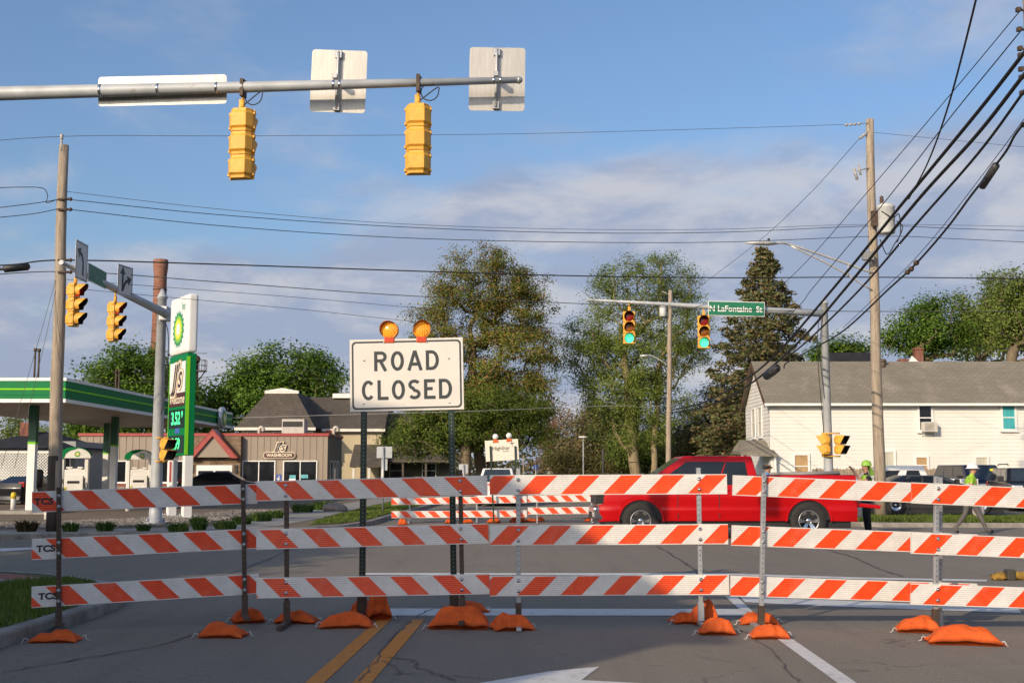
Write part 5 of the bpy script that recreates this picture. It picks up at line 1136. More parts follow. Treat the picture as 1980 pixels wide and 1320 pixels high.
lm_ = thing('street_lamp', 'cobra head street lamp on a long truss arm from the right wooden pole', 'street lamp', PR_.location)
A, B, Cc = P(1688, 528, 38.9) - b_, P(1525, 472, 38.2) - b_, P(1500, 470, 38.1) - b_; q = MB(); q.tube(crom([A, A.lerp(B, .5) + V((0, 0, .02)), B, Cc], 6), .04, 8); q.tube(crom([P(1688, 562, 38.9) - b_, P(1610, 515, 38.5) - b_, P(1530, 476, 38.2) - b_], 5), .03, 8); q.tube([P(1640, 512, 38.6) - b_, P(1640, 533, 38.6) - b_], .02, 6); q.build('arm', mat('lamp_aluminium', (.55, .55, .54), .45, .3), lm_)
H0, H1 = P(1502, 471, 38.1) - b_, P(1440, 470, 37.9) - b_; q = MB(); q.tube([H0, H0.lerp(H1, .25), H0.lerp(H1, .6), H1], [.06, .13, .12, .03], 12); hd = q.build('lamp_head', MATS['lamp_aluminium'], lm_); hd.data.transform(Matrix.Translation((0, 0, (H0.z) * .45)) @ Matrix.Diagonal((1, 1, .55, 1)))
q = MB(); q.cyl(H0.lerp(H1, .25) + V((0, 0, .03)), H0.lerp(H1, .25) + V((0, 0, .16)), .04, .04, 8); q.build('photocell', BLACK, lm_)
FPY = 74.0; PF_ = pole('utility_pole', 'far wooden pole between the spruce and the ash tree', V((X(1291, FPY), FPY, .1)), P(1296, 561, FPY), .18, .12)
b_ = V(PF_.location); c0 = P(1282, 612, FPY - .2) - b_; q = MB(); q.lathe([(.20, 0), (.22, .03), (.22, .60), (.1, .68)], 14, T(*c0)); q.build('transformer', GREYC, PF_); q = MB(); q.tube(crom([P(1293, 706, FPY) - b_, P(1262, 688, FPY) - b_, P(1250, 687, FPY) - b_], 4), .03, 6); q.tube([P(1256, 687, FPY) - b_, P(1238, 688, FPY) - b_], .07, 8); q.build('lamp_arm', MATS['lamp_aluminium'], PF_)
q = MB(); q.tube([P(1294, 570, FPY) - b_, P(1280, 563, FPY) - b_], .02, 5); q.build('cutout', GREYC, PF_)
E_ = V((8.74, 19.7, .13)); PE_ = pole('utility_pole', 'wooden pole at the right edge of the view where the cables meet', E_, E_ + V((0, 0, 11.2)), .17, .13)
for v in (17, 55, 92, 105, 132, 148, 178, 240): q = MB(); p = P(1979, v, 19.6) - E_; q.box((-.26, -.05, p.z), (.07, .08, .07)); q.tube([(-.05, 0, p.z), (-.30, -.05, p.z)], .018, 6); q.build('wire_bracket', RUSTY, PE_)

# ------------------------------------------------------------------ overhead wires
def wire(label, pts, r, m=RUBBER, k=8, name='overhead_wire', extra=None):
    q = MB(); q.tube(crom(pts, k), r, 5); return tag(q.build(name, m, fix=False), label, 'wire', 'overhead wires and cables')
GW = mat('dull_wire', (.10, .10, .10), .5, .3)
def cross(pxs, Ya=29.6, Yb=39.0):                # across the junction from the left pole to the right pole
    out = []
    for u, v in pxs: f = (u - 122) / (1685 - 122); out.append(P(u, v, Ya + (Yb - Ya) * f))
    return out
wire('highest thin wire crossing the whole sky between the two pole tops', cross([(-160, 286), (120, 264), (480, 263), (1000, 259), (1450, 247), (1632, 241)]), .007, GW)
wire('faint wire just below the top one running right from the tall pole', cross([(1686, 256), (1830, 270), (2100, 296)]), .007, GW)
wire('upper of three wires sagging from the left pole behind the near signals', cross([(125, 370), (420, 404), (760, 432), (1100, 443), (1400, 443), (1690, 434), (2100, 440)]), .007, GW)
wire('middle of three wires sagging from the left pole to the transformer', cross([(125, 385), (420, 415), (760, 438), (1100, 450), (1400, 449), (1690, 437), (1850, 442), (2100, 450)]), .010)
wire('lowest of three wires sagging from the left pole to the transformer', cross([(125, 404), (420, 436), (760, 459), (1100, 468), (1400, 468), (1700, 457), (1850, 462), (2100, 474)]), .010)
wire('thick black cable passing behind the maple top', cross([(-150, 520), (20, 512), (125, 503), (420, 511), (800, 524), (1100, 533), (1400, 537), (1690, 536), (2100, 540)]), .018)
wire('grey cable below the thick one running behind the maple', cross([(-120, 540), (125, 525), (420, 545), (760, 570), (1100, 586), (1400, 598), (1690, 602), (2100, 602)]), .012, GW)
wire('thin line third below the thick cable on the left', cross([(125, 540), (330, 556), (600, 577), (900, 605), (1150, 635)]), .007, GW)
wire('thin line lowest of those leaving the left pole to the right', cross([(125, 556), (330, 575), (600, 600), (900, 632), (1150, 650)]), .007, GW)
wire('slack wire crossing just under the ROAD CLOSED sign', [P(300, 812, 62), P(680, 801, 64), P(900, 795, 66), P(1100, 787, 70), P(1215, 784, 72), P(1240, 787, 73), P(1292, 783, 74)], .013, mat('white_wire', (.4, .4, .4), .5))
wire('wire crossing in front of the shop roof', [P(120, 745, 60), P(330, 735, 62), P(480, 722, 66), P(680, 713, 72)], .012, GW)
wire('short wire looping to the left pole from the left edge', [P(-30, 364, 29), P(40, 362, 29.2), P(82, 364, 29.4), P(92, 378, 29.5), P(90, 392, 29.5), P(110, 386, 29.5)], .010)
wire('upper dead end wire left of the left pole', [P(-40, 406, 29), P(60, 394, 29.3), P(112, 386, 29.5)], .010)
wire('lower dead end wire left of the left pole', [P(-40, 424, 29), P(60, 414, 29.3), P(112, 404, 29.5)], .010)
wire('outer guy wire slanting down left from the left pole', [P(108, 540, 29.5), P(74, 660, 29), P(2, 905, 27.8)], .006, GW); wire('inner guy wire slanting down left from the left pole', [P(108, 560, 29.5), P(82, 680, 29), P(28, 905, 28)], .006, GW)
q = MB(); a, b = P(-6, 521, 28.6), P(58, 515, 29); q.tube([a, a.lerp(b, .2), a.lerp(b, .22), a.lerp(b, .93), b], [.03, .04, .095, .095, .04], 10); tag(q.build('splice_case', BLACK), 'black cable splice case hanging at the left edge', 'splice case')
dE = V((X(1293, 74) - 8.4, 74 - 19.7)).normalized(); nE = V((dE.y, -dE.x))
def PLN(u, v, off=0.0):                          # point of the cable run along the right side of the road
    d = ray(u, v); o = V((8.4 + nE.x * off, 19.7 + nE.y * off)); k = ((o.x) * nE.x + (o.y) * nE.y) / (d.x * nE.x + d.y * nE.y); return V((0, 0, CH)) + d * k
wire('twisted black service line dropping steeply from the top right', [P(1893, -40, 15), P(1887, 0, 15.6), P(1835, 200, 19.5), P(1795, 312, 23), P(1757, 385, 26)], .016)
wire('uppermost thin line from the right edge pole to the far pole', [PLN(1976, 17), PLN(1831, 191), PLN(1687, 360), PLN(1560, 505), PLN(1460, 600), PLN(1380, 672), PLN(1300, 745)], .009)
wire('second thin line from the right edge pole ending at the far arm', [PLN(1978, 55), PLN(1916, 131), PLN(1836, 229), PLN(1704, 399), PLN(1573, 555), PLN(1530, 606), PLN(1400, 725), PLN(1296, 790)], .011)
wire('thick black cable, upper of two heavy ones at the right', [PLN(1985, 96), PLN(1891, 216), PLN(1742, 397), PLN(1609, 560), PLN(1500, 685), PLN(1433, 739), PLN(1360, 778), PLN(1300, 792)], .036)
wire('thick black cable, lower of two heavy ones at the right', [PLN(1985, 138), PLN(1887, 263), PLN(1772, 390), PLN(1636, 556), PLN(1540, 665), PLN(1445, 746), PLN(1370, 784), PLN(1300, 798)], .036)
wire('medium cable under the two heavy ones ending at the dark splice', [PLN(1985, 170), PLN(1891, 297), PLN(1772, 433), PLN(1662, 560), PLN(1560, 660), PLN(1515, 695)], .026)
wire('lowest lashed cable at the right with grey cases strung on it', [PLN(1985, 232), PLN(1962, 262), PLN(1940, 300), PLN(1880, 375), PLN(1831, 441), PLN(1768, 513), PLN(1717, 560), PLN(1630, 640), PLN(1560, 680), PLN(1520, 702), PLN(1516, 712)], .022)
wire('thin support strand above the lowest lashed cable', [PLN(1985, 224), PLN(1925, 305), PLN(1826, 434), PLN(1762, 508), PLN(1712, 556), PLN(1630, 634)], .007)
def case(label, a, b, r): a, b = PLN(*a), PLN(*b); q = MB(); q.tube([a, a.lerp(b, .04), a.lerp(b, .05), a.lerp(b, .95), a.lerp(b, .96), b], [.02, .03, r, r, .03, .02], 10); tag(q.build('splice_case', mat('case_grey', (.05, .05, .055), .5)), label, 'splice case')
case('grey cylinder splice case on the lowest cable at the upper right', (1927, 318), (1898, 362), .07); case('dark splice block below the cables before the white house roof', (1502, 711), (1482, 727), .15)
q = MB()
for (u, v) in ((1762, 520), (1772, 508), (1755, 526)): q.ball(tuple(PLN(u, v)), .06, 7, 5, (1, 1.6, 1))
tag(q.build('cable_clamp', RUSTY), 'knotted cable clamp on the lowest cable', 'clamp')
wire('thin guy line from the tall pole insulator down left past the lamp', [P(1662, 268, 38.9), P(1560, 380, 44), P(1450, 480, 52), P(1290, 600, 68)], .010, GW)
# ------------------------------------------------------------------ barricades
STR_A = stripes('stripes_down_right', 1.0); STR_B = stripes('stripes_down_left', -1.0)
def perforate(q, x, y, z0, z1, r=.007, step=.0508, w=None):
    z = z0
    while z < z1:
        q.add([(x + r * math.cos(a * math.pi / 3), y, z + r * math.sin(a * math.pi / 3)) for a in range(6)], [(0, 1, 2, 3, 4, 5)]); z += step
HOLE = mat('hole_dark', (.006, .006, .006), .9); HOLEL = mat('hole_see_through', (.35, .33, .30), .9)
def rail_profile(h=.203, t=.022, ribs=9):
    pts = [(-t / 2, -h / 2), (-t / 2 - .002, -h / 2 + .005)]; n_ = ribs * 2
    for i in range(n_ + 1): pts.append((-t / 2 - (.0026 if i % 2 else .0), -h / 2 + .012 + (h - .024) * i / n_))
    return pts + [(-t / 2 - .002, h / 2 - .005), (-t / 2, h / 2), (t / 2, h / 2), (t / 2, -h / 2)]
def barricade(label, TL, TR, BL, YL, YR, sm, posts, front=False, shifts=(0, 0, 0), rusty=False, stencil=None, rail_h=.203, group='striped road closure barricades', simple=False, stubs=True):
    pTL, pTR, pBL = P(*TL, YL), P(*TR, YR), P(*BL, YL); x = (pTR - pTL); L_ = x.length; x.normalize()
    z = pTL - pBL; z = (z - x * z.dot(x)); Hs = z.length; z.normalize(); y = z.cross(x)
    k = pTL.z / z.z; O = pTL - z * k
    M = Matrix(((x.x, y.x, z.x, O.x), (x.y, y.y, z.y, O.y), (x.z, y.z, z.z, O.z), (0, 0, 0, 1)))
    t = thing('barricade', label, 'barricade', group=group, M=M); ht = k; PM = RUSTY if rusty else GALV; gap = (Hs - rail_h) / 2
    posts = [(p_, front) if not isinstance(p_, tuple) else p_ for p_ in posts]
    for i in range(3):
        q = MB(); q.prism([(a, b) for a, b in rail_profile(rail_h)], 'x', 0, L_); r = q.build('rail', sm, t); r.location = (0, 0, ht - rail_h / 2 - gap * i); r['stripe_shift'] = float(shifts[i]) + 4.31; r.rotation_euler = (R(((i * 37 + int(TL[0])) % 7 - 3) * .5), R(((i * 53 + int(TL[0])) % 9 - 4) * .06), 0)
        if not simple:
            bm_ = None
            for xp, fr in posts:
                for dz in (-.052, .052):
                    yb = -.016 if not fr else -.058
                    if bm_ is None: bo_ = MB().lathe([(.019, 0), (.019, .003), (.010, .004), (.010, .010), (.002, .012)], 10, Matrix.Rotation(R(90), 4, 'X')).build('bolt', CHROME if not front else GALV, r); bm_ = bo_.data
                    else: bo_ = obj('bolt', bm_, None, r)
                    bo_.location = (xp, yb, dz)
        if stencil and i in stencil: text('TCS', .085, mat('stencil_ink', (.035, .035, .04), .7, var=.5, scale=60), r, T(.11 + .02 * i, -.0152, .0) @ FACE, .0035, ext=.0006, sx=1.15)
    for xp, fr in posts:
        yp = .034 if not fr else -.036; w = .022
        q = MB(); q.bx(xp - w, xp + w, yp - w, yp + w, .06, ht + (.03 if fr else .07)); po = q.build('post', PM, t, bevel=.004, seg=1)
        q = MB(); perforate(q, xp, yp - w - .0012, .3, ht + .03, .006); ho = q.build('hole', HOLE, po, fix=False); ho['kind'] = 'stuff'
        if stubs:
            q = MB(); q.bx(xp - .030, xp + .030, yp - .030, yp + .030, .055, .24); q.build('socket', RUSTY if rusty or xp < L_ * .3 else GALV, po, bevel=.004, seg=1)
        q = MB(); q.add([(xp - .025, -.40, .012), (xp + .025, -.40, .012), (xp + .025, .55, .012), (xp - .025, .55, .012), (xp - .025, -.40, .045), (xp + .025, -.40, .045), (xp + .025, .55, .045), (xp - .025, .55, .045)], [(0, 3, 2, 1), (4, 5, 6, 7), (0, 1, 5, 4), (1, 2, 6, 5), (2, 3, 7, 6), (3, 0, 4, 7)]); q.build('foot', PM, t)
    return t, L_
barricade('leftmost near barricade with TCS stencils and dark rusty posts', (62, 950), (497, 933), (70, 1174), 12.0, 12.6, STR_A, (.25, 2.02), True, (.0, -.22, -.22), True, (0, 1, 2))
barricade('second near barricade from the left, crossing the ROAD CLOSED sign posts', (496, 930), (942, 920), (507, 1156), 12.5, 12.5, STR_A, (.30, 2.08), False, (.15, .31, .28), True)
barricade('middle near barricade in front of the red pickup bonnet', (947, 918), (1405, 917), (951, 1152), 12.45, 12.45, STR_B, (.29, 2.13), False, (.05, -.09, .06))
barricade('near barricade in front of the pickup bed with one post on its front', (1417, 918), (1889, 938), (1413, 1152), 12.35, 12.6, STR_B, (.31, (2.19, False)), True, (-.12, -.08, -.03))
barricade('rightmost near barricade cut off by the right edge of the photo', (1762, 932), (2230, 952), (1757, 1168), 11.95, 12.2, STR_B, (.27, 2.1), False, (.14, .32, .22))
# far row
FB = 37.4
barricade('far striped barricade left of the sponsor sign, at the lawn kerb', (757, 937), (1018, 934), (761, 1001), FB, FB, STR_A, (.55, 2.6), False, (0, .1, .1), False, None, .21, 'striped barricades across the far road', True, False)
barricade('far striped barricade right of the sponsor sign, beside the pickup', (1020, 934), (1160, 933), (1022, 994), FB, FB, STR_A, (.28, 1.95), False, (.1, .2, .2), False, None, .21, 'striped barricades across the far road', True, False)

# ------------------------------------------------------------------ sandbags
BAGM = mat('orange_bag_plastic', (.60, .098, .017), .75, var=.2, spec=.25, scale=7, bump=.22, bscale=35, dirt=((.36, .07, .02), .55, .85, 5))
CORD = mat('white_cord', (.6, .58, .55), .8)
def sandbag(label, u, v, wpx, hpx, rz, seed, sag=.35, group='orange sandbags on the barricade feet', depth=.42, m=BAGM, z0=0.0, roll=0.0, simple=False):
    p = G(u, v, z0); s = F / p.y; L_ = wpx / s; H_ = hpx / s; Dp = L_ * depth if L_ * depth > .2 else .22; rnd = random.Random(seed); NU, NV = (44, 28) if not simple else (16, 10)
    H_ = max(.06, H_ - .16 * Dp * (CH / p.y) * 4) * .84; vs = []; fs = []; sx = rnd.uniform(-.3, .3); ph = rnd.uniform(0, 9); sk = rnd.uniform(-.22, .22)
    p = p + V((p.x / p.y, 1, 0)) * Dp * .42
    sd = V((seed * 1.7, seed * .9, 2.2)); crs = [(rnd.uniform(0, 3.14), rnd.uniform(-.5, .5), rnd.uniform(.05, .10), rnd.uniform(.05, .11)) for _ in range(7)]
    ear = [rnd.uniform(-.05, .13) for _ in range(4)]
    for side in (1, -1):
        for j in range(NV + 1):
            for i in range(NU + 1):
                a = i / NU * 2 - 1; b = j / NV * 2 - 1; aa, bb = abs(a), abs(b)
                prof = ((1 - aa ** 3.0) * (1 - bb ** 2.6)); prof = max(0, prof) ** .52; rim_ = 1 - prof
                er = ear[(1 if a > 0 else 0) + (2 if b > 0 else 0)] * (aa * bb) ** 4                      # corners pulled out into ears
                x = a * L_ / 2 * (1 - .13 * (1 - bb ** 2) + er) * (1 + .04 * noise.noise(V((b * 2, ph, 1)))); y = b * Dp / 2 * (1 - .22 * (1 - aa ** 2) + er)
                w = noise.noise(V((a * 1.6, b * 1.2, 0)) + sd) * .20 + noise.noise(V((a * 5, b * 3.4, 1)) + sd) * .05
                w += .16 * aa ** 3 * math.sin(b * 7 + ph) * (1 - bb ** 4) + .07 * bb ** 3 * math.sin(a * 11 + ph) * (1 - aa ** 4)
                for (th_, c_, wd, am) in crs: w -= am * math.exp(-(((a * math.cos(th_) + b * math.sin(th_)) - c_) / wd) ** 2) * min(1, 1.6 * rim_ + .15)
                sg = 1 - sag * math.exp(-((a - sx) / .20) ** 2) * (.55 + .45 * b)
                seam = H_ * (.20 - .10 * aa ** 2 + .10 * noise.noise(V((a * 2.2, b * 2.2, 3)) + sd) + .30 * er)
                if side > 0: z = seam + H_ * .80 * prof * (1 + w) * sg * (1 + sk * a)
                else: z = seam * (1 - min(1, prof * 3.2)) + .003
                vs.append((x, y + .02 * noise.noise(V((a * 3, 7, ph))), max(.003, z)))
    k = (NU + 1) * (NV + 1)
    for sd_ in (0, 1):
        for j in range(NV):
            for i in range(NU):
                o = sd_ * k + j * (NU + 1) + i; f = (o, o + 1, o + NU + 2, o + NU + 1); fs.append(f if sd_ == 0 else f[::-1])
    rim = [j * (NU + 1) for j in range(NV)] + [NV * (NU + 1) + i for i in range(NU)] + [NV * (NU + 1) + NU - (j) * 0 - (NU + 1) * j for j in range(NV)] + [NU - i for i in range(NU)]
    for a_, b_ in zip(rim, rim[1:] + rim[:1]): fs.append((a_, b_, b_ + k, a_ + k))
    q = MB(); q.add(vs, fs, True); t = thing('sandbag', label, 'sandbag', (p.x, p.y, z0), rz, group); t.rotation_euler = (roll, 0, rz)
    o = q.build('sack', m, t)
    if not simple:
        for s_ in (-1, 1):
            q = MB(); ex, ey = s_ * L_ * .47, -Dp * .42 * (1 if rnd.random() < .6 else -1); q.tube(crom([(ex, ey, .03), (ex + s_ * .03, ey - .01, .05), (ex + s_ * .05, ey - .03, .015), (ex + s_ * .07, ey - .01, .006)], 4), .004, 4); q.build('tie_cord', CORD, t)
    return t
for a in (('leftmost orange sandbag lying by the kerb', 107, 1243, 95, 30, R(4), 1, .5), ('orange sandbag in front of the second rusty post from the left', 431, 1234, 88, 36, R(-4), 2, .2), ('orange sandbag tucked behind the second rusty post from the left', 480, 1205, 62, 36, R(18), 3, .2, ),
          ('orange sandbag left of the ROAD CLOSED sign, behind a thin post', 572, 1206, 82, 30, R(-3), 4, .1), ('plump orange sandbag in front of the left ROAD CLOSED post', 670, 1215, 104, 38, R(5), 5, .1), ('large orange sandbag in front of the right ROAD CLOSED post', 888, 1217, 120, 54, R(-3), 7, .15),
          ('orange sandbag right of the large one, under the middle barricade', 991, 1220, 82, 42, R(12), 9, .15), ('orange sandbag lying behind the middle barricade right post', 1328, 1206, 62, 28, R(8), 10, .1), ('orange sandbag in front of the middle barricade right post', 1386, 1228, 72, 38, R(-6), 11, .1),
          ('orange sandbag behind the front-mounted post near the pickup', 1467, 1208, 76, 30, R(-4), 12, .35), ('orange sandbag in front of the front-mounted post near the pickup', 1487, 1236, 76, 36, R(-3), 13, .1), ('orange sandbag left of the rightmost barricade post', 1776, 1224, 84, 40, R(-14), 14, .2), ('long orange sandbag at the far right spread over a foot', 1862, 1248, 136, 48, R(-12), 15, .3),
          ('orange sandbag mostly hidden behind the right ROAD CLOSED post', 912, 1185, 62, 26, R(10), 8, .1)):
    sandbag(*a)
sandbag('orange sandbag standing on end behind the left ROAD CLOSED post', 731, 1199, 46, 70, R(15), 6, .0, depth=.75)
sandbag('orange sandbag slumped upright against the middle barricade right post', 1360, 1208, 52, 58, R(10), 17, .0, depth=.6)
sandbag('small orange bag corner left of the left ROAD CLOSED post', 700, 1192, 36, 44, R(-20), 18, .0, depth=.8)
for i, (u, v, w, h, l) in enumerate(((779, 1017, 20, 18, 'far orange sandbag at the lawn kerb, leftmost of the far row'), (868, 1012, 16, 11, 'far orange sandbag seen just left of the ROAD CLOSED post'), (905, 1011, 22, 10, 'far orange sandbag just right of the ROAD CLOSED post'), (954, 1011, 26, 13, 'far orange sandbag under the sponsor sign left post'), (1001, 1010, 30, 17, 'far orange sandbag heaped under the sponsor sign right post'), (1025, 1009, 24, 9, 'far flat orange sandbag right of the sponsor sign'), (1043, 1008, 22, 10, 'far orange sandbag at the right thin far post'), (1139, 1008, 18, 10, 'far orange sandbag beside the pickup front bumper'))):
    sandbag(l, u, v, w, h, R(5 * i), 30 + i, .15, 'orange sandbags of the far barricades', .6, simple=True)

# ------------------------------------------------------------------ ROAD CLOSED sign
RY = 13.15; c = (P(677, 658, RY) + P(896, 652, RY) + P(896, 792, RY) + P(677, 795, RY)) / 4; rw_, rh_ = (896 - 677) * RY / F * 1.005, (140) * RY / F
rc = thing('road_closed_sign', 'white ROAD CLOSED sign with two amber warning lamps on green posts', 'sign', (c.x, RY, 0)); zc = c.z; tl = R(-1.35)
MT = T(0, 0, zc) @ Matrix.Rotation(tl, 4, 'Y')
SIGNW = mat('sign_sheeting', (.72, .68, .615), .4, var=.05, scale=3, dirt=((.60, .55, .48), .6, .85, 8)); SINK = mat('sign_ink', (.035, .042, .046), .45, var=.2, scale=10)
bo = MB().bx(-rw_ / 2, rw_ / 2, -.008, .004, -rh_ / 2, rh_ / 2, MT).build('board', SIGNW, rc, bevel=.003, seg=1)
q = MB(); w2, h2, r, th = rw_ / 2 - .022, rh_ / 2 - .022, .045, .019
def rr(w, h, r): 
    o = []
    for cx_, cz_, s0 in ((w - r, -h + r, -90), (w - r, h - r, 0), (-w + r, h - r, 90), (-w + r, -h + r, 180)): o += [(cx_ + r * math.cos(R(s0 + k * 15)), cz_ + r * math.sin(R(s0 + k * 15))) for k in range(7)]
    return o
A_, B_ = rr(w2, h2, r), rr(w2 - th, h2 - th, r - th * .6); n_ = len(A_)
q.add([(a, -.0095, b) for a, b in A_] + [(a, -.0095, b) for a, b in B_], [(i, (i + 1) % n_, n_ + (i + 1) % n_, n_ + i) for i in range(n_)], False, MT); q.build('border', SINK, bo, fix=False)
# letters drawn as strokes after highway lettering
def arcp(cx, cz, rx, rz_, a0, a1, k=14): return [(cx + rx * math.cos(R(a0 + (a1 - a0) * i / k)), cz + rz_ * math.sin(R(a0 + (a1 - a0) * i / k))) for i in range(k + 1)]
SW = .165
def glyph(ch):
    e = SW / 2
    if ch == 'O': return [arcp(.33, .5, .33 - e, .5 - e, 90, 450, 28)], .66
    if ch == 'C': return [arcp(.33, .5, .33 - e, .5 - e, 42, 318, 22)], .62
    if ch == 'L': return [[(e, 1), (e, 0)], [(0, e), (.55, e)]], .55
    if ch == 'E': return [[(e, 1), (e, 0)], [(0, e), (.58, e)], [(0, 1 - e), (.56, 1 - e)], [(0, .52), (.44, .52)]], .58
    if ch == 'D': return [[(e, 1), (e, 0)], [(0, e), (.30, e)] + arcp(.30, .5, .36 - e, .5 - e, -90, 90, 16) + [(0, 1 - e)]], .66
    if ch == 'R': return [[(e, 1), (e, 0)], [(0, 1 - e), (.34, 1 - e)] + arcp(.36, .72, .28 - e, .28 - e, 90, -90, 12) + [(0, .44 + e)], [(.34, .46), (.58, 0)]], .66
    if ch == 'A': return [[(.06, 0), (.37, 1)], [(.37, 1), (.68, 0)], [(.16, .32), (.58, .32)]], .74
    if ch == 'S': return [arcp(.31, .735, .31 - e, .265 - e, 28, 270, 14)[:-1] + arcp(.31, .265, .31 - e, .265 - e + .0, 90, -152, 14)], .62
def word(s, h, cz, gap):
    gl = [glyph(c_) for c_ in s]; tot = sum(g[1] for g in gl) * h + gap * (len(s) - 1); x = -tot / 2; lay = 0
    for g, w in gl:
        q = MB()
        for st in g: stroke(q, [(x + a * h, cz - h / 2 + b * h) for a, b in st], SW * h, -.0098 - .00025 * (lay % 4)); lay += 1
        q.v = [tuple(MT @ V(p)) for p in q.v]; q.build('letter', SINK, bo, fix=False); x += w * h + gap
sC = RY / F
word('ROAD', 38.5 * sC, 27 * sC, 7 * sC); word('CLOSED', 38.5 * sC, -29 * sC, 6.5 * sC)
q = MB()
for (u, v) in ((743, 662), (825, 661), (704, 697), (868, 693), (703, 780), (869, 778)): p = P(u, v, RY) - V((c.x, 0, 0)); q.lathe([(.010, 0), (.010, .004), (.004, .006)], 8, T(p.x, -.010, p.z) @ Matrix.Rotation(R(90), 4, 'X'))
q.build('bolt', CHROME, bo)
for u, ub, vb in ((703, 699, 1188), (870, 878, 1172)):
    pt = P(u, 790, RY); xb = P(ub, vb, RY).x - c.x; xt = pt.x - c.x; q = MB(); w = .032
    q.add([(xb - w, .01, .05), (xb + w, .01, .05), (xb + w, .07, .05), (xb - w, .07, .05), (xt - w, .01, zc + .28), (xt + w, .01, zc + .28), (xt + w, .07, zc + .28), (xt - w, .07, zc + .28)], [(0, 3, 2, 1), (4, 5, 6, 7), (0, 1, 5, 4), (1, 2, 6, 5), (2, 3, 7, 6), (3, 0, 4, 7)]); po = q.build('post', DKGREEN, rc, bevel=.004, seg=1)
    q = MB(); z = .3
    while z < zc - .4: f = (z - .05) / (zc + .23); perforate(q, xb + (xt - xb) * f, .0086, z, z + .01, .0055, .05); z += .0254 * 1.6
    ho = q.build('hole', HOLEL, po, fix=False); ho['kind'] = 'stuff'
    q = MB(); q.bx(xb - .048, xb + .048, -.006, .086, .02, .30); q.build('socket', RUSTY, po, bevel=.005, seg=1); q = MB(); q.bx(xb - .04, xb + .04, -.42, .7, .012, .07); q.build('skid_foot', RUSTY, po)
AMB = mat('amber_lamp_lens', (.85, .30, .02), .22, var=.35, scale=70, emit=((1.0, .32, .02), .18)); AMBC = mat('amber_lamp_case', (.80, .30, .02), .35, var=.1)
for u, v, tw, vis in ((753, 638, -6, 130), (815, 637, 8, 110)):
    p = P(u, v, RY); M = T(p.x - c.x, .03, p.z) @ Matrix.Rotation(R(tw), 4, 'Z') @ Matrix.Rotation(R(90), 4, 'X'); r = 17.3 * sC
    q = MB(); q.lathe([(r * .8, -.05), (r, -.03), (r, .03), (r * .92, .036), (r * .86, .030)], 26, M); lp_ = q.build('warning_lamp', AMBC, rc)
    q = MB(); q.lathe([(r * .86, .028), (r * .8, .036), (r * .4, .048), (.001, .052)], 26, M); q.build('lens', AMB, lp_)
    q = MB(); n_ = 16
    for k in range(n_):
        a0_, a1_ = R(vis - 85 + 170 * k / n_), R(vis - 85 + 170 * (k + 1) / n_); d0 = .03 + .05 * math.sin(math.pi * k / n_); d1 = .03 + .05 * math.sin(math.pi * (k + 1) / n_)
        q.add([(r * math.cos(a0_), r * math.sin(a0_), .02), (r * math.cos(a1_), r * math.sin(a1_), .02), (r * math.cos(a1_), r * math.sin(a1_), .03 + d1), (r * math.cos(a0_), r * math.sin(a0_), .03 + d0)], [(0, 1, 2, 3)], True, M)
    q.build('visor', AMBC, lp_, fix=False)
    q = MB()
    for k in range(-4, 5):
        for j in range(-4, 5):
            if k * k + j * j < 18: q.lathe([(.0075, .046 - .0009 * (k * k + j * j)), (.004, .056 - .0009 * (k * k + j * j))], 5, M @ T(k * .0185, j * .0185, 0))
    dt = q.build('prism_dot', mat('amber_bright', (1.0, .55, .08), .2, emit=((1.0, .5, .06), .45)), lp_); dt['kind'] = 'stuff'
    q = MB(); q.bx(p.x - c.x - .055, p.x - c.x + .055, -.02, .07, p.z - r - .045, p.z - r + .02); q.build('battery_case', mat('red_orange_plastic', (.62, .06, .01), .4), rc, bevel=.01)

# ------------------------------------------------------------------ sponsor sign on the far barricade, seen from behind
SY2 = 37.2; ss = thing('sponsor_sign', 'cream HighStar sign back with two lamps on green posts beyond the pickup front', 'sign', (X(970, SY2), SY2, 0)); lx = ss.location.x
pc = P(970.5, 870, SY2); w, h = 64 * SY2 / F, 40 * SY2 / F; MS = T(pc.x - lx, 0, pc.z) @ Matrix.Rotation(R(-3.5), 4, 'Y')
bo = MB().bx(-w / 2, w / 2, 0, .02, -h / 2, h / 2, MS).build('board', mat('cream_board', (.74, .69, .58), .5, var=.04), ss)
text('HighStar', .145, INK, bo, MS @ T(-.02, -.004, .06) @ FACE, .001, sx=1.08); text('TRAFFIC', .055, INK, bo, MS @ T(.12, -.004, -.04) @ FACE)
q = MB(); star(q, .11, .02, 4, -.004, .32, .19, .8); q.v = [tuple(MS @ V(p)) for p in q.v]; q.build('star_mark', INK, bo, fix=False)
for u, ub in ((948, 955), (996, 1000)):
    a, b = P(u, 862, SY2), P(ub, 1005, SY2); q = MB(); q.tube([(a.x - lx, -.03, a.z), (b.x - lx, -.03, .05)], .035, 4, smooth=False); q.build('post', DKGREEN, ss)
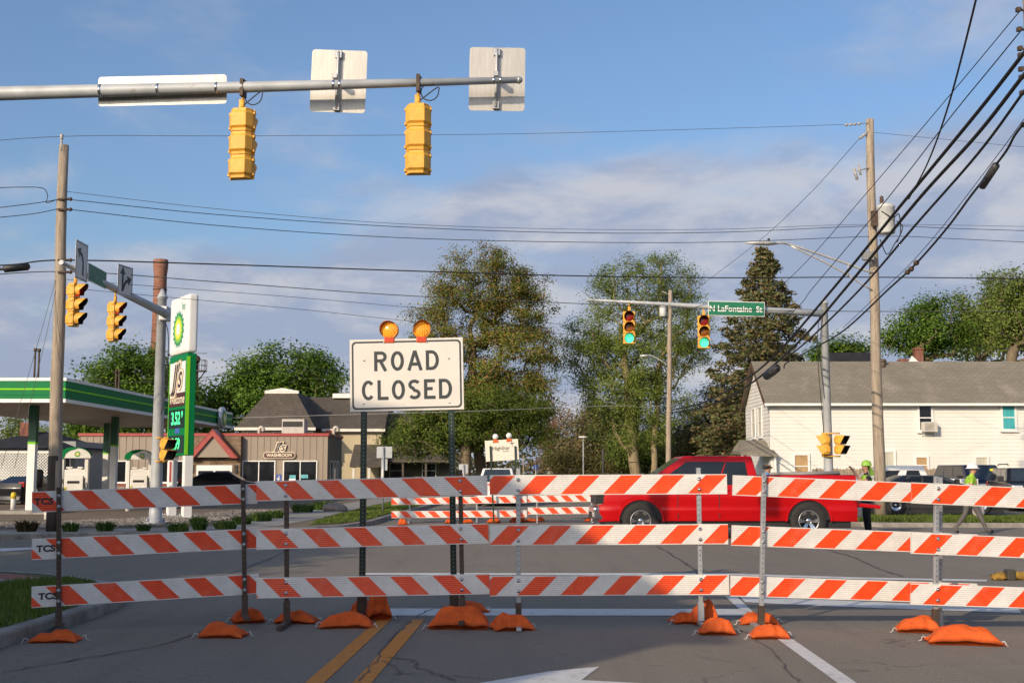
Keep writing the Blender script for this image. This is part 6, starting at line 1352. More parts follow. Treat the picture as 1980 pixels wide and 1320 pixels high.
for u, v in ((958, 844), (984, 842)):
    p = P(u, v, SY2); q = MB(); q.lathe([(.085, -.04), (.09, 0), (.085, .04), (.01, .06)], 16, T(p.x - lx, 0, p.z) @ Matrix.Rotation(R(90), 4, 'X')); q.build('lamp', WHITE, ss); q = MB(); q.add([(p.x - lx - .06, -.03, p.z - .09), (p.x - lx + .06, -.03, p.z - .09), (p.x - lx + .09, -.03, p.z - .16), (p.x - lx - .08, -.03, p.z - .18), (p.x - lx - .06, .05, p.z - .09), (p.x - lx + .06, .05, p.z - .09), (p.x - lx + .09, .05, p.z - .16), (p.x - lx - .08, .05, p.z - .18)], [(0, 1, 2, 3), (4, 5, 6, 7), (0, 1, 5, 4), (2, 3, 7, 6), (1, 2, 6, 5), (0, 3, 7, 4)]); q.build('lamp_battery', ORANGEP, ss)

# small sign backs and lamp posts further off
def plate_post(name, label, u, Yp, plates, vb, mt=ALU, cat='sign'):
    t = thing(name, label, cat, (X(u, Yp), Yp, .1)); lx = t.location.x; top = max(P(u, p_[1], Yp).z for p_ in plates); MB().cyl((0, 0, 0), (0, 0, top - .12), .035, .035, 8).build('post', GALV, t)
    for (u0, v0, u1, v1) in plates: a, b = P(u0, v1, Yp), P(u1, v0, Yp); MB().bx(a.x - lx, b.x - lx, .04, .05, a.z - .1, b.z - .1).build('plate', mt, t)
    return t
plate_post('sign_back', 'grey sign back with smaller plate below on a post by the lawn', 741, 43.5, [(728, 863, 758, 885), (737, 887, 749, 909)], 990, GALVP); plate_post('sign_back', 'grey sign back just right of the right ROAD CLOSED post', 897, 52, [(887, 897, 905, 915)], 960, GALVP)
plate_post('road_sign', 'small blue road sign far along the road', 1036, 90, [(1032, 898, 1040, 907)], 915, mat('sign_blue', (.03, .08, .3)))
def lamp_post(label, u, vt, Yp, head=True, r=.06, m=GALVP):
    t = thing('lamp_post', label, 'lamp post', (X(u, Yp), Yp, .1)); z = Z(vt, Yp) - .1; MB().cyl((0, 0, 0), (0, 0, z), r, r * .7, 8).build('post', m, t)
    if head: MB().bx(-.35, .35, -.15, .15, z, z + .12).build('lamp_head', WHITE, t, bevel=.03)
lamp_post('far pale lamp post with flat head above the road end', 1128, 846, 95); lamp_post('far wooden post right of the pale lamp post', 1166, 868, 92, False, .09, WOOD); lamp_post('thin far pole under the sponsor sign', 1012, 880, 100, False, .06, WOOD)
# white picket porch far beyond the ash tree
wp = thing('white_porch', 'small white porch house glimpsed behind the forked trunk', 'house', (X(1240, 120), 120, .1)); s_ = 120 / F
MB().bx(-.6, 3.0, .6, 5, 0, 3.6).build('wall', WHITE, wp); roof2(wp, -.6, 3.0, .6, 5, 3.6, 5.0, ROOFD)
for i in range(6): MB().bx(-2.4 + i * .5, -2.3 + i * .5, 0, .1, 0, .9).build('railing_post', WHITE, wp)
MB().bx(-2.4, .2, -.03, .0, .85, .95).build('railing', WHITE, wp)
win(wp, .2, 1.0, 1.0, 2.2, .598, DARKGLASS, WHITE, 'h'); win(wp, 1.6, 2.4, 1.0, 2.2, .598, DARKGLASS, WHITE, 'h')
# inlet filter sock at the right corner kerb
so_ = thing('inlet_filter_sock', 'yellow brown filter sock lying at the right corner kerb', 'filter sock', G(1950, 1121)); M = Matrix.Rotation(R(10), 4, 'Z'); rnd = random.Random(3)
q = MB(); pts = [(.0 + .09 * i, .012 * math.sin(i * 1.3), .066 + .006 * math.sin(i * 2.1)) for i in range(14)]; q.tube(pts, [.062 + rnd.uniform(-.010, .008) for _ in range(14)], 14); q.build('sock', mat('sock_yellow', (.30, .175, .028), .9, var=.5, scale=16, bump=.8, bscale=45, dirt=((.10, .06, .02), .5, .75, 12)), so_)
q = MB(); q.bx(-.04, .08, -.08, .08, 0, .155); q.build('clip', mat('sock_clip', (.05, .045, .035), .7), so_, bevel=.02)
q = MB(); q.ball((-.13, 0, .045), .085, 16, 11, (1.35, 1, .75)); fe = q.build('frayed_end', MATS['sock_yellow'], so_)
for vt in fe.data.vertices: vt.co += V((noise.noise(vt.co * 22), noise.noise(vt.co * 22 + V((5, 0, 0))), .6 * noise.noise(vt.co * 22 + V((0, 7, 0))))) * .055; vt.co.z = max(.004, vt.co.z)
# ------------------------------------------------------------------ vehicles (local +x forward)
def carpaint(name, col, flake=.0, rough=.28): return mat(name, col, rough, flake, var=.05, scale=2, coat=.22, spec=.25)
RIMM = mat('alloy_rim', (.55, .55, .56), .3, .8, var=.08); TRIM = mat('black_trim', (.016, .016, .017), .55, var=.2); HEADL = mat('headlamp_glass', (.62, .63, .64), .12, .3, var=.3, scale=12); TAILR = mat('tail_lamp', (.35, .012, .01), .2, var=.2); TINT = mat('tinted_glass', (.010, .012, .014), .07, var=.2, spec=.6); WIND = mat('windscreen_glass', (.030, .042, .055), .05, var=.2, spec=.8)
PLATE = mat('licence_plate', (.6, .6, .58), .5)
def wheel(root, x, y, r, w, side, spokes=6, rim=RIMM):
    M = T(x, y, r) @ Matrix.Rotation(R(-90 * side), 4, 'X'); q = MB(); hw = w / 2
    q.lathe([(r * .55, -hw), (r * .90, -hw), (r * .985, -hw * .8), (r, -hw * .45), (r, hw * .45), (r * .985, hw * .8), (r * .90, hw), (r * .60, hw * 1.02), (r * .54, hw * .9)], 36, M, cap=False); ty = q.build('tyre', TYRE, root)
    q = MB(); q.lathe([(r * .54, hw * .92), (r * .565, hw * 1.0), (r * .525, hw * .98), (r * .50, hw * .35)], 32, M, cap=False); rm = q.build('rim', rim, ty)
    q = MB(); n_ = spokes
    for k in range(n_):
        a = 2 * math.pi * k / n_
        for da in (-.16, .16):
            p0, p1 = (r * .10 * math.cos(a), r * .10 * math.sin(a)), (r * .51 * math.cos(a + da * .8), r * .51 * math.sin(a + da * .8)); dx, dy = -math.sin(a) * r * .055, math.cos(a) * r * .055
            q.add([(p0[0] - dx, p0[1] - dy, hw * .6), (p0[0] + dx, p0[1] + dy, hw * .6), (p1[0] + dx, p1[1] + dy, hw * .95), (p1[0] - dx, p1[1] - dy, hw * .95), (p0[0] - dx, p0[1] - dy, hw * .3), (p0[0] + dx, p0[1] + dy, hw * .3), (p1[0] + dx, p1[1] + dy, hw * .5), (p1[0] - dx, p1[1] - dy, hw * .5)], [(0, 1, 2, 3), (0, 1, 5, 4), (1, 2, 6, 5), (3, 0, 4, 7)], False, M)
    q.lathe([(r * .15, hw * .5), (r * .14, hw * .85), (r * .05, hw * .9)], 14, M); q.build('spoke', CHROME if rim is RIMM else rim, rm)
    q = MB(); q.lathe([(r * .49, hw * .30), (.05, hw * .28)], 20, M); q.build('brake', BLACK, rm); return ty
def body_poly(top, zb, wheels, ra, x_r, x_f):
    pts = list(top); cur = [(x_f, zb)]
    for c in sorted(wheels, reverse=True): cur += [(c + ra * math.cos(R(a)), zb + .02 + (ra - .0) * math.sin(R(a)) * .98) for a in range(0, 181, 15)]
    return pts + cur + [(x_r, zb)]
def shape_body(q, paint, t, hw, xr, xf):
    """round the slab sides: widest at the waist, tucked in below and towards hood, nose and tail"""
    me = bpy.data.meshes.new('body'); me.from_pydata(q.v, [], q.f); b = bmesh.new(); b.from_mesh(me); bmesh.ops.recalc_face_normals(b, faces=b.faces)
    es = [e for e in b.edges if len(e.link_faces) == 2 and e.calc_face_angle(0) > .5 and abs(e.verts[0].co.y - e.verts[1].co.y) < .01]
    bmesh.ops.bevel(b, geom=es, offset=.03, segments=2, profile=.6, affect='EDGES', clamp_overlap=True)
    zs = [.42, .50, .58, .64, .68, .74, .82, .9, .98, 1.06, 1.14, 1.22, 1.3, 1.38]; xs = [xr + .25, xr + .6, xf - .25, xf - .5, xf - .8]
    for z in zs: bmesh.ops.bisect_plane(b, geom=b.verts[:] + b.edges[:] + b.faces[:], plane_co=(0, 0, z), plane_no=(0, 0, 1))
    for x in xs: bmesh.ops.bisect_plane(b, geom=b.verts[:] + b.edges[:] + b.faces[:], plane_co=(x, 0, 0), plane_no=(1, 0, 0))
    for v in b.verts:
        z = v.co.z; k = 1.0 - .05 * max(0, (.66 - z) / .3) ** 1.3 - .035 * max(0, (z - .9) / .35) ** 1.6 + (.012 if .60 < z < .70 else 0) - .006 * (1 if .70 <= z < .80 else 0)
        fr = max(0, (v.co.x - (xf - .8)) / .8); rr_ = max(0, ((xr + .6) - v.co.x) / .6); v.co.y *= k * (1 - .10 * fr ** 2.2) * (1 - .05 * rr_ ** 2)
    b.to_mesh(me); b.free(); me.polygons.foreach_set('use_smooth', [True] * len(me.polygons)); me.set_sharp_from_angle(angle=R(38)); me.update()
    return obj('body', me, paint, t)
def vehicle(name, label, cat, loc, rz, paint, top, zb, wheels, rw, ra, W, cab, sidewins, group=None, spokes=6, rim=RIMM, seams=(), pickup=None, handles=(), glass=TINT):
    t = thing(name, label, cat, loc, rz, group); hw = W / 2; xr, xf = min(p[0] for p in top), max(p[0] for p in top)
    q = MB(); q.prism(body_poly(top, zb, wheels, ra, xr, xf), 'y', -hw, hw); bd = shape_body(q, paint, t, hw, xr, xf)
    q = MB(); q.bx(xr + .15, xf - .15, -hw + .12, hw - .12, zb - .14, zb + .25); q.build('underbody', TRIM, t)
    for c in wheels:
        for s in (-1, 1):
            q = MB(); q.bx(c - ra, c + ra, s * (hw - .03) - (.28 if s > 0 else 0), s * (hw - .03) + (0 if s > 0 else .28), zb + .05, zb + ra * .92); q.build('wheel_well', BLACK, bd)
            wheel(t, c, s * (hw - .13), rw, .24, s, spokes, rim)
            q = MB(); pts = [(c + (ra + .015) * math.cos(R(a)), zb + .02 + (ra + .015) * math.sin(R(a)) * .98) for a in range(0, 181, 12)] + [(c + (ra - .03) * math.cos(R(a)), zb + .02 + (ra - .03) * math.sin(R(a)) * .98) for a in range(180, -1, -12)]
            q.prism(pts, 'y', s * hw - .03, s * (hw + .012)); q.build('wheel_arch', paint if not pickup else paint, bd)
    # cabin hull
    xb0, xb1, xt0, xt1, z0, z1, wb, wt = cab; q = MB(); e = .0
    rb, fb, ft, rt_ = V((xb0, wb, z0)), V((xb1, wb, z0)), V((xt1, wt, z1)), V((xt0, wt, z1)); mir = lambda p: V((p.x, -p.y, p.z))
    mids = V(((xt0 + xt1) / 2, 0, z1 + .05)); vs = [rb, fb, ft, rt_, mir(rb), mir(fb), mir(ft), mir(rt_)]
    q.add([tuple(p) for p in vs], [(0, 1, 2, 3), (4, 7, 6, 5), (1, 5, 6, 2), (0, 3, 7, 4), (3, 2, 6, 7), (0, 4, 5, 1)]); cb = q.build('cab', paint, t, bevel=.07, seg=4); cb.data.polygons.foreach_set('use_smooth', [True] * len(cb.data.polygons)); cb.data.set_sharp_from_angle(angle=R(30))
    def bil(a, b, c, d, s, u): return a.lerp(b, s).lerp(d.lerp(c, s), u)
    for s_ in (1, -1):
        f_ = (lambda p: p) if s_ > 0 else mir
        for (s0, s1, s0t, s1t, u0, u1) in sidewins:
            pl = [bil(rb, fb, ft, rt_, s0, u0), bil(rb, fb, ft, rt_, s1, u0), bil(rb, fb, ft, rt_, s1t, u1), bil(rb, fb, ft, rt_, s0t, u1)]; nn = (pl[1] - pl[0]).cross(pl[3] - pl[0]).normalized(); nn = nn if nn.y > 0 else -nn
            pl = [f_(p + nn * .006) for p in pl]; q = MB(); q.add([tuple(p) for p in pl], [(0, 1, 2, 3)]); q.build('side_window', glass, cb)
    for nm, (a, b, c, d), mm in (('windscreen', (fb, mir(fb), mir(ft), ft), WIND), ('rear_window', (mir(rb), rb, rt_, mir(rt_)), glass)):
        pl = [bil(a, b, c, d, s0, u0) for s0, u0 in ((.07, .06), (.93, .06), (.91, .92), (.09, .92))]; nn = (pl[1] - pl[0]).cross(pl[3] - pl[0]).normalized(); ctr = V(((xb0 + xb1) / 2, 0, (z0 + z1) / 2)); nn = nn if nn.dot(pl[0] - ctr) > 0 else -nn
        q = MB(); q.add([tuple(p + nn * .006) for p in pl], [(0, 1, 2, 3)]); q.build(nm, mm, cb)
    for s_ in (-1, 1):
        for (x_, za, zz) in seams: q = MB(); q.bx(x_ - .009, x_ + .009, s_ * hw - (.03 if s_ > 0 else .002), s_ * hw + (.002 if s_ > 0 else .03), za, zz); q.build('door_seam', TRIM, bd)
        for (x_, z_) in handles: q = MB(); q.bx(x_ - .09, x_ + .09, s_ * (hw + .005) - .02, s_ * (hw + .005) + .02, z_ - .018, z_ + .018); q.build('door_handle', paint, bd, bevel=.008)
        q = MB(); q.box((xb1 - .42, s_ * (wb + .14), z0 + .12), (.12, .22, .2)); q.build('mirror', TRIM, cb, bevel=.03)
    return t, bd, cb
RED = carpaint('red_car_paint', (.46, .003, .006))
# --- red pickup crossing the junction
TY_ = 29.3; sT = F / (TY_ - .95); uf, ur = 1152, 1658; LT = (ur - uf) / sT; xc = (X(uf, TY_ - .95, 980) + X(ur, TY_ - .95, 980)) / 2
fx = lambda f: LT / 2 - f
zr = Z(918, TY_ - 1); top = [(fx(LT - .02), .62), (fx(LT - .02), zr - .02), (fx(LT - .06), zr), (fx(3.87), zr), (fx(3.85), 1.28), (fx(1.2), 1.27), (fx(.7), 1.24), (fx(.30), 1.18), (fx(.12), 1.08), (fx(.10), .62)]
pk, bd, cb = vehicle('pickup_truck', 'bright red pickup truck crossing the junction with its tailgate down', 'pickup truck', (xc, TY_, 0), R(180), RED, top, .40, (fx(1.06), fx(4.94)), .43, .53, 2.0,
    (fx(3.84), fx(1.08), fx(3.68), fx(2.10), 1.24, Z(881, TY_ - .9), .97, .84), [(.09, .352, .11, .352, .02, .80), (.366, .90, .366, .86, .02, .80)], seams=((fx(1.92), .50, 1.27), (fx(2.88), .50, 1.27), (fx(3.85), .56, 1.40)), handles=((fx(2.72), 1.14), (fx(3.02), 1.14)), pickup=True)
q = MB(); q.bx(fx(.30), fx(-.02), -.90, .90, .44, .74); bp = q.build('front_bumper', mat('chrome_dark', (.30, .30, .32), .2, .9), pk, bevel=.05); MB().bx(fx(.02), fx(-.048), -.5, .5, .48, .6).build('bumper_grille', TRIM, bp)
q = MB()
for s in (-1, 1): q.bx(fx(.12), fx(-.045), s * .78 - .11, s * .78 + .11, .52, .62)
q.build('fog_lamp', HEADL, bp)
q = MB(); q.bx(fx(.14), fx(.02), -.62, .62, .80, 1.08); q.build('grille', TRIM, pk, bevel=.02)
for s in (-1, 1):
    q = MB(); q.bx(fx(.52), fx(.06), s * .78 - .14, s * .78 + .14, .80, 1.06); hl = q.build('headlight', HEADL, pk, bevel=.03); q = MB(); q.bx(fx(.46), fx(.38), s * .86 - .065, s * .86 + .068, .84, 1.03); q.build('indicator', mat('amber_marker', (.75, .25, .02), .3), hl); q = MB(); q.bx(fx(.365), fx(.03), s * .86 - .066, s * .86 + .066, .82, 1.03); q.build('lamp_bezel', BLACK, hl)
    q = MB(); q.bx(fx(LT + .0), fx(LT - .12), s * .93 - .07, s * .93 + .075, .88, 1.28); q.build('tail_light', TAILR, pk, bevel=.015)
    q = MB(); q.bx(fx(4.0), fx(1.75), s * 1.003 - .004, s * 1.003 + .004, .66, .675); q.build('side_crease', mat('red_crease', (.40, .006, .009), .3, coat=.9), bd)
q = MB(); q.bx(fx(LT + .10), fx(LT - .08), -.93, .93, .50, .74); q.build('rear_bumper', mat('chrome_dark', (.3, .3, .32)), pk, bevel=.04)
tg = MB().bx(-.55, 0, -.86, .86, -.05, .04).build('tailgate', RED, pk, bevel=.025); tg.location = (fx(LT), 0, .80); tg.rotation_euler = (0, R(-6), 0)
q = MB(); q.bx(-.5, -.05, -.8, .8, .041, .05); q.build('tailgate_liner', TRIM, tg); q = MB(); q.box((-.3, -.5, .07), (.12, .1, .06)); q.box((-.2, -.4, .07), (.1, .08, .05)); q.box((-.12, -.6, .065), (.09, .08, .04)); q.build('loose_hardware', GALV, tg)
q = MB(); q.bx(fx(LT - .05), fx(3.95), -.90, .90, zr - .002, zr + .004); q.build('bed_liner', TRIM, pk)
q = MB(); q.tube([(fx(4.2), .5, zr + .02), (fx(LT - .3), .5, zr + .05)], .045, 6); q.bx(fx(5.9), fx(4.9), .0, .5, zr - .03, zr + .03); q.build('load', mat('grey_boards', (.30, .28, .26), .7), pk)

# --- parked cars, right
GREY = carpaint('grey_car_paint', (.085, .088, .092), .5); WHT = carpaint('white_car_paint', (.72, .72, .71)); NAVY = carpaint('navy_car_paint', (.012, .018, .05), .2); BLK = carpaint('black_car_paint', (.012, .012, .014), .1)
SEDAN = [(-2.35, .45), (-2.38, .78), (-2.30, 1.0), (-1.7, 1.02), (.95, .95), (1.9, .82), (2.25, .68), (2.35, .5)]
SCAB = (-1.85, 1.05, -1.0, .25, .97, 1.43, .80, .58); SW_ = [(.14, .46, .25, .47, .08, .86), (.49, .90, .49, .78, .08, .86)]
SUV = [(-2.25, .5), (-2.30, .9), (-2.25, 1.1), (1.1, 1.06), (2.0, .98), (2.25, .85), (2.32, .5)]; VCAB = (-2.25, 1.15, -2.0, .45, 1.05, 1.72, .86, .68); VW = [(.06, .30, .07, .30, .08, .86), (.33, .60, .32, .60, .08, .86), (.63, .93, .63, .90, .08, .86)]
def lights(t, L_, z, hw, zf=None):
    for s in (-1, 1):
        q = MB(); q.bx(L_ - .30, L_ - .02, s * (hw - .2) - .18, s * (hw - .2) + .185, z - .08, z + .08); q.build('headlight', HEADL, t, bevel=.03); q = MB(); q.bx(-L_ + .0, -L_ + .15, s * (hw - .15) - .14, s * (hw - .15) + .145, z - .02, z + .2); q.build('tail_light', TAILR, t, bevel=.02)
    q = MB(); q.bx(L_ - .16, L_ + .0, -.5, .5, z - .14, z + .02); q.build('grille', TRIM, t); q = MB(); q.bx(-L_ - .02, -L_ + .02, -.24, .24, z + .0, z + .13); q.build('licence_plate', PLATE, t)
YG = 41.4; t, _, _ = vehicle('sedan_car', 'grey sedan parked behind the right wooden pole', 'car', (X(1794, YG), YG, .13), R(0), GREY, SEDAN, .20, (1.42, -1.4), .33, .39, 1.82, (-1.85, 1.05, -1.0, .25, .97, 1.31, .80, .58), SW_, spokes=10, rim=CHROME, seams=((-.95, .4, .98), (.1, .4, .96), (1.0, .4, .92)), handles=((-.75, .85), (.3, .84))); lights(t, 2.33, .70, .91)
YW = 49.0; PT = [(-2.85, .62), (-2.87, 1.15), (-.30, 1.16), (-.28, 1.15), (1.5, 1.13), (2.5, 1.02), (2.75, .9), (2.8, .6)]
t, _, _ = vehicle('pickup_truck', 'white pickup parked with dark windows right of the wooden pole', 'pickup truck', (X(1736, YW), YW, .13), R(180), WHT, PT, .48, (1.85, -1.8), .38, .46, 1.9, (-.95, 1.55, -.75, .75, 1.12, Z(903, YW) - .13 + .06, .92, .84), [(.12, .40, .15, .40, .08, .66), (.55, .88, .55, .82, .08, .66)], seams=((-.2, .5, 1.1), (.9, .5, 1.1)), group='pickups in the parking lot'); lights(t, 2.78, .88, .95)
YU = 50.0; t, bd_, cb_ = vehicle('suv_car', 'navy blue SUV facing the road with a yellow windscreen sticker', 'car', (X(1905, YU), YU + 1.2, .13), R(-84), NAVY, SUV, .32, (1.4, -1.35), .36, .42, 1.88, (-2.2, 1.2, -1.95, .5, 1.05, Z(898, YU) - .13, .88, .70), VW); lights(t, 2.28, .86, .94)
q = MB(); M = T(.95, 0, 1.42) @ Matrix.Rotation(R(48), 4, 'Y'); q.lathe([(.16, 0), (.16, .006)], 14, T(.80, .42, 1.50) @ Matrix.Rotation(R(47), 4, 'Y') @ Matrix.Diagonal((.5, 1, 1, 1))); q.build('price_sticker', mat('sticker_yellow2', (.75, .6, .02), .5), t)
YV = 45.0; t, _, _ = vehicle('suv_car', 'black SUV at the right edge beside the navy one', 'car', (X(2006, YV), YV + 1.2, .13), R(-100), BLK, SUV, .32, (1.4, -1.35), .36, .42, 1.88, (-2.2, 1.2, -1.95, .5, 1.05, Z(905, YV) - .13 + .02, .88, .70), VW); lights(t, 2.28, .86, .94); q = MB()
for s in (-1, 1): q.tube([(-1.6, s * .6, 1.66), (-1.5, s * .6, 1.72), (.1, s * .6, 1.72), (.2, s * .6, 1.66)], .02, 5)
q.build('roof_rail', TRIM, t)
t, _, _ = vehicle('sedan_car', 'dark car with grey roof parked behind the red pickup bed', 'car', (X(1590, 47), 47, .13), R(0), BLK, SEDAN, .28, (1.42, -1.4), .33, .39, 1.82, SCAB, SW_); lights(t, 2.33, .70, .91)
# --- left and far cars
t, _, _ = vehicle('sedan_car', 'black car with red tail lamp behind the front canopy pillar', 'car', (X(47, 55), 56.2, .05), R(80), BLK, SEDAN, .28, (1.42, -1.4), .32, .39, 1.75, (-1.85, 1.05, -1.0, .25, .97, 1.30, .80, .58), SW_); lights(t, 2.28, .86, .92)
t, _, _ = vehicle('sedan_car', 'dark car parked before the shop entrance', 'car', (X(436, 66), 66, .13), R(4), BLK, SEDAN, .28, (1.42, -1.4), .32, .39, 1.8, SCAB, SW_); lights(t, 2.28, .86, .92)
t, _, _ = vehicle('suv_car', 'white car waiting on the far road behind the sponsor sign', 'car', (X(962, 56), 57.5, 0), R(-92), WHT, SUV, .32, (1.4, -1.35), .36, .42, 1.85, VCAB, VW); lights(t, 2.28, .86, .92)

# ------------------------------------------------------------------ people
def person(label, loc, rz, J, cols, extra=(), name='person'):
    """J: joint -> (x, y, z, r); facing -y. cols: list of (test, material)"""
    base = dict(pelvis=(0, 0, .95, .13), spine=(0, 0, 1.12, .125), chest=(0, 0, 1.34, .15), neck=(0, .01, 1.50, .055), jaw=(0, -.01, 1.58, .072), head=(0, 0, 1.67, .098), crown=(0, .01, 1.75, .06), nose=(0, -.115, 1.645, .016),
        shl=(-.19, 0, 1.42, .062), ell=(-.25, .03, 1.14, .044), wrl=(-.26, -.06, .91, .030), pal=(-.26, -.075, .84, .034), shr=(.19, 0, 1.42, .062), elr=(.25, .03, 1.14, .044), wrr=(.26, -.06, .91, .030), par=(.26, -.075, .84, .034),
        hil=(-.095, 0, .90, .10), knl=(-.10, -.02, .50, .064), anl=(-.10, .02, .09, .045), tol=(-.11, -.15, .045, .042), hir=(.095, 0, .90, .10), knr=(.10, -.02, .50, .064), anr=(.10, .02, .09, .045), tor=(.11, -.15, .045, .042))
    base.update(J); keys = list(base); E = [('pelvis', 'spine'), ('spine', 'chest'), ('chest', 'neck'), ('neck', 'jaw'), ('jaw', 'head'), ('head', 'crown'), ('head', 'nose'), ('chest', 'shl'), ('shl', 'ell'), ('ell', 'wrl'), ('wrl', 'pal'), ('chest', 'shr'), ('shr', 'elr'), ('elr', 'wrr'), ('wrr', 'par'), ('pelvis', 'hil'), ('hil', 'knl'), ('knl', 'anl'), ('anl', 'tol'), ('pelvis', 'hir'), ('hir', 'knr'), ('knr', 'anr'), ('anr', 'tor')]
    pos = {k: V(base[k][:3]) for k in keys}; rad = {k: base[k][3] for k in keys}
    for s in ('l', 'r'):                                   # five fingers from each palm
        w, p = pos['wr' + s], pos['pa' + s]; d = (p - w).normalized(); sd = d.cross(V((0, 1, .2))).normalized(); bk = sd.cross(d)
        for i, (o, l) in enumerate(((-.030, .062), (-.010, .072), (.010, .068), (.030, .055))):
            a, b = f'f{s}{i}a', f'f{s}{i}b'; pos[a] = p + d * (.035 + l * .45) + sd * o * 1.15; pos[b] = p + d * (.035 + l * .85) + sd * o * 1.2 + bk * .028 * (1 if s == 'l' else -1); rad[a] = .0095; rad[b] = .008; E += [('pa' + s, a), (a, b)]
        a, b = f'f{s}ta', f'f{s}tb'; pos[a] = p + sd * -.045 + d * .005; pos[b] = p + sd * -.062 + d * .04; rad[a] = .011; rad[b] = .0095; E += [('pa' + s, a), (a, b)]
    keys = list(pos); me = bpy.data.meshes.new('body'); me.from_pydata([tuple(pos[k]) for k in keys], [(keys.index(a), keys.index(b)) for a, b in E], [])
    o = bpy.data.objects.new('tmp', me); COL.objects.link(o); md = o.modifiers.new('s', 'SKIN'); md.branch_smoothing = .3
    for i, k in enumerate(keys):
        sv = me.skin_vertices[0].data[i]; sv.radius = (rad[k], rad[k] * (.72 if k in ('chest', 'spine') else (.85 if k == 'pelvis' else 1))); sv.use_root = (k == 'pelvis')
    o.modifiers.new('ss', 'SUBSURF').levels = 2; o.modifiers['ss'].render_levels = 2
    dg = bpy.context.evaluated_depsgraph_get(); me2 = bpy.data.meshes.new_from_object(o.evaluated_get(dg)); bpy.data.objects.remove(o)
    t = thing(name, label, 'person', loc, rz); names = [c_[0] for c_ in cols]
    for c_ in cols: me2.materials.append(c_[1])
    zone = {k: 0 for k in keys}
    for i, (ks, _) in enumerate(cols):
        for k in ks.split(): 
            for kk in keys:
                if kk == k or (k == 'hands' and (kk[0] == 'f' or kk[:2] in ('pa', 'wr'))): zone[kk] = i
    segs = [(pos[a], pos[b], a, b) for a, b in E]
    for pgn in me2.polygons:
        c_ = pgn.center; best = min(((lambda t_: ((a + (b - a) * t_ - c_).length - (rad[ka] * (1 - t_) + rad[kb] * t_), zone[ka] if t_ < .5 else zone[kb]))(max(0, min(1, (c_ - a).dot(b - a) / max(1e-9, (b - a).length_squared)))) for a, b, ka, kb in segs), key=lambda q_: q_[0]); pgn.material_index = best[1]; pgn.use_smooth = True
    bdy = obj('body', me2, None, t); return t
SKIN = mat('skin', (.42, .21, .14), .55, var=.08); DKC = mat('dark_trousers', (.018, .018, .02), .85, var=.25, bump=.3, bscale=14); GRYT = mat('grey_trousers', (.105, .095, .09), .85, var=.25, bump=.3, bscale=14); HIV = mat('hi_vis_lime', (.27, .46, .03), .7, var=.12); BLUES = mat('blue_shirt', (.06, .20, .48), .8, var=.15); BLKS = mat('black_shirt', (.02, .02, .022), .85); HAIR = mat('dark_hair', (.03, .022, .017), .8, var=.3); LIMEH = mat('lime_head_cover', (.26, .50, .06), .55, var=.1); REFL = mat('silver_tape', (.6, .6, .58), .35, .3); ORT = mat('yellow_tape', (.75, .62, .02), .6)
UP = 'spine chest neck shl ell shr elr'; LEG = 'pelvis hil knl hir knr anl anr'; FOOT = 'tol tor'
def vest(t, m, w=.185, d=.135, z0=1.0, z1=1.47, lean=0.0):
    q = MB(); n_ = 20; rows = [(z0, 1.0), (z0 + .12, .98), ((z0 + z1) / 2, 1.02), (z1 - .10, 1.04), (z1, .62)]; vs = []; fs = []
    for z, s in rows:
        for k in range(n_): a = 2 * math.pi * k / n_; vs.append((w * s * math.cos(a), d * s * math.sin(a) + lean * (z - z0), z))
    for i in range(len(rows) - 1):
        for k in range(n_): k2 = (k + 1) % n_; fs.append((i * n_ + k, i * n_ + k2, (i + 1) * n_ + k2, (i + 1) * n_ + k))
    q.add(vs, fs, True); v_ = q.build('vest', m, t, fix=False); q = MB()
    for z in (z0 + .1, z0 + .24): q.add([(w * 1.03 * math.cos(2 * math.pi * k / n_), d * 1.03 * math.sin(2 * math.pi * k / n_) + lean * (z - z0), z + h_) for h_ in (0, .045) for k in range(n_)], [(k, (k + 1) % n_, n_ + (k + 1) % n_, n_ + k) for k in range(n_)], True)
    q.build('reflective_band', REFL, v_, fix=False); return v_
def helmet(t, m, c, brim=.05, r=.125, name='hard_hat'):
    q = MB(); q.lathe([(r * 1.02 + brim, 0), (r * 1.04 + brim * .2, .012), (r, .03), (r * .96, .07), (r * .75, .115), (r * .4, .14), (.001, .147)], 20, T(*c) @ Matrix.Diagonal((.92, 1.08, 1, 1))); return q.build(name, m, t)
# worker pointing, behind the lowered tailgate
PY1 = 30.4; px_ = X(1674, PY1); w1 = person('worker in lime head cover and vest pointing left behind the pickup tailgate', (px_, PY1, 0), R(-90 + 8), dict(elr=(.30, -.22, 1.28, .044), wrr=(.20, -.40, 1.55, .030), par=(.17, -.44, 1.62, .034)), [('spine chest neck shl shr', BLKS), (LEG, DKC), (FOOT, BLACK), ('jaw head crown nose hands ell elr', SKIN)])
vest(w1, HIV); hh = helmet(w1, LIMEH, (0, .02, 1.70), .006, .118, 'head_cover'); q = MB(); q.add([(-.11, .06, 1.72), (.11, .06, 1.72), (.13, .13, 1.58), (-.13, .13, 1.58), (-.12, .16, 1.45), (.12, .16, 1.45)], [(0, 1, 2, 3), (3, 2, 5, 4)], True); q.build('neck_flap', LIMEH, hh, fix=False)
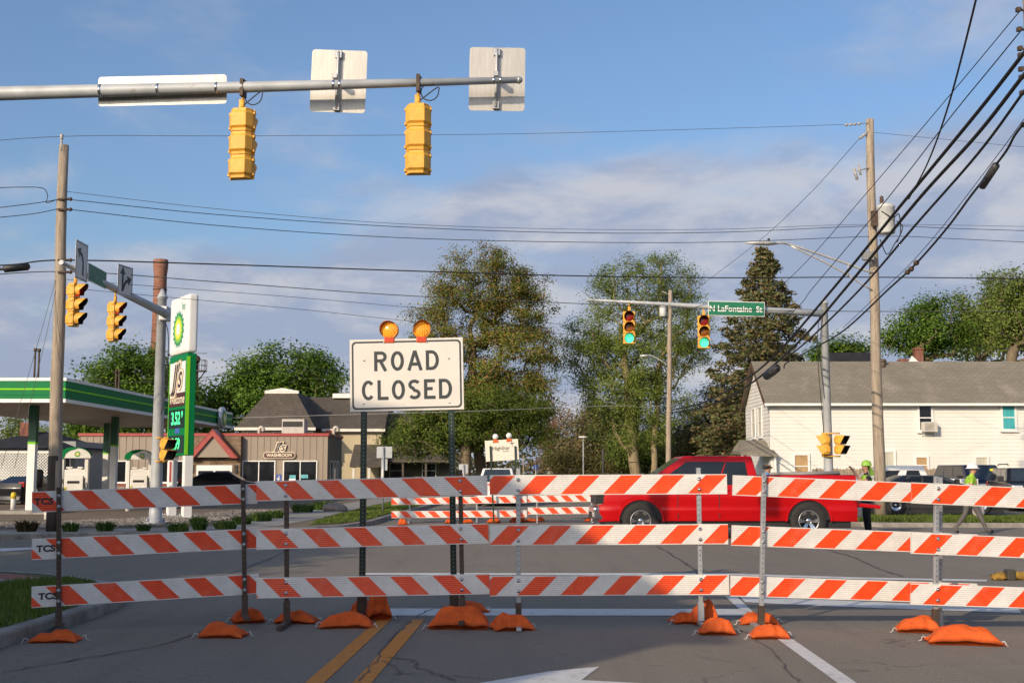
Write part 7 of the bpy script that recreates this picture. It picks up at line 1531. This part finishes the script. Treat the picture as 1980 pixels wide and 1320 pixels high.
# worker walking right with a sack
PY2 = 30.4; w2 = person('worker in white hard hat and lime shirt walking right with a white sack', (X(1872, PY2), PY2, 0), R(90 - 6), dict(hil=(-.095, 0, .88, .10), knl=(-.10, -.20, .50, .064), anl=(-.10, -.36, .12, .045), tol=(-.11, -.52, .10, .042), hir=(.095, 0, .88, .10), knr=(.10, .10, .49, .064), anr=(.10, .36, .14, .045), tor=(.11, .26, .05, .042), pelvis=(0, 0, .93, .13), chest=(0, -.04, 1.32, .15), neck=(0, -.07, 1.47, .055), jaw=(0, -.11, 1.54, .072), head=(0, -.11, 1.62, .098), crown=(0, -.10, 1.70, .06), nose=(0, -.225, 1.60, .016), shl=(-.19, -.03, 1.40, .062), shr=(.19, -.03, 1.40, .062), elr=(.26, -.05, 1.13, .044), wrr=(.24, -.20, .93, .03), par=(.24, -.23, .87, .034)), [('spine chest neck shl shr', HIV), (LEG, GRYT), (FOOT, BLACK), ('jaw head crown nose hands ell elr', SKIN)])
helmet(w2, WHITE, (0, -.10, 1.635), .05); vest(w2, HIV, z0=.98, z1=1.45, lean=-.12)
q = MB(); q.tube([(.26, -.24, .93), (.26, -.25, .84), (.27, -.26, .72), (.28, -.28, .52), (.28, -.29, .42)], [.03, .07, .145, .15, .04], 12); o = q.build('sack', mat('white_woven_sack', (.55, .50, .45), .8, var=.15, bump=.4, bscale=20)); o.location = w2.location; o.rotation_euler = w2.rotation_euler; tag(o, 'white woven sack carried by the walking worker', 'sack')
# bald man behind the cab
PY3 = 31.6; w3 = person('balding man in blue shirt and glasses behind the pickup cab', (X(1484, PY3), PY3, 0), R(60), {}, [(UP, BLUES), (LEG, DKC), (FOOT, BLACK), ('jaw head crown nose hands', SKIN)])
q = MB(); q.lathe([(.104, 0), (.106, .05), (.100, .085)], 16, T(0, .018, 1.635)); hr = q.build('hair', HAIR, w3); q = MB(); q.tube([(-.1, -.02, 1.675), (-.085, -.085, 1.672), (0, -.112, 1.67), (.085, -.085, 1.672), (.1, -.02, 1.675)], .007, 5); q.box((-.042, -.104, 1.665), (.055, .012, .035)); q.box((.042, -.104, 1.665), (.055, .012, .035)); q.build('glasses', BLACK, w3)
